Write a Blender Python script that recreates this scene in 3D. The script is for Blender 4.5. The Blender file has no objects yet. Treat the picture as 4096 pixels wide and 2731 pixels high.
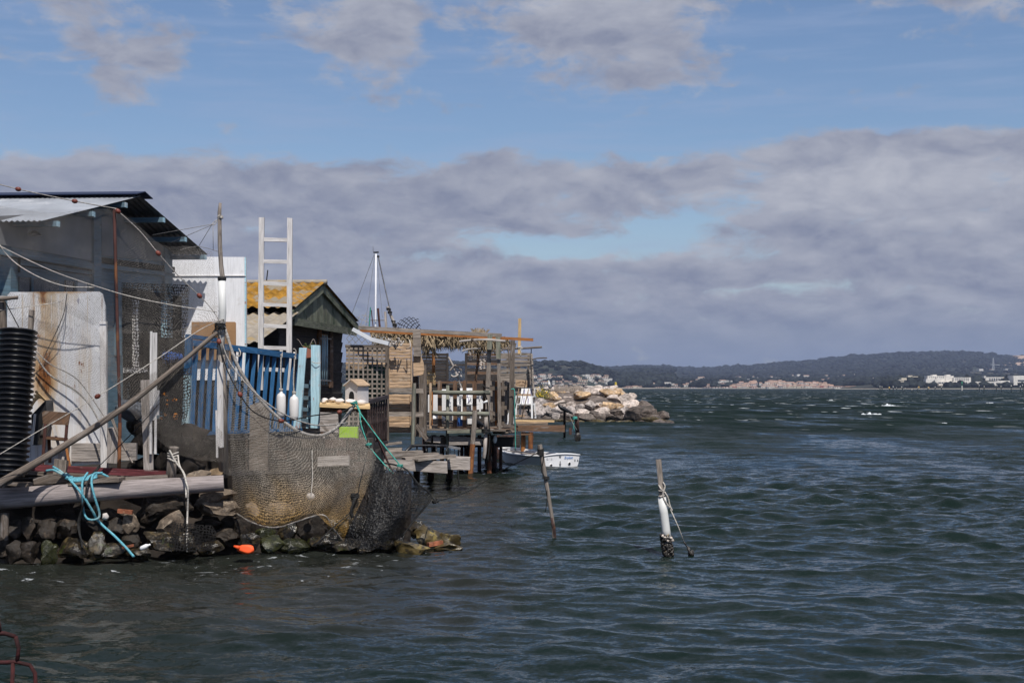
import bpy, math, random
import numpy as np
from mathutils import Vector, Matrix, noise as mnoise
random.seed(7)
SC = bpy.context.scene
COL = SC.collection
R = math.radians
# ---------------------------------------------------------------- camera maths
F = 5689.0; CXP = 2048.0; CYP = 1365.5; HOR = 1548.0; CAMZ = 2.2
PITCH = math.atan((HOR - CYP) / F)
CAM = Vector((0, 0, CAMZ))
def P(px, py, d):
    """world point seen at photo pixel (px,py) standing at distance d (metres along Y)"""
    x = (px - CXP) / F; y = (CYP - py) / F
    v = Vector((x, math.cos(PITCH) - y * math.sin(PITCH), math.sin(PITCH) + y * math.cos(PITCH)))
    return CAM + v * (d / v.y)
def PZ(px, py, z):
    x = (px - CXP) / F; y = (CYP - py) / F
    v = Vector((x, math.cos(PITCH) - y * math.sin(PITCH), math.sin(PITCH) + y * math.cos(PITCH)))
    return CAM + v * ((z - CAMZ) / v.z)
def px2m(px, d): return px * d / F
# ---------------------------------------------------------------- materials
def _sock(nt, v, sock):
    if isinstance(v, bpy.types.NodeSocket): nt.links.new(v, sock)
    elif v is not None:
        try: sock.default_value = v
        except Exception: sock.default_value = (*v, 1.0)
class NT:
    def __init__(s, nt): s.t = nt; nt.nodes.clear()
    def n(s, kind, **props):
        nd = s.t.nodes.new(kind)
        for k, v in props.items(): setattr(nd, k, v)
        return nd
    def math(s, op, a, b=None, c=None, clamp=False):
        nd = s.n('ShaderNodeMath', operation=op, use_clamp=clamp)
        _sock(s.t, a, nd.inputs[0])
        if b is not None: _sock(s.t, b, nd.inputs[1])
        if c is not None: _sock(s.t, c, nd.inputs[2])
        return nd.outputs[0]
    def vmath(s, op, a, b):
        nd = s.n('ShaderNodeVectorMath', operation=op); _sock(s.t, a, nd.inputs[0]); _sock(s.t, b, nd.inputs[1]); return nd.outputs[0]
    def noise(s, vec, scale=5, detail=5, rough=.55, dist=0.0, dims='3D'):
        nd = s.n('ShaderNodeTexNoise', noise_dimensions=dims); nd.inputs['Scale'].default_value = scale; nd.inputs['Detail'].default_value = detail
        nd.inputs['Roughness'].default_value = rough; nd.inputs['Distortion'].default_value = dist
        s.t.links.new(vec, nd.inputs['Vector']); return nd.outputs['Fac']
    def maprange(s, v, a, b, c=0., d=1., smooth=True):
        nd = s.n('ShaderNodeMapRange', interpolation_type='SMOOTHSTEP' if smooth else 'LINEAR')
        _sock(s.t, v, nd.inputs[0])
        for i, x in enumerate((a, b, c, d)): _sock(s.t, x, nd.inputs[1 + i])
        return nd.outputs[0]
    def mix(s, fac, a, b, blend='MIX'):
        nd = s.n('ShaderNodeMix', data_type='RGBA', blend_type=blend)
        _sock(s.t, fac, nd.inputs[0]); _sock(s.t, a, nd.inputs[6]); _sock(s.t, b, nd.inputs[7]); return nd.outputs[2]
    def mapping(s, vec, scale=(1, 1, 1), loc=(0, 0, 0), rot=(0, 0, 0)):
        nd = s.n('ShaderNodeMapping'); s.t.links.new(vec, nd.inputs[0]); nd.inputs['Scale'].default_value = scale
        nd.inputs['Location'].default_value = loc; nd.inputs['Rotation'].default_value = rot; return nd.outputs[0]
def c4(c): return (*c, 1.0) if len(c) == 3 else c
MATS = {}
def M(name, base, rough=.75, spec=.35, metal=0., var=.16, vs=4., stretch=(1, 1, 1), uv=False, stains=(), bump=.25, bs=40., bstretch=None, tone=.12, ior=1.45, cracks=0., trans=0.):
    """one procedural material: base colour broken up by noise, stains with shapes of their own, fine bump"""
    m = bpy.data.materials.new(name); m.use_nodes = True; g = NT(m.node_tree)
    tc = g.n('ShaderNodeTexCoord'); oi = g.n('ShaderNodeObjectInfo')
    vec0 = tc.outputs['UV'] if uv else tc.outputs['Object']
    off = g.n('ShaderNodeVectorMath', operation='MULTIPLY_ADD')
    g.t.links.new(oi.outputs['Random'], off.inputs[0]); off.inputs[1].default_value = (31, 17, 23); g.t.links.new(vec0, off.inputs[2])
    vec = off.outputs[0]
    v1 = g.mapping(vec, stretch)
    n1 = g.noise(v1, vs, 6, .6)
    b = Vector(base)
    col = g.mix(g.maprange(n1, .3, .7), c4(b * (1 - 1.6 * var)), c4(Vector(min(1, x) for x in b * (1 + 1.3 * var))))
    n2 = g.noise(g.mapping(vec, (.23, 1.1, .6)) if uv else vec, .9 if uv else .7, 2, .5)
    col = g.mix(1.0, col, g.mix(g.maprange(n2, .3, .7), (1 - tone,) * 3 + (1,), (1 + tone,) * 3 + (1,)), 'MULTIPLY')
    for st in stains:
        c, sc, lo, hi = st[:4]; strv = st[4] if len(st) > 4 else (1, 1, 1)
        sv = g.mapping(tc.outputs['Object'] if (len(st) > 5 and st[5] == 'obj') else vec, strv, loc=(sc, 2 * sc, 3.3))
        col = g.mix(g.maprange(g.noise(sv, sc, 6, .62), lo, hi), col, c4(c))
    if cracks:
        cv = g.mapping(vec, (1.2, 60, 60) if uv else (1, 1, 1))
        col = g.mix(g.math('MULTIPLY', g.maprange(g.noise(cv, 1.6 if uv else 30, 3, .6), .60, .68), cracks), col, c4(b * .25))
    bs_ = g.n('ShaderNodeBsdfPrincipled'); g.t.links.new(col, bs_.inputs['Base Color'])
    nr = g.maprange(n1, .2, .8, max(.03, rough - .12), min(1, rough + .12), False)
    g.t.links.new(nr, bs_.inputs['Roughness'])
    bs_.inputs['Specular IOR Level'].default_value = spec; bs_.inputs['Metallic'].default_value = metal; bs_.inputs['IOR'].default_value = ior
    if trans: bs_.inputs['Transmission Weight'].default_value = trans
    if bump:
        bp = g.n('ShaderNodeBump'); bp.inputs['Strength'].default_value = min(1, bump); bp.inputs['Distance'].default_value = .012
        bv = g.mapping(vec, bstretch or stretch); g.t.links.new(g.noise(bv, bs, 5, .65), bp.inputs['Height'])
        g.t.links.new(bp.outputs[0], bs_.inputs['Normal'])
    o = g.n('ShaderNodeOutputMaterial'); g.t.links.new(bs_.outputs[0], o.inputs[0])
    MATS[name] = m; return m
def wood(name, base, var=.28, tone=.22, stains=(), rough=.85, cracks=.8, bump=.5):
    return M(name, base, rough=rough, spec=.2, var=var, vs=1.7, stretch=(2.2, 26, 26), uv=True, stains=stains, bump=bump, bs=2., bstretch=(2, 55, 55), tone=tone, cracks=cracks)
def netmat(name, col, cell, width, diamond=True, rough=.9, spec=.2, holes=.12, col2=None, c2r=None, glint=0., warp=2.2):
    """twine mesh: the yarn is opaque, the openings let the view through"""
    m = bpy.data.materials.new(name); m.use_nodes = True; g = NT(m.node_tree)
    tc = g.n('ShaderNodeTexCoord'); uv = tc.outputs['UV']
    nz = g.n('ShaderNodeTexNoise'); nz.inputs['Scale'].default_value = 26. if warp > 1 else 5.; nz.inputs['Detail'].default_value = 4; nz.inputs['Roughness'].default_value = .7; g.t.links.new(uv, nz.inputs['Vector'])
    wv = g.n('ShaderNodeVectorMath', operation='MULTIPLY_ADD'); g.t.links.new(nz.outputs['Color'], wv.inputs[0]); wv.inputs[1].default_value = (cell * warp,) * 3; g.t.links.new(uv, wv.inputs[2])
    mp = g.mapping(wv.outputs[0], (1 / cell, 1 / cell, 1), rot=(0, 0, R(45) if diamond else 0))
    sp = g.n('ShaderNodeSeparateXYZ'); g.t.links.new(mp, sp.inputs[0])
    fold = g.math('ADD', g.math('MULTIPLY', g.noise(uv, 2.2, 4, .6), .25), g.math('MULTIPLY', g.noise(g.mapping(uv, (13., .5, 1)), 1., 5, .65), .75))
    fold = g.math('ADD', fold, g.math('MULTIPLY', g.math('SUBTRACT', g.noise(uv, 55., 2, .6), .5), .35))
    dens = g.maprange(fold, .38, .66, width * (1 - 1.6 * holes), width * (1 + 3.6 * holes), False)
    a = g.math('LESS_THAN', g.math('FRACT', sp.outputs[0]), dens); b = g.math('LESS_THAN', g.math('FRACT', sp.outputs[1]), dens)
    mask = g.math('MAXIMUM', a, b)
    cc = g.mix(g.maprange(g.noise(uv, 1.6, 5, .6), .3, .7), c4(Vector(col) * .6), c4(Vector(col) * 1.25))
    if col2:
        vz = g.n('ShaderNodeSeparateXYZ'); g.t.links.new(tc.outputs['Object'], vz.inputs[0])
        zz = g.math('ADD', vz.outputs[2], g.math('MULTIPLY', g.math('SUBTRACT', g.noise(uv, 1.3, 4, .6), .5), .9))
        cc = g.mix(g.maprange(zz, c2r[0], c2r[1], 1., 0.), cc, c4(col2))
    df = g.n('ShaderNodeBsdfPrincipled'); g.t.links.new(cc, df.inputs['Base Color']); df.inputs['Roughness'].default_value = rough; df.inputs['Specular IOR Level'].default_value = spec
    if glint:
        bp = g.n('ShaderNodeBump'); bp.inputs['Strength'].default_value = 1; bp.inputs['Distance'].default_value = .03
        g.t.links.new(g.noise(uv, 1 / cell * .7, 2, .6), bp.inputs['Height']); g.t.links.new(bp.outputs[0], df.inputs['Normal'])
    tl = g.n('ShaderNodeBsdfTranslucent'); g.t.links.new(cc, tl.inputs[0])
    ms = g.n('ShaderNodeMixShader'); ms.inputs[0].default_value = .25; g.t.links.new(df.outputs[0], ms.inputs[1]); g.t.links.new(tl.outputs[0], ms.inputs[2])
    tr = g.n('ShaderNodeBsdfTransparent'); mx = g.n('ShaderNodeMixShader')
    g.t.links.new(mask, mx.inputs[0]); g.t.links.new(tr.outputs[0], mx.inputs[1]); g.t.links.new(ms.outputs[0], mx.inputs[2])
    o = g.n('ShaderNodeOutputMaterial'); g.t.links.new(mx.outputs[0], o.inputs[0])
    MATS[name] = m; return m
# ---------------------------------------------------------------- mesh builder
ORG = {}
class MB:
    def __init__(s): s.v = []; s.f = []; s.uv = []; s.mi = []; s.k = random.random() * 40; s.m = 0
    def face(s, idx, uvs=None):
        s.f.append(tuple(idx)); s.uv.append(uvs or [(0, 0)] * len(idx)); s.mi.append(s.m)
    def loft(s, rings, L=None, caps=True, closed=True, vs=None):
        """rings: list of equal-length point lists"""
        s.k += 7.13; b = len(s.v); n = len(rings[0])
        for r in rings: s.v.extend(Vector(p) for p in r)
        if L is None:
            L = [0]
            for i in range(1, len(rings)): L.append(L[-1] + (Vector(rings[i][0]) - Vector(rings[i - 1][0])).length)
        if vs is None:
            vs = [0]
            for j in range(n): vs.append(vs[-1] + (Vector(rings[0][(j + 1) % n]) - Vector(rings[0][j])).length)
        m = n if closed else n - 1
        for i in range(len(rings) - 1):
            for j in range(m):
                a = b + i * n + j; c = b + i * n + (j + 1) % n
                s.face((a, c, c + n, a + n), [(L[i] + s.k, vs[j] + s.k), (L[i] + s.k, vs[j + 1] + s.k), (L[i + 1] + s.k, vs[j + 1] + s.k), (L[i + 1] + s.k, vs[j] + s.k)])
        if caps and closed:
            for i, rv in ((0, True), (len(rings) - 1, False)):
                idx = [b + i * n + j for j in range(n)]
                q = [(.02 * Vector(rings[i][j])[0] + s.k, Vector(rings[i][j])[2] + s.k) for j in range(n)]
                if rv: idx.reverse(); q.reverse()
                s.face(idx, q)
        return s
    def bar(s, p0, p1, w, t, seg=1, wob=0., taper=1., side=None, bend=0.):
        """board from p0 to p1; w across the view, t through it"""
        p0 = Vector(p0); p1 = Vector(p1); ax = p1 - p0; L = ax.length; ax.normalize()
        if side is None:
            side = ax.cross(Vector((0, 1, 0)))
            if side.length < .35: side = ax.cross(Vector((0, 0, 1)))
        side = Vector(side); side = (side - ax * side.dot(ax)).normalized(); dp = ax.cross(side).normalized()
        rings = []; Ls = []
        for i in range(seg + 1):
            q = i / seg; c = p0 + ax * L * q + side * (bend * math.sin(math.pi * q)); k = 1 + (taper - 1) * q; r = []
            for a, b_ in ((-1, -1), (1, -1), (1, 1), (-1, 1)):
                r.append(c + side * (a * w / 2 * k + random.uniform(-wob, wob)) + dp * (b_ * t / 2 * k + random.uniform(-wob, wob)) + ax * (random.uniform(-wob, wob) * 1.5 if i in (0, seg) else 0))
            rings.append(r); Ls.append(L * q)
        s.loft(rings, Ls); return s
    def tube(s, pts, r, n=8, caps=True, wob=0., flat=1.):
        pts = [Vector(p) for p in pts]; N = len(pts)
        rs = r if isinstance(r, (list, tuple)) else [r] * N
        t = (pts[1] - pts[0]).normalized(); up = Vector((0, 0, 1)) if abs(t.z) < .9 else Vector((1, 0, 0))
        u = t.cross(up).normalized(); rings = []; Ls = [0]
        for i in range(N):
            tt = (pts[min(i + 1, N - 1)] - pts[max(i - 1, 0)]).normalized()
            u = (u - tt * u.dot(tt)).normalized(); w = tt.cross(u)
            rr = rs[i]
            rings.append([pts[i] + (u * math.cos(2 * math.pi * j / n) + w * math.sin(2 * math.pi * j / n) * flat) * (rr * (1 + random.uniform(-wob, wob))) for j in range(n)])
            if i: Ls.append(Ls[-1] + (pts[i] - pts[i - 1]).length)
        s.loft(rings, Ls, caps); return s
    def box(s, c, size, rz=0., wob=0.):
        c = Vector(c); sx, sy, sz = (x / 2 for x in size); rot = Matrix.Rotation(rz, 3, 'Z')
        pts = [[c + rot @ Vector((a * sx, b * sy, z * sz)) + Vector([random.uniform(-wob, wob) for _ in range(3)]) for a, b in ((-1, -1), (1, -1), (1, 1), (-1, 1))] for z in (-1, 1)]
        s.k += 3.7; b0 = len(s.v); s.v += pts[0] + pts[1]
        for q in ((0, 1, 5, 4), (1, 2, 6, 5), (2, 3, 7, 6), (3, 0, 4, 7), (3, 2, 1, 0), (4, 5, 6, 7)):
            a, b_, c_, d_ = (s.v[b0 + i] for i in q); w = (b_ - a).length; h = (d_ - a).length; k = s.k
            uv = [(k, k), (k + w, k), (k + w, k + h), (k, k + h)] if w >= h else [(k, k), (k, k + w), (k + h, k + w), (k + h, k)]
            s.face([b0 + i for i in q], uv)
        return s
    def prism(s, poly, thick):
        """poly: world points in order, pushed back by the vector thick"""
        th = Vector(thick) if not isinstance(thick, (int, float)) else Vector((0, thick, 0))
        pa = [Vector(p) for p in poly]; n = len(pa); b = len(s.v); s.k += 5.3; k = s.k
        s.v += pa + [p + th for p in pa]; U = (pa[1] - pa[0]).normalized(); nn = Vector((0, 0, 0))
        for i in range(n): nn += pa[i].cross(pa[(i + 1) % n])
        W = nn.normalized().cross(U)
        q = [((p - pa[0]).dot(U) + k, (p - pa[0]).dot(W) + k) for p in pa]
        s.face(range(b, b + n), q); s.face(list(range(b + 2 * n - 1, b + n - 1, -1)), q[::-1])
        for i in range(n):
            j = (i + 1) % n; l = (pa[j] - pa[i]).length
            s.face((b + i, b + n + i, b + n + j, b + j), [(k, k), (k, k + th.length), (k + l, k + th.length), (k + l, k)])
        return s
    def grid(s, rows, closed=False):
        """rows of points -> surface with metre uv"""
        b = len(s.v); n = len(rows[0])
        rows = [[Vector(p) for p in r] for r in rows]
        for r in rows: s.v += r
        U = [[0.] for _ in rows]; V = [[0.] * n]
        for i, r in enumerate(rows):
            for j in range(1, n): U[i].append(U[i][-1] + (r[j] - r[j - 1]).length)
        for i in range(1, len(rows)): V.append([V[-1][j] + (rows[i][j] - rows[i - 1][j]).length for j in range(n)])
        for i in range(len(rows) - 1):
            for j in range(n - 1):
                a = b + i * n + j; ij = ((i, j), (i, j + 1), (i + 1, j + 1), (i + 1, j))
                s.face((a, a + 1, a + n + 1, a + n), [(U[p][q], V[p][q]) for p, q in ij])
        return s
    def lathe(s, prof, c, axis=(0, 0, 1), n=12, wob=0.):
        c = Vector(c); ax = Vector(axis).normalized(); u = ax.orthogonal().normalized(); w = ax.cross(u)
        rings = [[c + ax * z + (u * math.cos(2 * math.pi * j / n) + w * math.sin(2 * math.pi * j / n)) * max(r, 1e-4) for j in range(n)] for r, z in prof]
        s.loft(rings); return s
    def blob(s, c, rad, seed=0, sub=3, cuts=9, rough=.10, rz=0., ico=None):
        vs, fs = ICO[sub]; rnd = random.Random(seed); b = len(s.v); c = Vector(c); rot = Matrix.Rotation(rz, 3, 'Z')
        pl = []
        for _ in range(cuts):
            d = Vector((rnd.gauss(0, 1), rnd.gauss(0, 1), rnd.gauss(0, 1))).normalized(); pl.append((d, rnd.uniform(.50, .84)))
        so = Vector((seed * 1.7 % 91, seed * 3.1 % 83, seed * .9 % 77)); rad = Vector(rad)
        for v in vs:
            p = v.copy()
            for d, o in pl:
                e = p.dot(d) - o
                if e > 0: p -= d * e * .97
            if rough:
                p *= 1 + rough * mnoise.fractal(p * 1.6 + so, .9, 2.1, 5)
            s.v.append(c + rot @ Vector((p.x * rad.x, p.y * rad.y, p.z * rad.z)))
        for f in fs: s.face([b + i for i in f], [(vs[i].x * rad.x + vs[i].y, vs[i].z * rad.z) for i in f])
        return s
    def build(s, name, mat, parent=None, smooth=False, loc=None, angle=None):
        if parent is not None: org = ORG[parent.name]
        elif loc is not None: org = Vector(loc)
        else:
            a = np.array([tuple(v) for v in s.v]); lo = a.min(0); hi = a.max(0); org = Vector(((lo[0] + hi[0]) / 2, (lo[1] + hi[1]) / 2, lo[2]))
        me = bpy.data.meshes.new(name)
        me.from_pydata([tuple(v - org) for v in s.v], [], s.f)
        uvl = me.uv_layers.new(name='UVMap'); flat = [x for q in s.uv for p in q for x in p]
        uvl.data.foreach_set('uv', flat)
        mats = mat if isinstance(mat, (list, tuple)) else [mat]
        for mm in mats: me.materials.append(MATS[mm] if isinstance(mm, str) else mm)
        if len(mats) > 1: me.polygons.foreach_set('material_index', s.mi)
        if smooth: me.polygons.foreach_set('use_smooth', [True] * len(me.polygons))
        me.update()
        if angle is not None:
            try: me.set_sharp_from_angle(angle=R(angle))
            except Exception: pass
        o = bpy.data.objects.new(name, me); COL.objects.link(o); ORG[o.name] = org
        if parent is not None: o.parent = parent
        else: o.location = org
        return o
def _ico(sub):
    import bmesh
    bm = bmesh.new(); bmesh.ops.create_icosphere(bm, subdivisions=sub, radius=1.0)
    r = ([v.co.copy() for v in bm.verts], [[v.index for v in f.verts] for f in bm.faces]); bm.free(); return r
ICO = {k: _ico(k) for k in (1, 2, 3, 4)}
def tag(o, label=None, cat=None, group=None, kind=None):
    if label: o['label'] = label
    if cat: o['category'] = cat
    if group: o['group'] = group
    if kind: o['kind'] = kind
    return o
def E(name, label, cat, loc, group=None):
    o = bpy.data.objects.new(name, None); o.empty_display_size = .2; COL.objects.link(o); o.location = loc; ORG[o.name] = Vector(loc)
    return tag(o, label, cat, group)
def T(mb, name, mat, label, cat, group=None, smooth=False, angle=None, loc=None):
    return tag(mb.build(name, mat, None, smooth, loc, angle), label, cat, group)
def S(mb, name, mat, smooth=False): return tag(mb.build(name, mat, None, smooth), kind='structure')
def copytree(o, parent=None):
    c = o.copy(); COL.objects.link(c)
    if parent is not None: c.parent = parent
    for ch in list(o.children): copytree(ch, c)
    return c
def crom(pts, n):
    """Catmull-Rom through pts, n samples per span"""
    pts = [Vector(p) for p in pts]; q = [pts[0] * 2 - pts[1]] + pts + [pts[-1] * 2 - pts[-2]]; out = []
    for i in range(1, len(q) - 2):
        for k in range(n):
            t = k / n; a, b, c, d = q[i - 1], q[i], q[i + 1], q[i + 2]
            out.append(.5 * ((2 * b) + (c - a) * t + (2 * a - 5 * b + 4 * c - d) * t * t + (3 * b - a - 3 * c + d) * t ** 3))
    out.append(pts[-1]); return out
def rope(px_pts, r, n=6, k=5, twist=0): # px_pts: (px,py,d)
    return MB().tube(crom([P(*p) for p in px_pts], k), r, n)
def sheet(rows, nu=6, nv=6, ripple=0., seed=0, freq=2.5):
    """rows of (px,py,d) control points -> smooth draped surface"""
    rr = [crom([P(*p) for p in r], nu) for r in rows]
    cols = [crom([r[j] for r in rr], nv) for j in range(len(rr[0]))]
    g = [[cols[j][i].copy() for j in range(len(cols))] for i in range(len(cols[0]))]
    if ripple:
        so = Vector((seed, seed * 2.3, 0))
        for r in g:
            for p in r: p.y += ripple * mnoise.fractal(Vector((p.x * freq, 0, p.z * freq * .6)) + so, 1., 2., 3)
    return g
# ---------------------------------------------------------------- camera, sun, sky
cam = bpy.data.cameras.new('camera'); co = bpy.data.objects.new('camera', cam); COL.objects.link(co)
cam.sensor_width = 36.; cam.lens = F / 4096 * 36; cam.clip_start = .1; cam.clip_end = 30000
co.location = CAM; co.rotation_euler = (R(90) + PITCH, 0, 0); SC.camera = co
SUN = Vector((.28, -1.0, 1.5)).normalized()
sl = bpy.data.lights.new('sun', 'SUN'); sl.energy = 4.6; sl.angle = R(.53); sl.color = (1, .955, .89)
so = bpy.data.objects.new('sun', sl); COL.objects.link(so); so.rotation_euler = SUN.to_track_quat('Z', 'Y').to_euler()
SC.view_settings.view_transform = 'Standard'; SC.view_settings.look = 'None'; SC.view_settings.exposure = 0; SC.view_settings.gamma = 1
cy = SC.cycles; cy.max_bounces = 7; cy.diffuse_bounces = 3; cy.glossy_bounces = 3; cy.transmission_bounces = 3; cy.transparent_max_bounces = 28; cy.volume_bounces = 0
cy.use_denoising = True; cy.caustics_reflective = False; cy.caustics_refractive = False; cy.use_adaptive_sampling = True; cy.adaptive_threshold = .012
cy.sample_clamp_indirect = 6; cy.sample_clamp_direct = 0
try: cy.denoiser = 'OPENIMAGEDENOISE'; cy.denoising_prefilter = 'ACCURATE'
except Exception: pass
W = bpy.data.worlds.new('World'); SC.world = W; W.use_nodes = True; g = NT(W.node_tree)
sky = g.n('ShaderNodeTexSky', sky_type='NISHITA', sun_disc=False, sun_elevation=math.asin(SUN.z), sun_rotation=math.atan2(SUN.x, SUN.y))
sky.air_density = 1.15; sky.dust_density = .35; sky.ozone_density = 3.2; sky.altitude = 0
tc = g.n('ShaderNodeTexCoord'); sp = g.n('ShaderNodeSeparateXYZ'); g.t.links.new(tc.outputs['Generated'], sp.inputs[0])
az = g.math('MULTIPLY', g.math('ARCTAN2', sp.outputs[0], sp.outputs[1]), 57.2958); el = g.math('MULTIPLY', g.math('ARCSINE', sp.outputs[2]), 57.2958)
def AE(px, py): return (px - CXP) / 99.3, (HOR - py) / 99.3
cv = g.n('ShaderNodeCombineXYZ'); g.t.links.new(az, cv.inputs[0]); g.t.links.new(g.math('MULTIPLY', el, 1.9), cv.inputs[1])
cvec = cv.outputs[0]
warp = g.n('ShaderNodeTexNoise'); warp.inputs['Scale'].default_value = .22; warp.inputs['Detail'].default_value = 4; g.t.links.new(cvec, warp.inputs[0])
wv = g.n('ShaderNodeVectorMath', operation='MULTIPLY_ADD'); g.t.links.new(warp.outputs['Color'], wv.inputs[0]); wv.inputs[1].default_value = (2.6, 2.2, 0); g.t.links.new(cvec, wv.inputs[2])
wvec = wv.outputs[0]
sw = g.n('ShaderNodeSeparateXYZ'); g.t.links.new(warp.outputs['Color'], sw.inputs[0])
azw = g.math('ADD', az, g.math('MULTIPLY', g.math('SUBTRACT', sw.outputs[0], .5), 3.0)); elw = g.math('ADD', el, g.math('MULTIPLY', g.math('SUBTRACT', sw.outputs[1], .5), 1.5))
def blobn(px, py, sx, sy, w):
    a, e = AE(px, py)
    u = g.math('DIVIDE', g.math('SUBTRACT', azw, a), sx / 99.3); v = g.math('DIVIDE', g.math('SUBTRACT', elw, e), sy / 99.3)
    q = g.math('ADD', g.math('MULTIPLY', u, u), g.math('MULTIPLY', v, v))
    return g.math('MULTIPLY', g.math('EXPONENT', g.math('MULTIPLY', q, -1.)), w)
cov = None
for b in ((330, 20, 240, 170, 1.0), (560, 270, 330, 110, .85), (520, 400, 110, 90, .6), (10, 330, 70, 90, .5), (1480, 60, 280, 160, .95), (1480, 230, 210, 130, .75), (2480, 130, 420, 190, 1.15), (2560, 330, 330, 80, .55),
          (2080, 130, 200, 160, .45), (3840, 60, 260, 130, 1.0), (1150, 90, 130, 90, .38), (3250, 600, 330, 75, .55), (1650, 420, 300, 50, .22)):
    x = blobn(*b); cov = x if cov is None else g.math('ADD', cov, x)
# the long bank: its upper edge climbs to the right
ex = g.maprange(azw, 5., 12., AE(0, 640)[1], AE(0, 565)[1])
band = g.maprange(g.math('SUBTRACT', ex, elw), -.55, .75)
gap = g.math('ADD', blobn(2330, 975, 480, 50, 1.0), g.math('ADD', blobn(2720, 880, 300, 75, 1.0), g.math('ADD', blobn(2950, 650, 170, 60, .55), g.math('ADD', blobn(3080, 1160, 330, 22, .5), blobn(2300, 1010, 700, 45, .35)))))
cov = g.math('SUBTRACT', g.math('ADD', cov, g.math('MULTIPLY', band, 1.12)), gap)
cov = g.math('ADD', cov, g.math('MULTIPLY', g.maprange(el, 16.5, 30.), .75))
fb = g.noise(wvec, .42, 10, .62); fb2 = g.noise(g.mapping(wvec, (.85, 1.0, 1), (7, 3, 1)), .9, 8, .56)
dn = g.math('ADD', g.math('ADD', cov, g.math('MULTIPLY', g.math('SUBTRACT', fb, .5), 2.3)), g.math('MULTIPLY', g.math('SUBTRACT', fb2, .5), .95))
alpha = g.maprange(dn, .20, .90)
# light on the clouds: denoted by the density seen a little higher up (towards the sun)
fbs = g.noise(g.mapping(wvec, (.9, 1.0, 1)), .40, 7, .54); fbu = g.noise(g.mapping(wvec, (.9, 1.0, 1), (.3, 1.0, 0)), .40, 7, .54)
lit = g.math('ADD', g.math('SUBTRACT', fbs, fbu), g.math('MULTIPLY', g.math('SUBTRACT', fb2, .5), .75))
brt = g.math('ADD', g.math('ADD', blobn(3300, 740, 420, 120, .80), blobn(2480, 50, 330, 90, .50)), g.math('ADD', blobn(150, 660, 420, 80, .30), g.math('ADD', g.math('ADD', blobn(3850, 820, 330, 130, .55), g.math('ADD', blobn(1480, 50, 260, 90, .45), blobn(2550, 1030, 420, 40, .45))), blobn(2200, 740, 260, 40, .4))))
lit = g.math('ADD', lit, g.maprange(dn, .25, 1.7, .20, -.16, False))
lf = g.maprange(g.math('ADD', lit, g.math('MULTIPLY', brt, .62)), -.28, .85, 0, 1, False)
cd = g.mix(lf, (.228, .258, .362, 1), (.545, .560, .620, 1))
low = g.maprange(el, 0., 4.2); cd = g.mix(low, (.215, .268, .392, 1), cd)
alpha = g.math('MAXIMUM', alpha, g.math('MULTIPLY', g.maprange(el, -2., 3.6, 1., 0.), .92))
cirr = g.math('MULTIPLY', g.maprange(g.noise(g.mapping(cvec, (.16, .9, 1), rot=(0, 0, R(-14))), .8, 6, .6), .42, .75), .38)
skyc = g.mix(1.0, sky.outputs[0], (.79, .82, .93, 1), 'MULTIPLY')
skyc = g.mix(cirr, skyc, (3.3, 4.1, 6.0, 1))
full = g.mix(alpha, skyc, g.vmath('MULTIPLY', cd, (10, 10, 10)))
bg = g.n('ShaderNodeBackground'); bg.inputs[1].default_value = .1; g.t.links.new(full, bg.inputs[0])
o = g.n('ShaderNodeOutputWorld'); g.t.links.new(bg.outputs[0], o.inputs[0])
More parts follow.
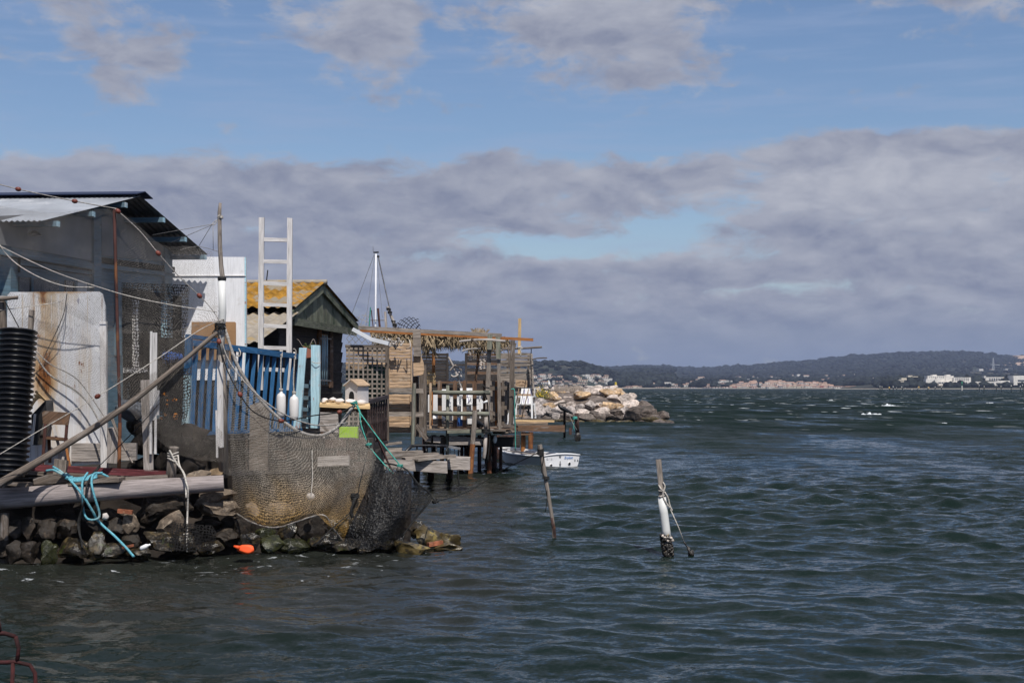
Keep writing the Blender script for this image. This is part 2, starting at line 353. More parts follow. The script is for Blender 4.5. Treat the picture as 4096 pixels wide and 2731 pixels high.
# ---------------------------------------------------------------- water
def water_material():
    m = bpy.data.materials.new('sea_water'); m.use_nodes = True; g = NT(m.node_tree)
    ge = g.n('ShaderNodeNewGeometry'); pos = ge.outputs['Position']
    sp = g.n('ShaderNodeSeparateXYZ'); g.t.links.new(pos, sp.inputs[0]); X, Y = sp.outputs[0], sp.outputs[1]
    deep = g.mix(g.maprange(g.noise(pos, .05, 3), .35, .65), (.0048, .0115, .0098, 1), (.0075, .0155, .0128, 1))
    # silty shallows along the bank
    sh = g.math('MULTIPLY', g.maprange(X, -1.2, 1.6, 1, 0), g.maprange(Y, 9., 16.))
    sh = g.math('MULTIPLY', sh, g.maprange(Y, 33., 42., 1, 0))
    shn = g.maprange(g.math('ADD', sh, g.math('MULTIPLY', g.math('SUBTRACT', g.noise(pos, .5, 4), .5), .6)), .2, .9)
    col = g.mix(shn, deep, (.015, .017, .014, 1))
    # foam: breaking crests far out, drifting flecks near the stones
    wv = g.mapping(pos, (.42, .13, 1)); f1 = g.noise(wv, 1.0, 3, .55); f1b = g.noise(g.mapping(pos, (.9, .25, 1)), .8, 4, .65)
    dfar0 = g.maprange(Y, 30., 140.); far = g.maprange(Y, 60., 150.); cap = g.math('MULTIPLY', g.maprange(g.math('ADD', f1, g.math('MULTIPLY', f1b, .28)), .797, .835), far)
    fn = g.noise(g.mapping(pos, (1.0, 2.0, 1)), 3.4, 7, .72, .8); fl = g.noise(pos, .35, 2)
    near = g.math('MULTIPLY', g.maprange(X, -1.6, .4, 1, 0), g.math('MULTIPLY', g.maprange(Y, 13.2, 17.2), g.maprange(Y, 18.8, 21.5, 1, 0)))
    flk = g.math('MULTIPLY', g.maprange(g.math('ADD', fn, g.math('ADD', g.math('MULTIPLY', fl, .12), g.math('MULTIPLY', near, .085))), .765, .80), near)
    foam = g.math('MAXIMUM', cap, g.math('MULTIPLY', flk, .5))
    col = g.mix(foam, col, (.62, .65, .68, 1))
    bs = g.n('ShaderNodeBsdfPrincipled'); g.t.links.new(col, bs.inputs['Base Color']); bs.inputs['IOR'].default_value = 1.333
    g.t.links.new(g.mix(foam, (.07, .07, .07, 1), (.8, .8, .8, 1)), bs.inputs['Roughness']); g.t.links.new(g.math('SUBTRACT', .24, g.math('MULTIPLY', dfar0, .13)), bs.inputs['Specular IOR Level'])
    # wind ripples finer than the mesh, as slopes
    def slope(vec, scale, det, dist):
        nd = g.n('ShaderNodeTexNoise'); nd.inputs['Scale'].default_value = scale; nd.inputs['Detail'].default_value = det; nd.inputs['Roughness'].default_value = .62; nd.inputs['Distortion'].default_value = dist
        g.t.links.new(vec, nd.inputs['Vector']); s_ = g.n('ShaderNodeVectorMath', operation='SUBTRACT'); g.t.links.new(nd.outputs['Color'], s_.inputs[0]); s_.inputs[1].default_value = (.5, .5, .5); return s_.outputs[0]
    def scaled(v, k):
        s_ = g.n('ShaderNodeVectorMath', operation='SCALE'); g.t.links.new(v, s_.inputs[0]); _sock(g.t, k, s_.inputs['Scale']); return s_.outputs[0]
    rot = R(12)
    s1 = slope(g.mapping(pos, (.9, 1.9, 1), rot=(0, 0, rot)), 2.1, 5, .4); s2 = slope(g.mapping(pos, (.8, 1.7, 1), rot=(0, 0, -rot)), 7.0, 4, .3); s4 = slope(g.mapping(pos, (1., 1.5, 1), rot=(0, 0, .4)), 19., 3, .2); s3 = slope(g.mapping(pos, (.45, 1., 1), rot=(0, 0, rot * .5)), .5, 5, .5)
    gust = g.maprange(g.noise(pos, .16, 3), .32, .68, .55, 1.35)
    dfar = g.maprange(Y, 26., 95.)
    tot = g.vmath('ADD', scaled(s1, g.math('MULTIPLY', gust, .66)), scaled(s2, g.math('MULTIPLY', gust, .66)))
    tot = g.vmath('ADD', tot, scaled(s4, g.math('MULTIPLY', gust, .55)))
    tot = g.vmath('ADD', tot, scaled(s3, g.math('MULTIPLY', dfar, 1.0)))
    ss = g.n('ShaderNodeSeparateXYZ'); g.t.links.new(tot, ss.inputs[0])
    # unresolved waves: their steep fronts face the shore the wind blows on
    grp = g.maprange(g.noise(g.mapping(pos, (.20, .060, 1), rot=(0, 0, R(4))), 1.0, 6, .7), .36, .64, .0, .62, False)
    steep = g.math('MULTIPLY', g.math('ADD', g.math('ABSOLUTE', ss.outputs[1]), grp), -1.)
    sy = g.math('ADD', g.math('MULTIPLY', g.math('SUBTRACT', ss.outputs[1], .07), g.math('SUBTRACT', 1., dfar)), g.math('MULTIPLY', steep, dfar))
    cb = g.n('ShaderNodeCombineXYZ'); g.t.links.new(ss.outputs[0], cb.inputs[0]); g.t.links.new(sy, cb.inputs[1])
    nn = g.n('ShaderNodeVectorMath', operation='NORMALIZE'); g.t.links.new(g.vmath('ADD', ge.outputs['Normal'], cb.outputs[0]), nn.inputs[0])
    g.t.links.new(nn.outputs[0], bs.inputs['Normal'])
    o = g.n('ShaderNodeOutputMaterial'); g.t.links.new(bs.outputs[0], o.inputs[0]); MATS['sea_water'] = m
def make_water():
    a_in = np.arange(-23, 23.001, .055); a_l = np.linspace(-80, -23, 70)[:-1]; a_r = np.linspace(23, 80, 70)[1:]
    az = np.radians(np.concatenate([a_l, a_in, a_r]))
    dy = np.concatenate([np.linspace(1380, 4800, 60)[::-1], np.arange(1378, 30, -1.8), np.geomspace(30, .9, 50)])   # pixels below the horizon
    d = CAMZ * F / dy; sp = np.gradient(d)
    A, D = np.meshgrid(az, d); SPC = np.repeat(np.abs(sp)[:, None], len(az), 1)
    X = D * np.tan(np.clip(A, -1.45, 1.45)) if False else D * np.sin(A) / np.maximum(np.cos(A), .12); Y = D.copy()
    rng = np.random.default_rng(3); Z = np.zeros_like(X); DX = np.zeros_like(X); DY = np.zeros_like(X)
    N = 84
    for i in range(N):
        lam = .24 * (3.6 / .24) ** (i / (N - 1)) * rng.uniform(.9, 1.1)
        th = R(-98) + rng.normal(0, .50); kx, ky = math.cos(th), math.sin(th); k = 2 * math.pi / lam
        slope = .042 if lam < .9 else (.030 if lam < 1.9 else .016)
        a = slope / k; at = np.clip(lam / (np.maximum(SPC, .02) * 3.2) - .35, 0, 1)
        ph = k * (kx * X + ky * Y) + rng.uniform(0, 6.28); a = a * at
        Z += a * np.sin(ph); DX += .75 * a * kx * np.cos(ph); DY += .75 * a * ky * np.cos(ph)
    # patches of calmer and rougher water; lee of the bank
    calm = 1 - .45 / (1 + np.exp((X + 1.0) * 1.2)) * (Y < 60) * (Y > 5)
    g1 = 1 + .42 * np.sin(X * .31 + .7 * np.sin(Y * .13)) * np.sin(Y * .23 + 1.3)
    Z *= calm * g1
    X2 = X + DX * calm; Y2 = Y + DY * calm
    nv = len(az); nr = len(d); V = np.stack([X2, Y2, Z], -1).reshape(-1, 3).astype(np.float32)
    ii, jj = np.meshgrid(np.arange(nr - 1), np.arange(nv - 1), indexing='ij'); b = (ii * nv + jj).ravel()
    Q = np.stack([b, b + 1, b + nv + 1, b + nv], -1).astype(np.int32)
    me = bpy.data.meshes.new('sea'); me.vertices.add(len(V)); me.vertices.foreach_set('co', V.ravel())
    me.loops.add(Q.size); me.loops.foreach_set('vertex_index', Q.ravel()); me.polygons.add(len(Q)); me.polygons.foreach_set('loop_start', np.arange(0, Q.size, 4, dtype=np.int32))
    me.polygons.foreach_set('use_smooth', np.ones(len(Q), bool)); me.update(calc_edges=True)
    me.materials.append(MATS['sea_water']); o = bpy.data.objects.new('water', me); COL.objects.link(o); o['kind'] = 'structure'
water_material(); make_water()
def breaking_crests():
    m = bpy.data.materials.new('foam'); m.use_nodes = True; b = m.node_tree.nodes['Principled BSDF']; b.inputs['Base Color'].default_value = (.72, .75, .78, 1); b.inputs['Roughness'].default_value = .9; MATS['foam'] = m
    for px, py, w, h, sd in ((3480, 1657, 62, 11, 1), (3552, 1622, 36, 9, 2), (3770, 1692, 34, 7, 3), (3320, 1600, 20, 4, 4), (3960, 1612, 22, 5, 5), (2930, 1618, 26, 3, 6), (3030, 1640, 22, 3, 7)):
        c = PZ(px, py, 0); k = c.y / F; mb = MB(); rows = []
        for i in range(5):
            r = []
            for j in range(40):
                t = j / 39 * 2 - 1; env = max(0, 1 - t * t) ** 1.5; q = i / 4
                nz = max(0, .35 + mnoise.fractal(Vector((t * 6 + sd * 9, sd, 0)), 1, 2, 4))
                r.append(c + Vector((t * w * k + .12 * mnoise.noise(Vector((j * .9, i, sd))), (q - .5) * 1.6 + .3 * mnoise.noise(Vector((t * 3, sd, 4))), -.06 + h * k * env * nz * math.sin(math.pi * q) * 1.5)))
            rows.append(r)
        mb.grid(rows); o = mb.build('breaking_foam', 'foam', None, True); o['kind'] = 'structure'
breaking_crests()
# ---------------------------------------------------------------- far shore
def ridge_y(px):
    xs = [-2500, -800, 500, 1500, 2100, 2300, 2500, 2570, 2800, 2900, 3000, 3200, 3400, 3600, 3750, 3900, 4000, 4096, 4600, 5600, 7000]
    ys = [1500, 1490, 1480, 1478, 1478, 1476, 1466, 1463, 1471, 1466, 1460, 1443, 1423, 1411, 1407, 1410, 1420, 1425, 1446, 1480, 1500]
    return float(np.interp(px, xs, ys))
SHORE, RIDGE = 2000., 5200.
def terr(X, Y):
    px = CXP + X / Y * F; sh = SHORE - 420 * min(1, max(0, (px - 3350) / 250.))   # the low point on the right comes nearer
    if Y < sh: return -3.0
    t = min(1.25, (Y - sh) / (RIDGE - sh)); top = CAMZ + (HOR - ridge_y(px)) / F * RIDGE
    p = 1.1 if px < 2700 else 2.3
    k = t if t <= 1 else 1 - (t - 1) * .6
    base = 1.2 + 9 * min(1, (Y - sh) / 500.)
    h = base + max(0, top - 14) * k ** p
    h += (mnoise.fractal(Vector((X * .0021, Y * .0021, 0)), .9, 2., 4)) * 9 * min(1, t * 2.5) * (1 - .75 * k)
    if px < 2500: h += 24 * math.exp(-((Y - 2500) / 420.) ** 2) * min(1, max(0, (2480 - px) / 160.))
    return h
M('hill_scrub', (.042, .043, .036), rough=.95, spec=.05, var=.35, vs=.012, stains=(((.115, .095, .068), .006, .56, .66), ((.03, .042, .03), .02, .5, .6)), bump=0)
M('far_leaf', (.021, .025, .024), rough=.95, spec=.05, var=.5, vs=.03, bump=0, tone=.3)  # leaf colour darkened in place of a cloud shadow on the hill
M('bare_earth', (.42, .30, .22), rough=.95, spec=.05, bump=0)
M('far_white', (.66, .63, .58), rough=.9, spec=.1, var=.05, bump=0); M('far_cream', (.56, .50, .40), rough=.9, spec=.1, var=.06, bump=0)
M('far_pink', (.56, .42, .36), rough=.9, spec=.1, var=.08, bump=0); M('far_rose', (.42, .17, .14), rough=.9, spec=.1, bump=0); M('far_grey', (.36, .34, .34), rough=.9, spec=.1, bump=0)
M('far_tile', (.42, .27, .205), rough=.9, spec=.1, var=.18, vs=.4, bump=0); M('far_pane', (.035, .045, .06), rough=.3, bump=0); M('far_sand', (.42, .37, .31), rough=.95, bump=0); M('far_ochre', (.55, .36, .12), bump=0)
M('far_yellow', (.62, .45, .03), bump=0); M('far_black', (.02, .02, .02), bump=0); M('far_green', (.03, .25, .12), bump=0); M('far_steel', (.40, .42, .45), metal=.4, bump=0)
def far_terrain():
    pxs = np.concatenate([np.linspace(-2500, 1300, 60), np.linspace(1320, 4300, 170), np.linspace(4350, 7000, 40)])
    ys = np.concatenate([[1480, 1560, 1578, 1582], np.linspace(1600, 1980, 10), [1998, 2002], np.geomspace(2020, RIDGE * 1.02, 80), np.linspace(RIDGE * 1.05, RIDGE * 1.3, 6)])
    rows = []
    for Y in ys: rows.append([Vector(((p - CXP) / F * Y, Y, terr((p - CXP) / F * Y, Y))) for p in pxs])
    S(MB().grid(rows), 'hills', 'hill_scrub', True)
    # paths and quarry scars cut into the slope
    for name, poly in (('earth_path', [(2480, 1528), (2520, 1519), (2524, 1523), (2486, 1532)]), ('earth_path', [(2532, 1512), (2540, 1512), (2546, 1527), (2540, 1528)]), ('quarry', [(4050, 1421), (4110, 1422), (4110, 1446), (4078, 1446)]), ('quarry', [(3990, 1457), (4050, 1448), (4110, 1446), (4110, 1460), (4000, 1462)])):
        d = 2500. if 'path' in name else 4700.
        pts = []
        for x, y in poly:
            lo, hi = 1700., 5150.
            for Y in np.linspace(2100, 5150, 300):
                X = (x - CXP) / F * Y
                if CAMZ + (HOR - y) / F * Y <= terr(X, Y) + .2: break
            pts.append(Vector(((x - CXP) / F * Y, Y - 12, CAMZ + (HOR - y) / F * (Y - 12))))
        S(MB().prism(pts, (0, 9, -2)), name, 'bare_earth')
def far_forest():
    rnd = random.Random(11); mb = MB(); vs, fs = ICO[1]
    V = []; Fc = []
    def tree(X, Y, h, w):
        z = terr(X, Y)
        if z < .6: return
        px = CXP + X / Y * F; py = HOR - (z + h * .75 - CAMZ) / Y * F; pw = w / Y * F
        for (hx, hy, hw, hh, hY) in HSEEN:
            if Y < hY + 6 and abs(px - hx) < hw * .5 + pw * .5 and py < hy - hh * .18 and HOR - (z - CAMZ) / Y * F > hy - hh: return
        b = len(V); sq = rnd.uniform(.8, 1.25)
        for v in vs:
            k = rnd.uniform(.68, 1.15); V.append((X + v.x * w * k, Y + v.y * w * k, z + h * .45 + v.z * h * .58 * k * sq))
        Fc.extend(tuple(b + i for i in f) for f in fs)
    for _ in range(21000):
        px = rnd.uniform(1300, 4350) if rnd.random() < .93 else rnd.uniform(-800, 5000); u = rnd.random()
        sh = 1620 if px > 3500 else 2020
        Y = sh + (RIDGE - sh) * u ** 1.15; X = (px - CXP) / F * Y
        n = mnoise.noise(Vector((X * .004, Y * .002, 5)))
        if n < -.22 and rnd.random() < .8: continue
        s = rnd.uniform(.7, 1.35) * (1 + .0001 * (Y - 2000)); tree(X, Y, 5.6 * s, 5.6 * s)
    for _ in range(1500):   # the skyline
        px = rnd.uniform(1300, 4300); Y = RIDGE * rnd.uniform(.97, 1.0); X = (px - CXP) / F * Y; s = rnd.uniform(.5, 1.5) * (1.5 if rnd.random() < .12 else 1); tree(X, Y, 6 * s, 9 * s)
    for px0, px1, n, Y0 in ((2480, 2610, 60, 2025), (2560, 2660, 50, 2030), (2760, 2830, 40, 2030), (3360, 3590, 110, 1625), (3600, 3720, 60, 1700), (3860, 3920, 50, 1680), (4010, 4070, 40, 1660), (2330, 2480, 80, 2060)):
        for _ in range(n):
            px = rnd.uniform(px0, px1); Y = Y0 + rnd.uniform(0, 60); s = rnd.uniform(.5, 1.1); tree((px - CXP) / F * Y, Y, 11 * s, 7 * s)
    for _ in range(260):
        px = rnd.uniform(3380, 3720); Y = 1600 + rnd.uniform(0, 50); s = rnd.uniform(.35, .7); tree((px - CXP) / F * Y, Y, 8 * s, 9 * s)
    me = bpy.data.meshes.new('woodland'); me.from_pydata(V, [], Fc); me.polygons.foreach_set('use_smooth', [True] * len(me.polygons)); me.materials.append(MATS['far_leaf'])
    o = bpy.data.objects.new('woodland', me); COL.objects.link(o); tag(o, 'dark green scrub and pine wood covering the far hills', 'woodland', kind='stuff')
def house_mesh(w, dp, h, rf, wall, roof, flat=False, win=True):
    mb = MB(); mb.box((0, 0, h / 2), (w, dp, h))
    mb.m = 1
    if flat: mb.box((0, 0, h + .2), (w * 1.03, dp * 1.03, .4))
    else:
        a = [(-w / 2 - .4, -dp / 2 - .4, h), (w / 2 + .4, -dp / 2 - .4, h), (w / 2 + .4, dp / 2 + .4, h), (-w / 2 - .4, dp / 2 + .4, h)]; r = [(-w / 2 * .8, 0, h + rf), (w / 2 * .8, 0, h + rf)]
        b = len(mb.v); mb.v += [Vector(p) for p in a + r]
        for f in ((0, 1, 5, 4), (2, 3, 4, 5), (1, 2, 5), (3, 0, 4), (3, 2, 1, 0)): mb.face([b + i for i in f])
    mb.m = 2
    if win:
        n = max(2, int(w / 3.2)); fl = max(1, int(h / 3))
        for k in range(n):
            for j in range(fl):
                if random.random() < .85: mb.box((-w / 2 + (k + .5) * w / n, -dp / 2 - .02, 1.5 + j * 3), (w / n * .38, .16, 1.5))
    me = bpy.data.meshes.new('house')
    me.from_pydata([tuple(v) for v in mb.v], [], mb.f)
    for x in (wall, roof, 'far_pane'): me.materials.append(MATS[x])
    me.polygons.foreach_set('material_index', mb.mi); return me
HCACHE = {}; HSEEN = []
def house(px, py, wpx, hpx, kind, label, group, Y=None, d=None):
    """one far house: px,py = middle of its foot in the photo"""
    if Y is None:
        for Y in np.arange(1600, 5000, 10.):
            if terr((px - CXP) / F * Y, Y) > .6 and CAMZ + (HOR - py) / F * Y <= terr((px - CXP) / F * Y, Y): break
    HSEEN.append((px, py, wpx, hpx, Y)); w = wpx * Y / F; h = hpx * Y / F; X = (px - CXP) / F * Y; z = CAMZ + (HOR - py) / F * Y
    wall, roof, flat = kind; key = (kind, round(w), round(h))
    if key not in HCACHE: HCACHE[key] = house_mesh(w, min(w, 12), h * (1 if flat else .78), h * .24, wall, roof, flat)
    o = bpy.data.objects.new('house', HCACHE[key]); COL.objects.link(o); o.location = (X, Y, z); o.rotation_euler[2] = random.uniform(-.35, .35)
    tag(o, label, 'house', group); return o
def far_town():
    rnd = random.Random(5); wt = ('far_white', 'far_tile', False); wf = ('far_white', 'far_white', True); cr = ('far_cream', 'far_tile', False); pk = ('far_pink', 'far_tile', False); ro = ('far_rose', 'far_tile', False); gy = ('far_grey', 'far_tile', False)
    L = {wt: 'small white house with tiled roof among trees on the far hillside', wf: 'small white flat-roofed house among trees on the far hillside', cr: 'small cream house with tiled roof among trees on the far hillside', pk: 'small pinkish house with tiled roof among trees on the far hillside'}
    G = 'houses on the far hillside'
    for px, py, w, h, k in ((2135, 1512, 22, 11, wt), (2168, 1508, 26, 12, wt), (2200, 1505, 18, 9, wt), (2185, 1516, 30, 5, wf), (2208, 1513, 30, 8, cr), (2240, 1511, 20, 9, cr), (2160, 1522, 18, 9, wt), (2180, 1535, 28, 10, wt), (2140, 1537, 16, 8, cr), (2180, 1543, 24, 6, cr), (2300, 1508, 22, 7, wt), (2312, 1510, 12, 5, wt), (2332, 1504, 12, 5, wf), (2351, 1510, 15, 12, wf), (2375, 1503, 20, 8, wt), (2365, 1510, 22, 8, cr), (2355, 1516, 24, 8, wf), (2398, 1511, 14, 9, wf), (2390, 1506, 18, 7, wt), (2318, 1517, 18, 8, cr), (2322, 1526, 20, 9, cr), (2340, 1528, 22, 9, cr), (2360, 1525, 18, 7, wf), (2372, 1524, 14, 6, wf), (2425, 1509, 18, 9, cr), (2418, 1517, 24, 9, wt), (2432, 1527, 30, 9, wf), (2443, 1522, 12, 8, wf), (2410, 1530, 14, 5, cr), (2283, 1536, 12, 6, wt), (2317, 1538, 20, 7, cr), (2336, 1538, 22, 6, cr), (2382, 1535, 8, 5, wf), (2265, 1527, 16, 5, pk), (2300, 1541, 20, 5, cr), (2262, 1547, 20, 6, pk)):
        house(px, py, w, h, k, L[k], G)
    for px, py, w, h, k in ((2615, 1536, 16, 6, cr), (2671, 1538, 26, 9, wf), (2690, 1541, 12, 7, wf), (2703, 1546, 18, 8, wt), (2740, 1547, 20, 11, wt), (2748, 1539, 14, 8, cr), (2765, 1528, 18, 5, pk), (2785, 1523, 14, 7, cr), (2805, 1516, 26, 9, cr), (2876, 1531, 14, 5, wf), (2890, 1528, 26, 9, wt), (2912, 1527, 8, 5, wf), (2924, 1527, 8, 4, wf), (2890, 1535, 20, 5, pk), (2831, 1545, 16, 9, pk), (2955, 1509, 24, 4, cr), (2990, 1520, 14, 4, wf), (3012, 1508, 10, 5, cr), (3027, 1513, 10, 4, wf), (3085, 1511, 12, 6, wt), (3104, 1514, 6, 4, wf), (3195, 1505, 18, 8, wf), (3225, 1509, 22, 9, wt), (3170, 1503, 8, 4, cr), (3305, 1505, 12, 6, cr), (3350, 1506, 8, 4, wf), (3375, 1505, 12, 6, cr), (3418, 1501, 8, 4, wf), (3312, 1520, 10, 8, cr), (3350, 1521, 8, 6, pk), (3290, 1523, 14, 7, pk), (3490, 1517, 8, 6, wf), (3920, 1484, 18, 7, wf), (3968, 1480, 16, 4, cr), (4025, 1482, 16, 6, wf)):
        house(px, py, w, h, k, L[k], G)
    for _ in range(34):
        k = rnd.choice([wt, cr, cr, pk, wf]); house(rnd.uniform(2138, 2440), rnd.uniform(1519, 1546), rnd.uniform(7, 15), rnd.uniform(4, 6.5), k, L[k], G)
    # the village along the water, built row behind row
    LV = {wt: 'white waterfront village house with tiled roof across the lagoon', cr: 'cream waterfront village house with tiled roof across the lagoon', pk: 'pink waterfront village house with tiled roof across the lagoon', ro: 'deep rose waterfront village house with tiled roof across the lagoon', gy: 'grey waterfront village house with tiled roof across the lagoon'}
    GV = 'village houses on the far waterfront'
    for row, (base, Y) in enumerate(((1554, 2008), (1547, 2030), (1540, 2055), (1534, 2080))):
        px = 2925 + row * 14
        end = (3335, 3330, 3300, 3150)[row]
        while px < end:
            w = rnd.uniform(11, 23); h = rnd.uniform(10, 15); k = rnd.choice([wt, wt, cr, cr, pk, gy] + ([ro] if row == 0 else []))
            if row == 3 and not (3000 < px < 3020 or 3075 < px < 3150): px += w; continue
            if rnd.random() < .9: house(px, base + rnd.uniform(-1, 1), w, h, k, LV[k], GV, Y=Y + rnd.uniform(-8, 8))
            px += w * rnd.uniform(.8, 1.15)
    for px, w, h, k in ((2150, 30, 8, cr), (2232, 22, 7, pk), (2300, 40, 9, wt), (2340, 34, 8, wt), (2426, 62, 9, wt), (2515, 24, 9, pk), (2540, 22, 12, cr), (2560, 16, 9, gy), (2500, 20, 6, gy), (2640, 46, 6, cr), (2700, 40, 7, wt), (2770, 30, 5, wt), (2830, 40, 6, gy), (2870, 44, 6, wt), (2905, 26, 7, wt), (3352, 40, 9, wt), (3395, 36, 9, pk), (3425, 34, 10, wt)):
        house(px, 1553.5, w, h, k, LV[k], GV, Y=2004)
    S(MB().box((0, 2001, .5), (2600, 2.5, 1.6)), 'quay', 'far_sand')
    b = [P(x, 1550, 1580) for x in (3340, 3600, 4300)]
    S(MB().box(((b[0].x + b[2].x) / 2, 1586, .2), (b[2].x - b[0].x, 12, 1.0)), 'beach', 'far_sand')
def complex_block():
    Y = 1640.; k = Y / F
    def blk(mb, x0, x1, y0, y1, dp=14, dy=0): a = P(x0, y0, Y + dy); b = P(x1, y1, Y + dy); mb.box(((a.x + b.x) / 2, Y + dy + dp / 2, (a.z + b.z) / 2), (b.x - a.x, dp, a.z - b.z))
    root = E('holiday_residence', 'large cream stepped residence block with arcaded terrace on the far right shore', 'building', P(3790, 1545, Y))
    mb = MB()
    for q in ((3711, 3782, 1503, 1531, 14, 8), (3782, 3815, 1503, 1534, 14, 7), (3730, 3747, 1498, 1503, 8, 12), (3786, 3802, 1498, 1503, 8, 12), (3704, 3745, 1515, 1540, 10, 2), (3745, 3765, 1510, 1534, 9, 3), (3755, 3882, 1527, 1541, 12, 0), (3815, 3884, 1509, 1527, 12, 2), (3875, 3882, 1511, 1541, 10, 1.5)): blk(mb, *q)
    mb.build('wall', 'far_white', root)
    def pane(r, name, *q):
        m_ = MB(); blk(m_, *q); m_.build(name, 'far_pane', r)
    for x in list(range(3757, 3802, 10)) + list(range(3832, 3872, 10)): pane(root, 'arch', x, x + 7, 1528, 1532.5, .6, -.4)
    for j, y in enumerate((1512, 1519)):
        for x in range(3822, 3876, 7): pane(root, 'window', x, x + 3.6, y, y + 2.6, .6, 1.6)
    for x in range(3716, 3780, 8): pane(root, 'window', x, x + 4, 1507, 1510, .6, 7.6)
    pane(root, 'window', 3736, 3740, 1520, 1524, .6, 1.6)
    mb = MB(); blk(mb, 3700, 3884, 1541, 1543, 10, -3); mb.build('terrace', 'far_sand', root)
    r2 = E('small_residence', 'low cream stepped building half hidden by trees left of the long residence', 'building', P(3615, 1528, Y)); mb = MB()
    for q in ((3595, 3616, 1518, 1528, 10, 30), (3606, 3627, 1511, 1520, 9, 40), (3632, 3650, 1501, 1508, 8, 60), (3645, 3672, 1505, 1508, 8, 60)): blk(mb, *q)
    mb.build('wall', 'far_cream', r2)
    for x in (3598, 3604, 3610): pane(r2, 'window', x, x + 3, 1521, 1524, .6, 29.6)
    r3 = E('long_hall', 'low white hall with wide dark windows beside the far beach', 'building', P(3975, 1544, Y)); mb = MB()
    for q in ((3900, 3990, 1526, 1540, 12, 0), (3990, 4040, 1522, 1539, 12, 2), (3897, 4010, 1539, 1543, 8, -2)): blk(mb, *q)
    mb.build('wall', 'far_white', r3)
    for a_, b_ in ((3932, 3946), (3950, 3962), (3964, 3976), (3984, 4002)): pane(r3, 'window', a_, b_, 1531, 1536, .8, -.5)
    r4 = E('upper_building', 'white two storey building with balconies and an ochre end behind the low hall', 'building', P(3990, 1523, Y + 40)); mb = MB()
    for q in ((3942, 4028, 1508, 1522, 12, 40), (3936, 3944, 1503, 1512, 8, 40)): blk(mb, *q)
    mb.build('wall', 'far_white', r4); mb = MB(); blk(mb, 4014, 4025, 1510, 1520, .8, 39.4); mb.build('end_panel', 'far_ochre', r4)
    for x in range(3958, 4012, 9):
        for y in (1512, 1517): pane(r4, 'window', x, x + 5, y, y + 2.6, .8, 39.5)
    r5 = E('modern_hall', 'tall white modern building with rounded corner at the right edge of the far shore', 'building', P(4080, 1540, Y)); mb = MB()
    for q in ((4054, 4150, 1502, 1530, 20, 4), (4054, 4070, 1530, 1540, 20, 4), (4070, 4150, 1529, 1538, 18, 7)): blk(mb, *q)
    mb.build('wall', 'far_white', r5); pane(r5, 'window', 4072, 4150, 1519, 1523, .8, 3.4); pane(r5, 'entrance', 4076, 4150, 1533, 1540, 1, 3)
    # lattice pylon
    pr = E('lattice_pylon', 'tall grey lattice pylon standing at the foot of the far hill', 'pylon', P(3973, 1480, 3000)); mb = MB()
    for sx in (-1, 1):
        for sy in (0, 7): mb.tube([P(3973 + sx * 4.5, 1480, 3000 + sy), P(3973 + sx * 1.2, 1432, 3003)], .55, 4)
    for j in range(8):
        y0 = 1480 - 6 * j; y1 = y0 - 6; w0 = 4.5 - .41 * j; w1 = w0 - .41; mb.tube([P(3973 - w0, y0, 3000), P(3973 + w1, y1, 3001)], .32, 4); mb.tube([P(3973 + w0, y0, 3000), P(3973 - w1, y1, 3001)], .32, 4)
    mb.build('lattice', 'far_steel', pr); mb = MB(); mb.tube([P(3961, 1458, 3002), P(4000, 1460, 3002)], .6, 4); mb.build('cross_arm', 'far_steel', pr)
    tag(MB().tube([P(2473, 1470, 4900), P(2473, 1453, 4900)], .7, 5).build('radio_mast', 'far_steel'), 'thin radio mast on the low ridge above the left houses', 'mast')
def lagoon_marks():
    M('stake_pale', (.70, .67, .62), bump=0)
    rnd = random.Random(4)
    for px, y0, y1, ln in ((3520, 1545, 1566, 0), (3528, 1546, 1566, 0), (3557, 1548, 1564, 3), (3573, 1546, 1573, 0), (3586, 1550, 1562, 0), (3607, 1547, 1570, 9), (3621, 1553, 1563, 0), (3648, 1557, 1568, 0), (3671, 1550, 1563, 0), (3712, 1549, 1566, -4), (3741, 1547, 1566, -2), (3766, 1547, 1566, -2), (3917, 1541, 1566, 0), (3937, 1545, 1570, -2), (3985, 1538, 1569, 0), (4004, 1545, 1568, 2), (4045, 1542, 1570, 0), (4081, 1545, 1571, 0), (4090, 1540, 1569, 6)):
        d = CAMZ * F / (y1 - HOR); o = T(MB().tube([PZ(px + ln, y1, -.3), P(px, y0, d)], .10 + d * .00018, 6), 'mooring_stake', 'stake_pale', 'thin pale stake standing in the choppy lagoon off the far right shore', 'stake', 'stakes standing in the lagoon')
    for px, y, r in ((3557, 1551, 4), (3675, 1549, 4), (3715, 1551, 3)):
        T(MB().blob(P(px, y, 700), (r * .1, .4, .55), 3, 2, 0, 0), 'marker_float', 'far_ochre', 'small orange float among the stakes on the lagoon', 'float', 'orange floats among the stakes')
    d = 900.; r = E('channel_marker', 'white and green channel marker post standing in the lagoon before the residence', 'marker', PZ(3848, 1562, 0)); d = ORG[r.name].y
    MB().tube([P(3848, 1562, d), P(3848, 1543, d)], .32, 8).build('base', 'far_white', r); MB().tube([P(3848, 1543, d), P(3848, 1531, d)], .17, 8).build('pole', 'far_green', r); MB().lathe([(.01, 0), (.5, 0), (.01, 1.2)], P(3848, 1532, d)).build('topmark', 'far_green', r)
    r = E('cardinal_beacon', 'squat yellow and black beacon standing beyond the rock jetty', 'beacon', P(2463, 1552, 1300)); d = 1300.
    MB().lathe([(1.15, 0), (1.15, 2.0)], P(2463, 1552, d)).build('base', 'far_black', r); MB().lathe([(1.05, 0), (1.05, 2.9), (.7, 3.3), (.2, 3.4)], P(2463, 1543.2, d)).build('body', 'far_yellow', r)
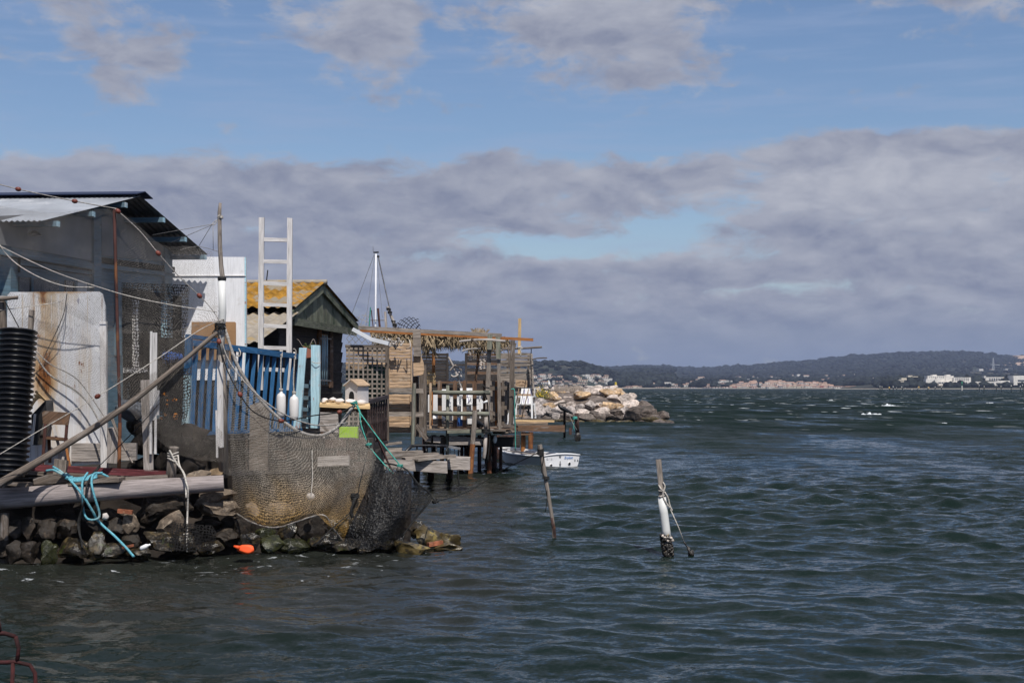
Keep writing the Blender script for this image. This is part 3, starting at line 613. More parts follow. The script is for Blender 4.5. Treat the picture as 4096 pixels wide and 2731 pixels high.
far_terrain(); far_town(); far_forest(); complex_block(); lagoon_marks()
def haze():
    m = bpy.data.materials.new('air_haze'); m.use_nodes = True; g = NT(m.node_tree); pv = g.n('ShaderNodeVolumePrincipled')
    pv.inputs['Color'].default_value = (.55, .66, .95, 1); pv.inputs['Density'].default_value = 8e-5; pv.inputs['Anisotropy'].default_value = .1
    o = g.n('ShaderNodeOutputMaterial'); g.t.links.new(pv.outputs[0], o.inputs['Volume']); MATS['air_haze'] = m
    b = MB().box((0, 3300, 75), (11000, 6900, 160)); tag(b.build('haze', 'air_haze'), 'thin blue haze over the lagoon and hills', 'haze', kind='stuff')
haze()
# ---------------------------------------------------------------- near materials
wood('wood_grey', (.255, .218, .188), stains=(((.12, .10, .085), 2.2, .52, .72, (1, 4, 4)), ((.34, .31, .29), 3., .58, .7, (.6, 6, 6))))
wood('wood_pale', (.40, .355, .325), stains=(((.22, .19, .165), 2.4, .52, .7, (1, 5, 5)),))
wood('wood_old', (.145, .118, .098), stains=(((.26, .235, .22), 2.2, .55, .7, (1, 4, 4)),))
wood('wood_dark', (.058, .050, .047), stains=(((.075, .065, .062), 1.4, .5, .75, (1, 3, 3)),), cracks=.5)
wood('wood_green', (.17, .178, .128), stains=(((.17, .165, .14), 2.5, .52, .66, (1, 6, 6)), ((.03, .05, .03), 1.5, .5, .7)), tone=.3)
wood('wood_moss', (.20, .205, .165), stains=(((.26, .23, .20), 2., .5, .65, (1, 5, 5)),))
wood('wood_tan', (.45, .315, .205), var=.2, stains=(((.30, .21, .135), 2., .55, .72, (1, 6, 6)), ((.52, .43, .34), 1.5, .55, .7)))
wood('wood_yellow', (.60, .42, .22), var=.14)
wood('wood_orange', (.30, .125, .045), var=.25, stains=(((.13, .06, .03), 2., .55, .72, (1, 5, 5)),))
wood('wood_brown', (.145, .088, .058), stains=(((.25, .2, .165), 2., .52, .68, (1, 5, 5)), ((.30, .13, .045), 1.2, .55, .7)))
wood('wood_red', (.115, .032, .036), stains=(((.22, .17, .16), 3., .60, .70, (1, 4, 4)),))
wood('log_wood', (.34, .295, .285), var=.18, stains=(((.19, .16, .15), 1.2, .52, .70, (1, 2.5, 2.5)), ((.36, .21, .10), .8, .66, .74)), cracks=.95)
wood('driftwood', (.42, .38, .35), var=.2)
wood('blue_paint', (.034, .125, .27), var=.2, tone=.14, stains=(((.075, .15, .24), 3., .56, .7, (1, 5, 5)), ((.16, .17, .18), 5., .66, .72, (1, 4, 4))), rough=.55, bump=.25, cracks=.3)
wood('pale_blue_paint', (.40, .60, .68), var=.1, tone=.08, stains=(((.33, .22, .20), 4., .60, .66, (.7, 3, 3)), ((.62, .68, .70), 2., .55, .7)), rough=.6, bump=.25, cracks=.4)
wood('white_paint', (.60, .575, .56), var=.12, tone=.06, stains=(((.38, .33, .30), 4., .62, .70, (.8, 5, 5)),), rough=.6, bump=.2, cracks=.4)
wood('white_board', (.78, .78, .80), var=.05, tone=.04, stains=(((.60, .58, .57), 1.2, .58, .74, (4, .35, 4), 'obj'),), rough=.7, bump=.15, cracks=.15)
wood('wood_house', (.60, .58, .58), var=.05, tone=.05, bump=.1, cracks=.1)
wood('hut_blue', (.115, .18, .225), var=.14, tone=.1, stains=(((.20, .235, .25), 2., .55, .7, (1, 4, 4)), ((.06, .07, .075), 4., .66, .72, (1, 5, 5))), rough=.7)
M('hut_panel', (.20, .20, .205), var=.16, vs=1.5, stains=(((.13, .13, .135), .8, .5, .75), ((.31, .31, .32), .9, .58, .75)), bump=.1)
M('white_metal', (.66, .66, .68), rough=.5, var=.05, vs=2., stains=(((.52, .43, .33), 1.1, .50, .70, (2.6, 1, .32)), ((.40, .24, .12), 1.5, .60, .70, (2.4, 1, .35)), ((.20, .07, .025), 3.2, .645, .68, (1.6, 1, .55)), ((.25, .25, .30), 7., .67, .69, (1.6, 1, .35))), bump=.12, tone=.05)
def sheetmat():
    m = MATS['white_metal'].copy(); m.name = 'sheet_metal'; MATS['sheet_metal'] = m; t = m.node_tree; g = NT.__new__(NT); g.t = t
    p = [n for n in t.nodes if n.type == 'BSDF_PRINCIPLED'][0]; src = p.inputs['Base Color'].links[0].from_socket; tc = [n for n in t.nodes if n.type == 'TEX_COORD'][0].outputs['Object']
    sp = g.n('ShaderNodeSeparateXYZ'); t.links.new(tc, sp.inputs[0]); x, z = sp.outputs[0], sp.outputs[2]
    def spot(cx, cz, sx, sz, w):
        u = g.math('DIVIDE', g.math('SUBTRACT', x, cx), sx); v = g.math('DIVIDE', g.math('SUBTRACT', z, cz), sz)
        return g.math('MULTIPLY', g.math('EXPONENT', g.math('MULTIPLY', g.math('ADD', g.math('MULTIPLY', u, u), g.math('MULTIPLY', v, v)), -1.)), w)
    nz = g.noise(g.mapping(tc, (3.2, 1, 1.)), 2.2, 8, .7); nz2 = g.noise(g.mapping(tc, (6., 1, 1.2)), 5., 6, .7)
    q = g.math('ADD', g.math('ADD', spot(-.15, 1.18, .15, .36, .62), spot(-.19, 2.24, .06, .14, .5)), g.math('ADD', spot(-.08, 1.75, .16, .5, .27), g.math('ADD', spot(.0, 2.32, .6, .035, .35), spot(.22, 1.9, .10, .6, .16))))
    s_ = g.math('ADD', q, g.math('MULTIPLY', g.math('SUBTRACT', nz, .5), .9))
    c = g.mix(g.maprange(s_, .12, .42), src, (.45, .30, .17, 1)); c = g.mix(g.maprange(g.math('ADD', s_, g.math('MULTIPLY', g.math('SUBTRACT', nz2, .5), .5)), .40, .58), c, (.20, .075, .022, 1)); c = g.mix(g.maprange(g.math('ADD', q, g.math('MULTIPLY', g.math('SUBTRACT', nz2, .5), 1.6)), .68, .82), c, (.05, .022, .012, 1))
    sc_ = g.math('MULTIPLY', g.maprange(g.noise(g.mapping(tc, (9, 1, 1.6)), 3., 5, .6), .66, .70), .8); c = g.mix(sc_, c, (.22, .22, .27, 1))
    t.links.new(c, p.inputs['Base Color'])
M('rust_patch', (.22, .085, .03), rough=.95, var=.45, vs=9., stretch=(2, 2, .6), stains=(((.07, .025, .012), 6., .5, .6, (2, 1, .5)),), bump=.6)
sheetmat()
M('rust_pole', (.085, .036, .03), rough=.8, var=.3, vs=9., stretch=(1, 1, .25), stains=(((.20, .085, .035), 5., .58, .70, (1, 1, .3)),), bump=.3)
M('rust_rail', (.045, .012, .012), rough=.85, var=.4, vs=20, bump=.4)
M('rust_iron', (.055, .030, .025), rough=.85, var=.4, vs=8, stains=(((.20, .08, .03), 5., .56, .70),), bump=.5)
M('pile_rust', (.16, .062, .03), rough=.85, var=.4, vs=6, stretch=(1, 1, .4), stains=(((.33, .14, .045), 2.5, .5, .68, (1, 1, .6)), ((.05, .03, .022), 3., .55, .66)), bump=.5)
M('galv_sheet', (.40, .42, .45), rough=.45, metal=.35, var=.08, vs=2., stains=(((.52, .53, .55), 2., .56, .72),), bump=.05)
M('shaded_sheet', (.055, .057, .062), rough=.55, metal=.3, var=.2, stains=(((.13, .13, .135), 3., .55, .75),), bump=.1)  # shade on the roof's underside is put into this sheet colour
M('navy_sheet', (.018, .026, .062), rough=.38, metal=.2, var=.1, bump=.05)
M('lichen_roof', (.29, .15, .025), rough=.95, spec=.1, var=.25, vs=5., stains=(((.25, .215, .165), 1.7, .50, .60), ((.42, .36, .26), 15., .69, .74), ((.14, .10, .05), 8., .60, .68)), bump=.6, tone=.1)
M('asbestos_roof', (.30, .265, .22), rough=.95, spec=.1, var=.12, vs=4., stains=(((.32, .235, .12), 2.5, .50, .70), ((.20, .175, .15), 5., .60, .75)), bump=.4)
M('black_plastic', (.012, .012, .014), rough=.34, spec=.5, var=.25, vs=3., bump=.06, tone=0)
M('pvc_pipe', (.62, .62, .60), rough=.4, var=.06, vs=2., stains=(((.42, .34, .24), 3., .60, .75, (1, 1, .3)),), bump=.05)
M('rope_white', (.48, .445, .40), rough=.9, var=.25, vs=40, bump=.6, bs=90)
M('rope_grey', (.30, .28, .26), rough=.9, var=.3, vs=40, bump=.6, bs=90)
M('rope_black', (.018, .018, .018), rough=.8, var=.4, vs=30, bump=.5)
M('rope_cyan', (.12, .36, .44), rough=.75, var=.22, vs=40, bump=.7, bs=110, stains=(((.30, .40, .40), 2.5, .56, .7),))
M('rope_teal', (.06, .30, .25), rough=.75, var=.22, vs=30, bump=.5)
M('float_brown', (.17, .045, .03), rough=.42, var=.15, bump=.05)
M('fender_white', (.72, .69, .67), rough=.4, spec=.5, var=.05, vs=3., stains=(((.60, .52, .46), 2., .6, .75),), bump=.05)
M('buoy_orange', (.80, .10, .025), rough=.45, var=.08, bump=.08)
M('orange_cloth', (.78, .26, .02), rough=.8, bump=.3)
M('terracotta', (.34, .13, .085), rough=.85, bump=.15); M('leaf_green', (.07, .10, .03), rough=.8, var=.4, bump=0); M('soil', (.028, .022, .018), rough=1, var=.4, vs=3., bump=.8, bs=14)
M('earth', (.105, .083, .062), rough=1, var=.4, vs=2.2, stains=(((.19, .155, .12), 1.2, .52, .66),), bump=.8, bs=12)
M('card_brown', (.33, .19, .095), rough=.8, var=.08, stains=(((.24, .13, .06), 2., .6, .75),), bump=.05)
M('stone_white', (.70, .65, .61), rough=.85, var=.1, vs=5., stains=(((.52, .46, .42), 5., .58, .72),), bump=.3)
M('lime_plastic', (.36, .60, .02), rough=.5, var=.05, bump=0)
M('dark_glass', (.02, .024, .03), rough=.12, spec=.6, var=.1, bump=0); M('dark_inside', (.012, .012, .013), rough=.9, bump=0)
M('curtain', (.55, .53, .52), rough=.9, bump=.1); M('screen_black', (.015, .015, .016), rough=.35, var=.2, bump=.05); M('grey_cloth', (.20, .22, .25), rough=.9, bump=.3); M('blue_tarp', (.03, .12, .42), rough=.5, bump=.15)
M('gutter_white', (.62, .64, .68), rough=.4, var=.04, bump=.03)
M('brown_baluster', (.040, .026, .024), rough=.55, var=.3, bump=.2, stains=(((.14, .11, .10), 9., .64, .70),)); M('green_sheet', (.022, .085, .065), rough=.6, bump=.1)
M('thatch', (.34, .265, .175), rough=.95, spec=.1, var=.4, vs=9., uv=False, bump=0, tone=.25); M('thatch_dark', (.12, .085, .055), rough=.95, spec=.1, var=.4, vs=9., bump=0)
M('white_plastic', (.78, .78, .78), rough=.38, spec=.5, var=.02, bump=0); M('lavender', (.30, .28, .42), rough=.6, bump=0)
M('boat_white', (.74, .74, .75), rough=.32, spec=.5, var=.04, vs=2., stains=(((.58, .55, .52), 2., .62, .78),), bump=.03); M('boat_inner', (.56, .55, .55), rough=.6, var=.06, bump=.05); M('letter_blue', (.06, .22, .55), rough=.5, bump=0); M('letter_black', (.03, .03, .03), rough=.6, bump=0); M('letter_brown', (.11, .065, .05), rough=.9, bump=0)
M('boat_hull_side', (.07, .075, .08), rough=.4, var=.15, bump=.03)
M('shell', (.55, .48, .42), rough=.7, var=.25, vs=9, bump=.4); M('mussel', (.035, .030, .026), rough=.35, spec=.6, var=.6, vs=22, stains=(((.30, .24, .15), 14., .60, .67),), bump=.9)
M('steel_grey', (.25, .25, .26), rough=.5, metal=.5, bump=.1); M('bush_green', (.085, .10, .025), rough=.9, var=.4, vs=3, bump=0); M('flower_yellow', (.72, .50, .02), rough=.8, bump=0); M('dry_grass', (.30, .25, .21), rough=.95, bump=0); M('gull_white', (.8, .8, .8), bump=0); M('gull_grey', (.2, .21, .23), bump=0)
def rockmat(name, base, st, rough=.85, spec=.3, k=None):
    k = k or (3.4 if name.startswith(('stone', 'brick')) else 1.6)
    return M(name, base, rough=rough, spec=spec, var=.34, vs=2.4 * k, stains=[(c, s_ * k, lo, hi) for c, s_, lo, hi in st], bump=1., bs=8. * k, tone=.35)
rockmat('rock_pale', (.47, .395, .345), (((.58, .51, .46), 1.6, .5, .66), ((.40, .24, .13), .9, .60, .72), ((.18, .16, .15), 2.6, .58, .70)))
rockmat('rock_ochre', (.42, .29, .17), (((.50, .42, .35), 1.5, .52, .66), ((.36, .17, .09), 1.2, .58, .70)))
rockmat('rock_grey', (.36, .315, .29), (((.48, .43, .40), 1.5, .52, .68), ((.14, .125, .12), 2.2, .56, .68)))
rockmat('rock_brown', (.125, .10, .085), (((.22, .18, .15), 1.6, .54, .68), ((.05, .042, .036), 2.2, .54, .66)), rough=.6)
rockmat('rock_weed', (.085, .062, .024), (((.25, .19, .06), 4., .54, .66), ((.03, .024, .014), 5., .5, .62)), rough=.35, spec=.5)
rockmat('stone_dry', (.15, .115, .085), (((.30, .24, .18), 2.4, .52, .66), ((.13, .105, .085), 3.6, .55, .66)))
rockmat('stone_dark', (.026, .020, .015), (((.085, .062, .044), 2.6, .54, .68), ((.04, .033, .028), 3.6, .53, .65)), rough=.6)  # shade of the log and deck edge darkened into this stone colour
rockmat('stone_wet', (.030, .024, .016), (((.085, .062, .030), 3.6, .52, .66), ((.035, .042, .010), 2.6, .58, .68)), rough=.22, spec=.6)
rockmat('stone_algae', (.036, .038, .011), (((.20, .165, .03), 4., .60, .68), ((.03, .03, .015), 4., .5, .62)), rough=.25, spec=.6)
rockmat('brick_red', (.24, .085, .045), (((.33, .17, .10), 4., .55, .7),))
netmat('net_grey', (.31, .28, .24), .022, .165, col2=(.62, .37, .11), c2r=(.05, .95))
netmat('net_thin', (.24, .22, .20), .020, .10)
netmat('net_low', (.22, .195, .17), .021, .11)
netmat('net_black', (.014, .013, .013), .044, .34, diamond=False)
netmat('net_wet', (.008, .008, .009), .028, .31, diamond=False, rough=.38, spec=.5, holes=.3, glint=.8)
netmat('net_white', (.42, .41, .42), .12, .16, warp=.5); netmat('wire_mesh', (.03, .032, .04), .085, .22, warp=0., holes=0.); netmat('chicken_wire', (.36, .36, .36), .11, .13, warp=.3)
def brickmat():
    m = bpy.data.materials.new('brick_wall'); m.use_nodes = True; g = NT(m.node_tree); tc = g.n('ShaderNodeTexCoord'); b = g.n('ShaderNodeTexBrick')
    mp = g.mapping(tc.outputs['UV'], (1, 1, 1)); g.t.links.new(mp, b.inputs[0]); b.inputs['Color1'].default_value = (.075, .046, .036, 1); b.inputs['Color2'].default_value = (.085, .068, .056, 1); b.inputs['Mortar'].default_value = (.035, .03, .026, 1)
    b.inputs['Scale'].default_value = 1.; b.inputs['Brick Width'].default_value = .34; b.inputs['Row Height'].default_value = .16; b.inputs['Mortar Size'].default_value = .018; b.inputs['Bias'].default_value = .1
    col = g.mix(g.maprange(g.noise(tc.outputs['Object'], 3.5, 6, .65), .45, .65), b.outputs[0], (.05, .043, .038, 1))
    p = g.n('ShaderNodeBsdfPrincipled'); g.t.links.new(col, p.inputs[0]); p.inputs['Roughness'].default_value = .95; o = g.n('ShaderNodeOutputMaterial'); g.t.links.new(p.outputs[0], o.inputs[0]); MATS['brick_wall'] = m
brickmat()
# ---------------------------------------------------------------- helpers on the picture plane
def RP(px, py, p0, n):
    q = P(px, py, 10.) - CAM; t = (Vector(p0) - CAM).dot(n) / q.dot(n); return CAM + q * t
def plank(mb, x0, y0, x1, y1, wpx, d, t=.03, d1=None, **k):
    d1 = d1 or d; return mb.bar(P(x0, y0, d), P(x1, y1, d1), px2m(wpx, d), t, **k)
def stick(x0, y0, x1, y1, wpx, d, name, mat, label, cat, d1=None, rnd=True, taper=1., group=None, t=None, seg=5, wob=.04, bow=0.):
    d1 = d1 or d; a = P(x0, y0, d); b = P(x1, y1, d1); r = px2m(wpx, d) / 2
    if rnd:
        n = seg; up = Vector((random.uniform(-1, 1), 0, random.uniform(-1, 1))) * bow
        pts = [a.lerp(b, i / n) + up * math.sin(math.pi * i / n) for i in range(n + 1)]
        mb = MB().tube(pts, [r * (1 + (taper - 1) * i / n) for i in range(n + 1)], 9, wob=wob)
    else: mb = MB().bar(a, b, 2 * r, t or 2 * r, seg=4, wob=r * .07, taper=taper)
    return T(mb, name, mat, label, cat, group, smooth=rnd, angle=50 if rnd else None)
def boardpoly(pts, d, t, name, mat, label, cat, dd=None):
    return T(MB().prism([P(x, y, d if dd is None else dd[i]) for i, (x, y) in enumerate(pts)], t), name, mat, label, cat)
def textmesh(body, size, mat, name, parent, loc, rotm, extrude=.002, align='CENTER', shear=0.):
    cu = bpy.data.curves.new('lettering', 'FONT'); cu.body = body; cu.size = size; cu.extrude = extrude; cu.align_x = align; cu.align_y = 'CENTER'; cu.shear = shear
    tmp = bpy.data.objects.new('lettering', cu); COL.objects.link(tmp); bpy.context.view_layer.update()
    me = bpy.data.meshes.new_from_object(tmp.evaluated_get(bpy.context.evaluated_depsgraph_get())); bpy.data.objects.remove(tmp); me.materials.clear(); me.materials.append(MATS[mat])
    o = bpy.data.objects.new(name, me); COL.objects.link(o); o.parent = parent
    o.matrix_local = Matrix.Translation(Vector(loc) - ORG[parent.name]) @ rotm.to_4x4(); return o
def knot(mb, p, r, n=5, rr=.006, seed=0):
    rnd = random.Random(seed); p = Vector(p)
    for _ in range(n):
        a = rnd.uniform(0, 6.28); tl = Vector((rnd.uniform(-.4, .4), rnd.uniform(-.4, .4), 1)).normalized(); u = tl.orthogonal().normalized(); w = tl.cross(u)
        mb.tube([p + (u * math.cos(a + k * .9) + w * math.sin(a + k * .9)) * r * rnd.uniform(.8, 1.2) + tl * (k - 3) * r * .12 for k in range(8)], rr, 5)
# ---------------------------------------------------------------- ground of the bank
top = [(-16, 18.35), (-6.4, 18.35), (-3.75, 19.05), (-2.95, 19.7), (-2.45, 20.4), (-2.3, 22.), (-2.45, 26.), (-2.75, 31.), (-3.6, 38), (-16, 39)]
mb = MB(); mb.prism([Vector((x, y, 1.02)) for x, y in top], (0, 0, -1.6)); S(mb, 'shore_ground', 'soil')
mb = MB(); rows = []
for t in np.linspace(0, 1, 8):
    r = []
    for px in np.linspace(-1500, 1640, 90):
        f = P(px, 2230 - max(0, px) * .03, 17.75 + max(0, px) * .0010); b_ = Vector((f.x * 1.02, f.y + .75, .98)); p = Vector((f.x, f.y, -.3)).lerp(b_, t); p.z += .10 * mnoise.fractal(p * 3.3, 1, 2, 4); p.y += .16 * mnoise.fractal(p * 2.7, 1, 2, 3); r.append(p)
    rows.append(r)
S(mb.grid(rows), 'bank_slope', 'soil', True)
TER = [P(900, 1745, 20.75), P(1490, 1745, 20.6)]
mb = MB(); mb.box((-3.55, 22.9, 1.22), (2.3, 4.2, .42)); S(mb, 'terrace', 'soil')
w0 = P(985, 1800, 20.6); w1 = P(1490, 1800, 20.6)
T(MB().box(((w0.x + w1.x) / 2, 20.65, 1.0), (w1.x - w0.x, .22, .92)), 'brick_wall', 'brick_wall', 'low wall of old bricks behind the big hanging net', 'wall')
# ---------------------------------------------------------------- stones of the bank
BR = []
def stone(px, py, wx, wy, d, mat, label, group, dep=.9, seed=None, cuts=9):
    seed = seed if seed is not None else len(BR) * 7 + 3
    c = P(px, py, d); mb = MB().blob(c, (px2m(wx, d) * 1.2, px2m(wx, d) * dep, px2m(wy, d) * 1.25), seed, 3 if wx < 70 else 4, cuts + 3, .26, rz=random.uniform(-.3, .3))
    o = T(mb, 'bank_stone', mat, label, 'stone', group, smooth=True, angle=26); BR.append(o); return o
GB = 'loose stones of the bank'
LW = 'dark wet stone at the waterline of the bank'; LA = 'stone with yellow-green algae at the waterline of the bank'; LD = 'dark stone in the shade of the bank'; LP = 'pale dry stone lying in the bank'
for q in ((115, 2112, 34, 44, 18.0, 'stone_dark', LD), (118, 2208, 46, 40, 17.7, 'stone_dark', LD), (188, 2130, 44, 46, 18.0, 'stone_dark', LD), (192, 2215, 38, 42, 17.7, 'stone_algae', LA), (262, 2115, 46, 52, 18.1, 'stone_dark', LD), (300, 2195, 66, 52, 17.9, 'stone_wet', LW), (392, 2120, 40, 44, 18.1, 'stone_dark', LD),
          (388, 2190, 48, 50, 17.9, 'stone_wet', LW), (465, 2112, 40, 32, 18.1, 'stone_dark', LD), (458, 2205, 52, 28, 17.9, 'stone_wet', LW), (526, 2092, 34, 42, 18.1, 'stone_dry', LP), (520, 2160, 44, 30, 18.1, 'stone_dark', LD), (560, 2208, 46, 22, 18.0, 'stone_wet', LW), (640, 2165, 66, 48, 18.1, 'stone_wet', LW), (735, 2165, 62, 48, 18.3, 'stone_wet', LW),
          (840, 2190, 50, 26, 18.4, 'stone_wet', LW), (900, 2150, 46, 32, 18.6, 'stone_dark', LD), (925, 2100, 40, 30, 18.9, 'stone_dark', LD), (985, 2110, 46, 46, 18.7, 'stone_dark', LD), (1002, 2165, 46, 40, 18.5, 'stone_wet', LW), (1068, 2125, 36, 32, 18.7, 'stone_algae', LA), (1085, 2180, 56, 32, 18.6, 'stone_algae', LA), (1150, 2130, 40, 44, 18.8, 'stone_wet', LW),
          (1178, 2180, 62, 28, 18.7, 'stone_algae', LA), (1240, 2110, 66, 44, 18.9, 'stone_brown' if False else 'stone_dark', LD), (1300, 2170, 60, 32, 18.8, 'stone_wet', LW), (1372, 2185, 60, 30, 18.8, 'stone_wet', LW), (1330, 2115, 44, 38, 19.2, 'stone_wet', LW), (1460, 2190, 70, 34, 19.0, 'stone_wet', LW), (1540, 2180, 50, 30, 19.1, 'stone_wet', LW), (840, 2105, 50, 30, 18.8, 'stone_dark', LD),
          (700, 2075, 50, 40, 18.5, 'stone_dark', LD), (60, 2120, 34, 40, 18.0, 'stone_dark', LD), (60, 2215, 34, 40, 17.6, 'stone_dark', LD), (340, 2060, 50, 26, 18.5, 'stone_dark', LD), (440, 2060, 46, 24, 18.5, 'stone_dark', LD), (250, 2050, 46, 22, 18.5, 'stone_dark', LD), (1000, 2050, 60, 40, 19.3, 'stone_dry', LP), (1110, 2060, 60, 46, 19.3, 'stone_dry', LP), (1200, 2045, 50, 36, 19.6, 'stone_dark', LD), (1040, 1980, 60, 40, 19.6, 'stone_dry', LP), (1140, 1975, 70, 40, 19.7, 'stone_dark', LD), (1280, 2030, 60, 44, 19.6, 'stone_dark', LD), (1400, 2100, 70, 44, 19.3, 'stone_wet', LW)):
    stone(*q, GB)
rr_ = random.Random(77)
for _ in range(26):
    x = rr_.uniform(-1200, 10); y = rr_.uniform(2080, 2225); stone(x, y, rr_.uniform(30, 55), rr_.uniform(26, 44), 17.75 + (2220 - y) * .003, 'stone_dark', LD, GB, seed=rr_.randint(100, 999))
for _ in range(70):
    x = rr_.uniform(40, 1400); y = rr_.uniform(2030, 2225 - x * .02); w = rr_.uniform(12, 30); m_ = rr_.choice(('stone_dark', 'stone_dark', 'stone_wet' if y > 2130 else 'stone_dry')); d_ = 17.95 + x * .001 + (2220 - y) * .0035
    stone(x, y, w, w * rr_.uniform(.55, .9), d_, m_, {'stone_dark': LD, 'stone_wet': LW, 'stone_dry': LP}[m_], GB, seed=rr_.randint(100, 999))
stone(645, 2040, 100, 58, 18.35, 'stone_dark', 'large dark slab leaning under the end of the log', None, dep=.6, cuts=7, seed=91)
stone(690, 2095, 60, 44, 18.2, 'stone_dry', 'broken tan slab below the large leaning slab', None, dep=.6, seed=92)
stone(855, 1985, 72, 44, 18.6, 'stone_dry', 'porous pale boulder below the log end', None, seed=93)
stone(865, 2030, 78, 40, 18.55, 'stone_dry', 'hollowed brown boulder under the porous pale one', None, seed=94)
stone(800, 1905, 46, 22, 18.7, 'stone_dry', 'flat pale stone lying on the log end beside the mooring post', None, seed=95)
stone(870, 1895, 34, 22, 18.9, 'rock_ochre', 'small rust-yellow stone lying at the foot of the mast', None, seed=96)
GW = 'wet rocks washed by waves off the bank'
for px, py, wx, wy, d, m, l in ((1638, 2192, 66, 32, 19.2, 'rock_weed', 'glistening pale rock in the water below the black net'), (1715, 2152, 62, 40, 19.9, 'rock_weed', 'weedy brown rock awash behind the orange brick'), (1795, 2160, 40, 36, 19.9, 'rock_weed', 'outermost weedy rock of the bank, splashed by a wave'), (1790, 2188, 56, 18, 19.5, 'rock_weed', 'low flat weedy rock just above the water'), (1660, 2120, 40, 32, 20.2, 'stone_wet', 'dark wet rock right of the black net'), (1580, 2165, 44, 34, 19.6, 'stone_wet', 'dark wet rock under the black net')):
    stone(px, py, wx, wy, d, m, l, GW)
T(MB().bar(P(1712, 2178, 19.4), P(1768, 2168, 19.5), .055, .08), 'loose_brick', 'brick_red', 'orange brick lying on the wet rocks', 'brick')
T(MB().bar(P(492, 2190, 17.7), P(530, 2180, 17.8), .03, .06), 'tile_shard', 'brick_red', 'red tile shard at the water below the cyan rope', 'tile')
T(MB().bar(P(472, 2042, 18.0), P(530, 2048, 18.0), .05, .06), 'tile_fragment', 'brick_red', 'red roof tile fragment under the log', 'tile')
T(MB().blob(P(423, 2062, 18.0), (.055, .05, .055), 5, 2, 7, .05), 'white_stone', 'stone_white', 'small white stone under the log beside the cyan rope', 'stone')
T(MB().lathe([(.012, 0), (.03, .02), (.03, .09), (.012, .12), (.012, .14)], P(560, 2195, 17.6), (1, 0, .45)), 'plastic_bottle', 'white_plastic', 'small white plastic bottle washed up at the waterline', 'bottle', smooth=True)
# ---------------------------------------------------------------- deck edge, log, bollard
lg = crom([P(-1300, 2040, 17.6), P(-120, 2000, 17.9), P(300, 1972, 18.05), P(620, 1950, 18.2), P(895, 1932, 18.35)], 6)
T(MB().tube(lg, [px2m(46, 18) * (1 - .012 * i) for i in range(len(lg))], 16, wob=.025), 'beam_log', 'log_wood', 'long weathered grey log lying along the edge of the bank', 'log', smooth=True, angle=60)
root = E('edge_deck', 'narrow plank deck with dark red edge board behind the log', 'deck', P(400, 1900, 18.6)); mb = MB(); plank(mb, 110, 1868, 700, 1897, 26, 18.5, .05, seg=3, wob=.003); mb.build('edge_board', 'wood_red', root); mb = MB()
for i, (a, b, w) in enumerate(((60, 690, .10), (90, 720, .12), (60, 730, .14))): plank(mb, a, 1888 + i * 6, b, 1915 + i * 4, 12, 18.9 + i * .2, .2, seg=3, wob=.004)
mb.build('deck_board', 'wood_old', root)
mb = MB(); plank(mb, 470, 1918, 672, 1906, 18, 18.3, .06); mb.build('ledge_board', 'wood_grey', root)
boardpoly([(132, 1916), (178, 1900), (270, 1905), (275, 1930), (135, 1936)], 18.1, .25, 'plank_offcut', 'wood_old', 'short rough plank lying on the log under the cyan rope', 'plank')
boardpoly([(270, 1935), (420, 1910), (476, 1912), (476, 1927), (400, 1930), (275, 1942)], 17.95, .3, 'split_plank', 'wood_old', 'split board jutting over the log beside the cyan rope coil', 'plank')
stick(-20, 1925, 122, 1938, 14, 17.7, 'loose_plank', 'wood_old', 'dark plank end lying on the log at the left edge', 'plank', rnd=False, t=.2)
stick(45, 1870, -10, 2000, 20, 18.1, 'deck_stub', 'wood_old', 'dark squared timber standing behind the log at the left edge', 'post', rnd=False)
stick(20, 2050, 12, 2290, 34, 17.9, 'foot_pile', 'wood_old', 'dark pile under the log at the left edge of the bank', 'pile')
stick(247, 1838, 240, 1912, 48, 18.45, 'stub_post', 'wood_grey', 'short thick wooden stub post behind the cyan rope coil', 'post', rnd=False, t=.1)
root = E('mooring_bollard', 'grey wooden mooring bollard with a turned head, standing on the log', 'bollard', P(690, 1912, 18.35)); d = 18.35
MB().tube([P(682, 1925, d), P(688, 1850, d), P(692, 1822, d)], [.07, .062, .05], 12, wob=.05).build('post', 'wood_grey', root, True); MB().lathe([(.047, 0), (.06, .03), (.05, .07), (.062, .09), (.064, .115), (.05, .125), (.01, .128)], P(694, 1824, d), (.04, 0, 1)).build('head', 'wood_grey', root, True)
r = rope([(678, 1800, 18.25), (705, 1850, 18.2), (735, 1890, 18.15), (745, 1930, 17.95), (752, 1960, 17.93), (750, 2050, 18.0), (748, 2120, 17.9), (748, 2205, 17.7)], .012, 7); r.tube(crom([P(712, 1822, 18.3), P(718, 1860, 18.2), P(740, 1910, 18.05), P(745, 1990, 17.9)], 5), .011, 6); r.tube(crom([P(676, 1835, 18.3), P(700, 1845, 18.2), P(714, 1848, 18.3)], 4), .012, 6)
for k in range(3): r.tube(crom([P(670, 1812 + 10 * k, 18.3), P(690, 1816 + 10 * k, 18.26), P(714, 1808 + 12 * k, 18.34)], 3), .010, 6)
T(r, 'mooring_rope', 'rope_white', 'white rope hanging from the bollard down to the water', 'rope', smooth=True)
r = MB(); d = 17.95
r.tube(crom([P(212, 1866, 18.2), P(255, 1895, 18.1), P(320, 1965, 17.85), P(368, 2040, 17.9), P(395, 2085, 18.0), P(455, 2140, 17.9), P(500, 2185, 17.7), P(535, 2225, 17.5)], 6), .016, 8)
r.tube(crom([P(185, 1882, 18.2), P(215, 1880, 18.15), P(250, 1897, 18.1), P(300, 1912, 18.1), P(355, 1905, 18.1), P(400, 1893, 18.1), P(435, 1908, 18.15)], 5), .0155, 8)
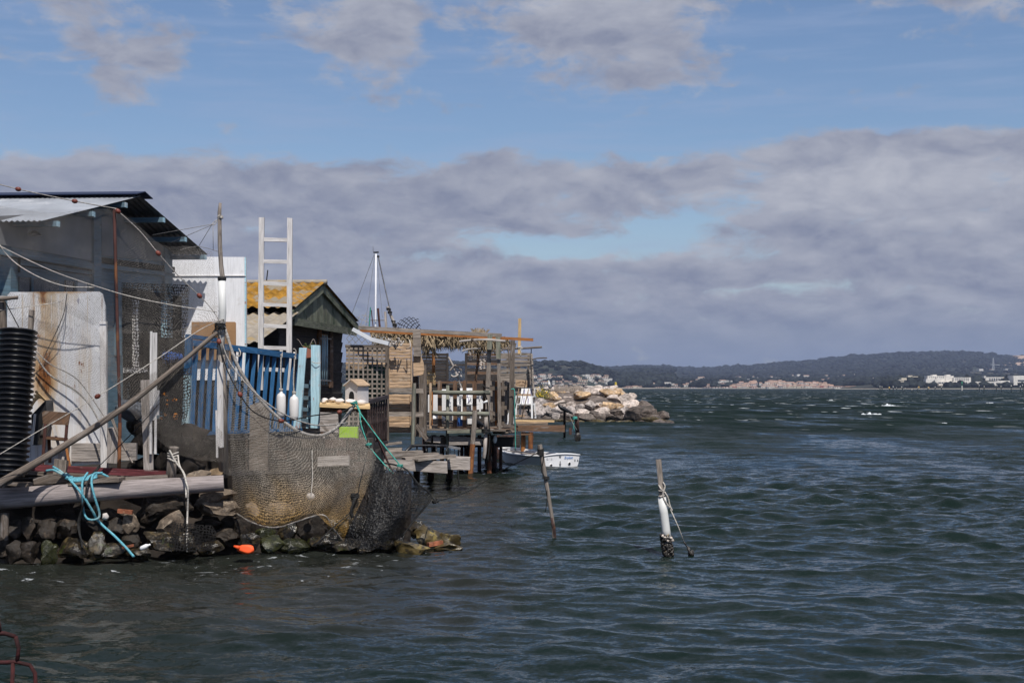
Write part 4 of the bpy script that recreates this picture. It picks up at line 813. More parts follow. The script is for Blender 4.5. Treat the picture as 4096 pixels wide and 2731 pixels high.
r.tube(crom([P(350, 1890, 18.1), P(330, 1925, 17.9), P(330, 1980, 17.84), P(335, 2045, 17.95), P(352, 2075, 17.95), P(385, 2076, 17.9), P(398, 2055, 17.9), P(378, 1985, 17.84), P(366, 1930, 17.88), P(375, 1895, 18.05), P(410, 1890, 18.1)], 6), .0148, 8)
for k in range(4): r.tube(crom([P(262, 1893 + k * 6, 18.15 - k * .03), P(300, 1912 + k * 4, 18.08 - k * .03), P(345, 1908 + k * 4, 18.05 - k * .03), P(388, 1890 + k * 6, 18.1 - k * .02)], 5), .0155, 8)
T(r, 'cyan_rope', 'rope_cyan', 'thick cyan rope coiled on the deck and trailing over the log', 'rope', smooth=True)
r = MB(); r.tube(crom([P(400, 1865, 18.3), P(352, 1925, 17.9), P(342, 1985, 17.84), P(322, 2060, 17.9), P(318, 2120, 17.9), P(330, 2190, 17.7)], 5), .012, 6); r.tube(crom([P(330, 2030, 17.9), P(312, 2090, 17.9), P(322, 2150, 17.8), P(345, 2185, 17.7)], 5), .011, 6)
T(r, 'weedy_rope', 'rope_black', 'dark weedy ropes hanging over the log beside the cyan rope', 'rope', smooth=True)
# black wet net bag against the stones and orange float
g_ = sheet([[(690, 2085, 18.0), (770, 2095, 17.9), (850, 2100, 18.0)], [(680, 2140, 17.85), (770, 2145, 17.75), (865, 2140, 17.9)], [(675, 2200, 17.75), (770, 2205, 17.6), (850, 2200, 17.8)]], 8, 8, .05, 4, 6)
T(MB().grid(g_), 'wet_net_bag', 'net_black', 'black wet net bunched over the stones under the mooring rope', 'net', smooth=True)
bf = MB().blob(P(985, 2196, 17.9), (.12, .09, .062), 3, 3, 5, .05); fb_ = T(bf, 'orange_buoy', 'buoy_orange', 'orange float half sunk at the foot of the bank', 'buoy', smooth=True); MB().tube([P(958, 2190, 17.85), P(935, 2183, 17.85)], [.03, .012], 7).build('nozzle', 'buoy_orange', fb_, True)
# ---------------------------------------------------------------- the blue-grey fisherman's hut
A_ = P(165, 884, 19.3); B_ = P(835, 1021, 24.4); C_ = P(563, 777, 21.8); U_ = Vector((-1, .06, 0)).normalized(); GN = Vector((0, 0, 1)).cross(B_ - A_).normalized()
if GN.x < 0: GN = -GN
def RP0(px, py, p0, n):
    q = P(px, py, 10.) - CAM; return CAM + q * ((Vector(p0) - CAM).dot(n) / q.dot(n))
C_ = RP0(563, 777, A_, GN)
hut = E('fisherman_hut', 'blue-grey fisherman hut with corrugated roof at the left edge', 'hut', Vector((A_.x - 2, 22, 1.0)))
def corrug(e0, r0, direc, length, wav, amp, rows=5, sag=0.):
    n = int(length / wav * 6); g = []; nrm = (Vector(r0) - Vector(e0)).cross(direc).normalized()
    if nrm.z < 0: nrm = -nrm
    for j in range(rows + 1):
        b = Vector(e0).lerp(Vector(r0), j / rows); g.append([b + direc * (length * i / n) + nrm * (amp * math.sin(2 * math.pi * i / 6)) for i in range(n + 1)])
    return MB().grid(g)
corrug(A_, C_ + Vector((0, 0, -.03)), U_, 5.5, .078, .011).build('roof_sheet', 'galv_sheet', hut, True)
corrug(B_, C_ + Vector((0, 0, -.03)), U_, 5.5, .1, .016).build('roof_sheet', 'shaded_sheet', hut, True)
mb = MB(); e = C_ - U_ * .07; sl = (A_ - C_).normalized(); sr = (B_ - C_).normalized(); up = Vector((0, 0, .045))
for s_ in (sl, sr): mb.prism([e + up, e + up + U_ * 6, e + up + U_ * 6 + s_ * .27, e + up + s_ * .27], (0, 0, -.012))
mb.build('ridge_cap', 'navy_sheet', hut)
for f, s_ in ((.18, 0), (.52, 0), (.86, 0), (.30, 1), (.62, 1), (.93, 1)):
    c = C_.lerp(A_ if s_ == 0 else B_, f) + Vector((0, 0, -.10)); MB().bar(c - U_ * .02, c + U_ * 5, .075, .11, side=(0, 0, 1)).build('purlin', 'hut_blue', hut); MB().bar(c - U_ * .026, c - U_ * .021, .075, .11, side=(0, 0, 1)).build('purlin_end', 'pale_blue_paint', hut)
WO = A_ + U_ * .62
def wallpoly(pts, off, th, name, mat, par=hut):
    p0 = WO + GN * off; return MB().prism([RP(x, y, p0, GN) for x, y in pts], GN * -th).build(name, mat, par)
sA = WO + (A_ - B_).normalized() * -.35; sB = WO + (B_ - A_) - (B_ - A_).normalized() * .3; tp = WO + (C_ - A_)
mb = MB(); mb.prism([Vector((sA.x, sA.y, .9)), Vector((sB.x, sB.y, .9)), Vector((sB.x, sB.y, 4.40)), tp + Vector((0, 0, -.14)), Vector((sA.x, sA.y, 4.40))], GN * -.08); mb.build('gable_wall', 'hut_blue', hut)
MB().prism([Vector((sA.x, sA.y, .9)), sA + U_ * 5 + Vector((0, 0, .9 - sA.z)), sA + U_ * 5, Vector((sA.x, sA.y, 4.35))], (0, .08, 0)).build('side_wall', 'hut_blue', hut)
wallpoly([(-120, 870), (378, 845), (378, 1046), (-120, 955)], .02, .03, 'upper_panel', 'hut_panel'); wallpoly([(408, 870), (468, 845), (650, 975), (650, 1045), (408, 1022)], .02, .03, 'upper_panel', 'hut_panel')
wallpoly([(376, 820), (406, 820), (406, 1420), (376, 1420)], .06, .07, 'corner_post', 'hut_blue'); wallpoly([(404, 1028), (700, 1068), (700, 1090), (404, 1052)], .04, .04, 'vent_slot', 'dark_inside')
for q in (((-60, 985), (378, 1055), (378, 1078), (-60, 1006)), ((404, 1054), (700, 1094), (700, 1108), (404, 1072)), ((660, 960), (690, 985), (690, 1420), (660, 1420)), ((468, 1085), (486, 1088), (486, 1420), (468, 1420))): wallpoly(q, .05, .05, 'rail', 'hut_blue')
for q in (((-60, 1010), (378, 1082), (378, 1086), (-60, 1014)), ((75, 1010), (82, 1011), (82, 1090), (75, 1090)), ((75, 1060), (378, 1100), (378, 1104), (75, 1064))): wallpoly(q, .03, .01, 'joint', 'dark_inside')
w1_ = wallpoly([(78, 1106), (236, 1122), (236, 1230), (78, 1225)], .03, .02, 'window', 'dark_glass'); wallpoly([(128, 1108), (134, 1109), (134, 1228), (128, 1228)], .05, .03, 'glazing_bar', 'hut_blue', w1_)
w2_ = wallpoly([(264, 1120), (352, 1130), (352, 1230), (264, 1230)], .03, .02, 'window', 'dark_glass'); wallpoly([(312, 1128), (348, 1132), (348, 1230), (312, 1230)], .045, .01, 'curtain', 'curtain', w2_); wallpoly([(304, 1125), (309, 1126), (309, 1230), (304, 1230)], .055, .03, 'glazing_bar', 'hut_blue', w2_)
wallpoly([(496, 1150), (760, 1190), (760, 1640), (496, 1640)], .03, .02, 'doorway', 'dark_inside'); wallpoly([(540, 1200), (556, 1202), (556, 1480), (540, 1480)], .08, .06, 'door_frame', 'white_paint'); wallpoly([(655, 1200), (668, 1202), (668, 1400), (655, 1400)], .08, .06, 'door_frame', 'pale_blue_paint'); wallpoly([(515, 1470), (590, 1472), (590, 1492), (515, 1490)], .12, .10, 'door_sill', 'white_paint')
lampb = MB(); lampb.box(RP(138, 895, WO + GN * .15, GN), (.14, .14, .12)); lampb.lathe([(.03, 0), (.10, -.05), (.10, -.07), (.02, -.08)], RP(138, 922, WO + GN * .2, GN)); lampb.build('wall_lamp', 'screen_black', hut)
# white rusty sheet, posts and clutter before the hut
root = E('metal_sheet', 'rust-stained white metal panel standing upright before the hut', 'panel', P(220, 1860, 19.0)); d = 19.0; mb = MB()
pts = [(30, 1180), (42, 1168), (395, 1166), (408, 1176), (420, 1225), (426, 1856), (22, 1856)]; mb.prism([P(x, y, d) for x, y in pts], .05); mb.build('sheet', 'sheet_metal', root)
for x in range(60, 420, 29):
    MB().bar(P(x, 1180, d - .004), P(x + 2, 1850, d - .004), .006, .008).build('rib', 'sheet_metal', root)
stick(415, 1286, 418, 1900, 26, 18.85, 'batten_post', 'white_paint', 'tall square post with flaking white paint at the right edge of the metal panel', 'post', rnd=False, t=.07)
stick(457, 838, 480, 1690, 13, 18.6, 'iron_pole', 'rust_pole', 'tall brown rusty iron pole carrying the net before the hut', 'pole', wob=.02)
stick(480, 1690, 476, 1880, 15, 18.6, 'pole_foot', 'pile_rust', 'short grey and rust pipe stub under the iron pole', 'pipe', wob=.02)
stick(127, 1240, 122, 1330, 18, 18.8, 'short_stake', 'wood_grey', 'short weathered stake standing behind the black pipe', 'stake', rnd=False)
stick(-30, 1196, 72, 1190, 24, 18.2, 'drift_branch', 'wood_old', 'gnarled grey driftwood branch sticking out at the left edge', 'branch', taper=.5, wob=.2)
stick(8, 1205, 14, 1330, 24, 18.3, 'edge_post', 'wood_old', 'dark weathered post at the left edge above the black pipe', 'post', rnd=False)
boardpoly([(285, 1772), (545, 1772), (545, 1840), (285, 1845)], 18.95, .06, 'cross_board', 'wood_pale', 'wide weathered board set low between the hut posts', 'board')
stick(582, 1520, 596, 1880, 36, 18.7, 'slat_post', 'wood_pale', 'broad grey wooden post with white slats nailed to it', 'post', rnd=False, t=.06)
root = E('batten_bundle', 'bundle of narrow white slats fixed to the broad grey post', 'slats', P(612, 1815, 18.6))
for x, y0, y1 in ((605, 1325, 1815), (616, 1330, 1680), (624, 1330, 1815), (634, 1560, 1660)): m_ = MB(); plank(m_, x, y0, x - 2, y1, 9, 18.6, .02); m_.build('slat', 'white_paint', root)
stick(458, 1710, 452, 1850, 42, 18.8, 'thick_stub', 'wood_pale', 'thick short post standing beside the foot of the iron pole', 'post', rnd=False)
stick(266, 1770, 258, 1872, 22, 18.7, 'low_post', 'wood_pale', 'short pale post right of the old chair', 'post', rnd=False)
stick(440, 1650, 530, 1850, 14, 18.6, 'drift_stick', 'wood_grey', 'bare driftwood stick leaning against the iron pole', 'stick', wob=.2, taper=.5, bow=.03)
# corrugated drain pipe
a = P(72, 1322, 18.0); b = P(30, 1905, 17.7); ax = (b - a).normalized(); L = (b - a).length; n = 27; prof = []
for i in range(n):
    for q in range(8):
        t = i / n + q / 8 / n; prof.append((.215 + .030 * (max(0, math.sin(2 * math.pi * q / 8)) ** .5 if math.sin(2 * math.pi * q / 8) > 0 else -.5 * abs(math.sin(2 * math.pi * q / 8))), t * L))
prof = [(.17, .25), (.18, 0)] + prof + [(.2, L)]
T(MB().lathe(prof, a, ax, 40), 'drain_pipe', 'black_plastic', 'thick black corrugated drain pipe standing upright at the left edge', 'pipe', smooth=True)
# slatted bench end, old chair
root = E('slatted_seat', 'pale slatted wooden seat tipped up behind the black pipe', 'bench', P(140, 1760, 18.4))
for i in range(6): m_ = MB(); m_.bar(P(118 + i * 5, 1640 - i * 15, 18.4), P(152 + i * 5.5, 1576 + i * 6 - 6, 18.6), .028, .02); m_.build('slat', 'wood_yellow', root)
MB().prism([P(x, y, 18.62) for x, y in ((182, 1600), (186, 1640), (150, 1780), (128, 1780), (125, 1660))], .3).build('side_panel', 'screen_black', root); m_ = MB(); plank(m_, 140, 1655, 128, 1778, 8, 18.5, .02); m_.build('leg', 'white_paint', root)
root = E('old_chair', 'worn wooden cafe chair with a plank back before the metal panel', 'chair', P(225, 1875, 18.5)); d = 18.5
MB().prism([P(x, y, d) for x, y in ((168, 1650), (176, 1643), (276, 1650), (280, 1656), (272, 1700), (172, 1695))], .025).build('backrest', 'wood_brown', root)
for x0, x1, y1, dd, m_ in ((182, 170, 1868, 18.5, 'rust_pole'), (268, 262, 1770, 18.52, 'rust_pole'), (196, 200, 1850, 18.85, 'rust_pole')): q = MB(); plank(q, x0, 1695 if dd < 18.8 else 1745, x1, y1, 11, dd, .025); q.build('leg', m_, root)
q = MB(); plank(q, 262, 1770, 280, 1868, 9, 18.52, .025); q.build('leg', 'wood_orange', root); q = MB(); plank(q, 212, 1700, 250, 1836, 10, 18.75, .02); q.build('brace', 'white_paint', root); q = MB(); plank(q, 178, 1750, 270, 1758, 14, 18.55, .03); q.build('rail', 'rust_pole', root)
MB().prism([P(172, 1746, 18.5), P(272, 1752, 18.52), P(268, 1752, 18.9), P(180, 1744, 18.9)], (0, 0, -.03)).build('seat', 'wood_brown', root)
# clutter in the doorway
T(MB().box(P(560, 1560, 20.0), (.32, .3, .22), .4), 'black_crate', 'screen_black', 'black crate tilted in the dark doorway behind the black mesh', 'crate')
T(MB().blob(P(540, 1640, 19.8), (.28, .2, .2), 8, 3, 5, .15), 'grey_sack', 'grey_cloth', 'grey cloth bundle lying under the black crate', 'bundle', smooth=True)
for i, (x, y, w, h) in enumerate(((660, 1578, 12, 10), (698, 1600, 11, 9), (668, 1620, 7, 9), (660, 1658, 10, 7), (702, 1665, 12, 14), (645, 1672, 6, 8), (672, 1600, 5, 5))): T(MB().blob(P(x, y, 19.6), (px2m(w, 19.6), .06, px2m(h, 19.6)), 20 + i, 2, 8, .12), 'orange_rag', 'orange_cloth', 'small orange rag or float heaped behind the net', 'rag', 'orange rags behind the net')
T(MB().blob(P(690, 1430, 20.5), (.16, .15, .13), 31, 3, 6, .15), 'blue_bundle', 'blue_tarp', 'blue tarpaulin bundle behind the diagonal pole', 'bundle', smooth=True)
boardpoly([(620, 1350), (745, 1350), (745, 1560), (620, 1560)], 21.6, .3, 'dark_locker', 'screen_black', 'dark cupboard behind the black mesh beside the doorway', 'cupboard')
hp = MB()
for q in range(26): hp.blob(P(random.uniform(505, 770), random.uniform(1700, 1890), 19.7 + random.uniform(-.2, .5)), (random.uniform(.08, .3), .2, random.uniform(.06, .2)), 700 + q, 2, 6, .25)
T(hp, 'gear_heap', 'soil', 'dark heap of fishing gear behind the net at the foot of the hut', 'heap', smooth=True)
# ---------------------------------------------------------------- white board wall, mast, ropes
root = E('white_board_wall', 'tall white board wall standing between the hut and the green shed', 'board wall', P(810, 1500, 24.7)); d = 24.7
MB().prism([P(x, y, d) for x, y in ((984, 1028), (985, 1520), (600, 1520), (600, 1026))], .08).build('board', 'white_board', root); MB().bar(P(640, 1104, d - .01), P(983, 1103, d - .01), .012, .02).build('joint_strip', 'white_paint', root); MB().prism([P(x, y, d - .004) for x, y in ((978, 1028), (984, 1028), (985, 1520), (979, 1520))], .004).build('edge_strip', 'pale_blue_paint', root)
boardpoly([(766, 1287), (938, 1287), (943, 1291), (943, 1440), (764, 1440)], 24.6, .03, 'brown_board', 'card_brown', 'plain brown board leaning against the white wall', 'board')
root = E('mast_pole', 'slim mast of grey wood sleeved with white pipe, holding the nets', 'mast', P(885, 1905, 18.9)); d = 18.9
pts = [P(881, 812, d), P(878, 850, d), P(880, 980, d), P(884, 1060, d), P(890, 1112, d), P(890, 1150, d)]; MB().tube(pts, [.018, .026, .029, .030, .034, .034], 10, wob=.06).build('top_spar', 'wood_grey', root, True)
MB().tube([P(888, 1118, d), P(890, 1250, d), P(886, 1330, d), P(884, 1425, d)], [.050, .050, .046, .045], 18).build('pipe_sleeve', 'pvc_pipe', root, True); MB().lathe([(.054, 0), (.058, .02), (.058, .045), (.04, .05)], P(888, 1122, d), (0, 0, 1), 16).build('black_band', 'rope_black', root, True)
MB().tube([P(884, 1420, d), P(890, 1600, d), P(893, 1910, d)], [.055, .06, .07], 10, wob=.07).build('lower_post', 'wood_grey', root, True)
for x, y0, y1 in ((872, 1440, 1785), (880, 1445, 1790), (888, 1450, 1788), (866, 1640, 1830)): m_ = MB(); plank(m_, x, y0, x + 3, y1, 8, 18.8, .02); m_.build('slat', 'white_paint', root)
m_ = MB(); knot(m_, P(880, 1290, 18.86), .06, 9, .007, 2); knot(m_, P(876, 1330, 18.86), .055, 8, .006, 3); m_.build('rope_binding', 'rope_grey', root, True)
m_ = MB(); knot(m_, P(880, 1305, 18.82), .065, 8, .008, 4); m_.tube(crom([P(870, 1310, 18.8), P(850, 1330, 18.8), P(858, 1350, 18.8), P(875, 1345, 18.8), P(868, 1390, 18.8)], 4), .006, 5); m_.build('black_binding', 'rope_black', root, True)
m_ = MB(); knot(m_, P(881, 870, d), .034, 6, .005, 5); m_.tube(crom([P(874, 878, d), P(860, 885, d), P(850, 896, d), P(858, 898, d), P(868, 885, d)], 4), .006, 5); m_.build('top_binding', 'rope_white', root, True)
m_ = MB().tube(crom([P(-25, 1945, 17.2), P(180, 1830, 17.7), P(480, 1640, 18.1), P(700, 1470, 18.5), P(868, 1330, 18.8)], 6), [.052 - .0011 * i for i in range(25)], 10, wob=.09)
T(m_, 'boom_pole', 'wood_old', 'long dark weathered pole sloping from the lower left up to the mast', 'pole', smooth=True, angle=55)
def cord(pts, r, mat, label, floats=(), k=6, name='rope', group=None):
    c = crom([P(*p) for p in pts], k); o = T(MB().tube(c, r, 5), name, mat, label, 'rope', group, smooth=True)
    for fx, fy in floats:
        i = min(range(1, len(c)), key=lambda j: (c[j] - P(fx, fy, c[j].y)).length); ax = (c[i] - c[i - 1]).normalized()
        MB().lathe([(.006, -.040), (.020, -.032), (.030, -.012), (.031, .008), (.022, .030), (.006, .040)], c[i], ax, 10).build('float', 'float_brown', o, True)
    return o
cord([(-60, 722, 18.4), (73, 757, 18.5), (299, 805, 18.55), (470, 836, 18.6)], .007, 'rope_grey', 'dark float line from the left edge to the top of the iron pole', ((73, 757), (299, 805)))
cord([(460, 836, 18.55), (472, 845, 18.55), (560, 925, 18.6), (633, 1013, 18.6), (720, 1110, 18.7), (798, 1183, 18.75), (850, 1240, 18.8), (880, 1290, 18.8)], .006, 'rope_grey', 'dark float line falling from the iron pole to the mast', ((472, 845), (633, 1013), (798, 1183)))
cord([(-40, 965, 18.3), (200, 1080, 18.4), (400, 1150, 18.5), (540, 1190, 18.6), (700, 1222, 18.7), (870, 1248, 18.8)], .0058, 'rope_white', 'thin white rope running from the left edge to the middle of the mast')
cord([(-60, 870, 18.3), (20, 1010, 18.35), (120, 1090, 18.4), (250, 1142, 18.45), (380, 1150, 18.5)], .007, 'rope_white', 'pale rope along the sagging hem of the upper net')
cord([(-40, 1840, 17.0), (170, 1714, 17.3), (390, 1585, 17.7), (620, 1440, 18.2), (790, 1325, 18.7), (870, 1285, 18.8)], .0058, 'rope_white', 'straight pale line rising above the dark pole to the mast', ((375, 1592), (394, 1580)))
cord([(-40, 1246, 18.2), (120, 1225, 18.4), (240, 1205, 18.6), (268, 1168, 18.9)], .0058, 'rope_white', 'thin white cord tied to the top of the metal panel')
cord([(268, 1175, 18.92), (250, 1270, 18.93), (180, 1420, 18.93), (172, 1440, 18.93)], .006, 'rope_black', 'dark cord hanging down the face of the metal panel')
cord([(20, 1205, 18.3), (80, 1318, 18.1)], .007, 'rope_black', 'dark strap holding the black pipe to the branch')
cord([(140, 1400, 18.8), (200, 1455, 18.8), (310, 1518, 18.75), (400, 1640, 18.7), (430, 1690, 18.6)], .008, 'rope_grey', 'frayed rope crossing the metal panel towards the iron pole')
cord([(140, 1420, 18.8), (200, 1500, 18.8), (300, 1560, 18.75), (360, 1620, 18.7), (400, 1690, 18.6)], .013, 'rope_grey', 'thick frayed net rope drooping across the metal panel')
cord([(330, 1930, 17.9), (400, 1860, 18.3), (560, 1700, 18.5), (640, 1610, 18.6)], .006, 'rope_black', 'thin dark cord rising from the cyan rope to the slats')
for q in (((850, 897, 18.85), (610, 940, 19.6)), ((850, 899, 18.85), (680, 972, 20)), ((848, 898, 18.85), (795, 985, 21)), ((852, 900, 18.85), (853, 1002, 18.9)), ((720, 1000, 20), (792, 985, 20), (885, 1010, 18.85))): cord(list(q), .004, 'rope_grey', 'fine grey stay between the mast and the hut roof or net corner', k=2, name='stay_line', group='fine stay lines at the mast')
cord([(878, 1340, 18.75), (920, 1450, 18.7), (1010, 1560, 18.6), (1125, 1650, 18.6), (1260, 1700, 18.9), (1390, 1690, 19.3)], .009, 'rope_grey', 'pale rope swooping from the mast in front of the blue fence')
cord([(878, 1330, 18.7), (876, 1366, 18.6), (905, 1470, 18.6), (960, 1577, 18.5), (1020, 1650, 18.5), (1125, 1683, 18.6), (1250, 1662, 19.0), (1358, 1648, 19.3), (1408, 1625, 19.5)], .009, 'rope_black', 'black float line from the mast across to the net corner', ((876, 1366), (960, 1577), (1125, 1683), (1358, 1648)))
# ---------------------------------------------------------------- nets
T(MB().grid(sheet([[(-80, 812, 18.65), (200, 850, 18.65), (462, 842, 18.7), (640, 975, 19.2), (756, 985, 20.3), (852, 1006, 20.6)], [(-80, 940, 18.5), (200, 990, 18.6), (470, 1000, 18.75), (640, 1090, 19.0), (760, 1090, 19.6), (860, 1090, 19.8)], [(-80, 1040, 18.5), (150, 1110, 18.6), (430, 1150, 18.75), (620, 1200, 18.9), (760, 1210, 19.2), (868, 1180, 19.2)], [(-80, 1090, 18.5), (120, 1180, 18.7), (430, 1320, 18.8), (620, 1330, 18.8), (760, 1320, 19.0), (878, 1270, 18.95)]], 10, 10, .05, 1, 3)), 'upper_net', 'net_thin', 'wide grey fishing net hung in front of the hut gable', 'net', smooth=True)
T(MB().grid(sheet([[(425, 1300, 18.7), (640, 1330, 18.75), (880, 1270, 18.9)], [(430, 1480, 18.6), (650, 1500, 18.6), (885, 1450, 18.85)], [(520, 1640, 18.5), (680, 1680, 18.5), (890, 1680, 18.8)], [(600, 1730, 18.5), (720, 1820, 18.45), (893, 1850, 18.75)]], 9, 9, .06, 2, 4)), 'lower_net', 'net_low', 'dark fishing net hanging between the slat post and the mast', 'net', smooth=True)
T(MB().grid(sheet([[(486, 1130, 19.2), (560, 1132, 19.0), (620, 1135, 19.3), (680, 1136, 19.05), (760, 1140, 19.4)], [(488, 1300, 19.1), (565, 1300, 18.95), (615, 1300, 19.2), (680, 1300, 19.0), (748, 1290, 19.3)], [(492, 1460, 19.1), (560, 1450, 18.95), (610, 1450, 19.2), (660, 1440, 19.0), (722, 1420, 19.3)], [(500, 1585, 19.0), (560, 1575, 18.9), (600, 1560, 19.0), (640, 1550, 18.95), (680, 1480, 19.2)]], 8, 8, .05, 3, 7)), 'mesh_curtain', 'net_black', 'black square-mesh curtain hanging over the dark doorway', 'net', smooth=True)
T(MB().grid(sheet([[(640, 1480, 19.3), (700, 1480, 19.3), (765, 1470, 19.4)], [(640, 1600, 19.2), (700, 1610, 19.2), (760, 1600, 19.3)], [(645, 1720, 19.1), (700, 1740, 19.1), (740, 1700, 19.2)], [(650, 1800, 19.0), (690, 1810, 19.0), (720, 1800, 19.1)]], 6, 6, .06, 9, 6)), 'dark_net', 'net_black', 'dark net veil in front of the orange rags', 'net', smooth=True)
T(MB().grid(sheet([[(-40, 1170, 18.75), (150, 1185, 18.8), (330, 1250, 18.8), (440, 1400, 18.75)], [(60, 1300, 18.75), (180, 1300, 18.8), (330, 1340, 18.8), (440, 1500, 18.7)], [(140, 1400, 18.75), (230, 1440, 18.75), (340, 1480, 18.75), (430, 1600, 18.7)], [(145, 1440, 18.75), (230, 1520, 18.75), (350, 1610, 18.7), (420, 1690, 18.65)]], 8, 8, .05, 6, 4)), 'torn_net', 'net_thin', 'thin torn net drooping over the face of the metal panel', 'net', smooth=True)
big = [[(897, 1310, 18.9), (960, 1480, 18.75), (1080, 1640, 18.9), (1220, 1735, 19.0), (1330, 1722, 19.3), (1416, 1622, 19.6)], [(908, 1500, 18.8), (1000, 1640, 18.6), (1110, 1745, 18.75), (1240, 1805, 18.8), (1350, 1790, 19.1), (1452, 1720, 19.4)], [(920, 1720, 18.7), (1020, 1800, 18.4), (1130, 1865, 18.45), (1260, 1895, 18.6), (1390, 1880, 18.9), (1503, 1835, 19.2)], [(930, 1920, 18.6), (1030, 1950, 18.2), (1140, 1985, 18.2), (1270, 1985, 18.4), (1370, 1985, 18.7), (1470, 1950, 19.0)], [(936, 2030, 18.6), (1010, 2070, 18.15), (1110, 2095, 18.15), (1240, 2045, 18.3), (1310, 2080, 18.5), (1400, 2100, 18.8)], [(945, 2052, 18.6), (1012, 2090, 18.25), (1112, 2108, 18.25), (1282, 2058, 18.4), (1330, 2110, 18.6), (1374, 2165, 18.8)]]
bn = T(MB().grid(sheet(big, 9, 9, .07, 5, 2.6)), 'big_net', 'net_grey', 'big grey fishing net draped over the bank, rusty yellow at its foot', 'net', smooth=True)
MB().tube(crom([P(*p) for p in big[0]], 8), .022, 7, wob=.25).build('head_rope', 'rope_grey', bn, True); MB().tube(crom([P(*p) for p in big[-1]], 8), .010, 6, wob=.3).build('foot_rope', 'rope_grey', bn, True)
T(MB().grid(sheet([[(896, 1300, 18.85), (912, 1380, 18.8), (938, 1470, 18.8)], [(893, 1500, 18.75), (915, 1560, 18.7), (945, 1620, 18.7)], [(893, 1700, 18.7), (920, 1740, 18.65), (935, 1760, 18.65)], [(890, 1890, 18.7), (915, 1900, 18.65), (930, 1900, 18.65)]], 5, 8, .05, 8, 6)), 'gathered_net', 'net_low', 'gathered net bunched around the foot of the mast', 'net', smooth=True)
cord([(1248, 1800, 18.55), (1250, 1900, 18.45), (1245, 1975, 18.35)], .005, 'rope_white', 'thin cord holding the pale float behind the big net', name='float_cord'); T(MB().blob(P(1242, 1985, 18.5), (.055, .05, .05), 4, 3, 0, .03), 'net_float', 'stone_white', 'round pale float hanging inside the big net', 'float', smooth=True)
wet = [[(1500, 1845, 19.2), (1535, 1862, 19.1), (1580, 1868, 19.1), (1614, 1870, 19.2)], [(1465, 1950, 19.0), (1525, 1960, 18.85), (1600, 1945, 18.9), (1672, 1935, 19.2)], [(1425, 2050, 18.85), (1500, 2060, 18.7), (1600, 2050, 18.75), (1724, 1988, 19.3)], [(1390, 2130, 18.75), (1470, 2140, 18.6), (1570, 2120, 18.7), (1660, 2075, 19.1)], [(1376, 2168, 18.75), (1440, 2195, 18.6), (1530, 2190, 18.7), (1606, 2145, 19.0)]]
wn = T(MB().grid(sheet(wet, 8, 8, .06, 6, 4)), 'wet_net', 'net_wet', 'glistening black wet net sagging beside the big grey net', 'net', smooth=True)
MB().tube(crom([P(1500, 1845, 19.2), P(1614, 1870, 19.2), P(1672, 1935, 19.2), P(1724, 1988, 19.3), P(1660, 2075, 19.1), P(1606, 2145, 19.0)], 5), .014, 6, wob=.2).build('rim_rope', 'rope_black', wn, True)
T(MB().grid(sheet([[(1510, 1870, 19.5), (1560, 1885, 19.4), (1625, 1880, 19.5)], [(1470, 2000, 19.4), (1545, 2010, 19.2), (1640, 1990, 19.4)], [(1420, 2150, 19.2), (1510, 2170, 19.0), (1590, 2140, 19.2)]], 8, 8, .06, 12, 4)), 'wet_net_fold', 'net_wet', 'second fold of black wet net behind the glistening one', 'net', smooth=True)
stick(1485, 1700, 1620, 2000, 8, 19.45, 'net_stake', 'rust_pole', 'thin brown stake carrying the black wet net', 'stake', wob=.06)
r = MB()
for pts in (((1400, 1612, 19.6), (1425, 1612, 19.55), (1440, 1650, 19.5), (1520, 1760, 19.4), (1600, 1860, 19.2)), ((1412, 1615, 19.6), (1436, 1640, 19.5), (1445, 1700, 19.4), (1472, 1775, 19.35), (1488, 1800, 19.3), (1540, 1860, 19.15), (1575, 1895, 19.1)), ((1405, 1617, 19.6), (1428, 1618, 19.55), (1446, 1665, 19.5))): r.tube(crom([P(*p) for p in pts], 5), .009, 6)
for c in ((1475, 1778, 19.3), (1600, 1862, 19.15), (1418, 1612, 19.55)): knot(r, P(*c), .035, 5, .007, c[0])
T(r, 'teal_rope', 'rope_teal', 'teal rope tying the net corner down to the black wet net', 'rope', smooth=True)
cord([(1455, 1700, 19.4), (1470, 1790, 19.3), (1440, 1930, 18.9), (1415, 2030, 18.8), (1330, 2110, 18.5), (1260, 2180, 18.2)], .007, 'rope_black', 'thin dark tether crossing the right part of the big net')
m_ = MB(); knot(m_, P(1420, 1985, 18.8), .05, 10, .009, 9); m_.tube(crom([P(1420, 1990, 18.75), P(1405, 2040, 18.7), P(1410, 2070, 18.7)], 4), .02, 6, wob=.4); T(m_, 'rope_tangle', 'rope_black', 'black tangle of rope on the right part of the big net', 'rope', smooth=True)
cord([(1724, 1988, 19.3), (1760, 2000, 20.5), (1880, 1960, 24), (2010, 1880, 24), (2160, 1806, 21)], .008, 'rope_black', 'thin dark line from the black net across the water to the leaning stake')
m_ = MB(); knot(m_, P(1742, 2006, 19.6), .04, 6, .01, 7); T(m_, 'weed_clump', 'rope_black', 'dark weed clump hanging at the tip of the black net', 'weed', smooth=True)
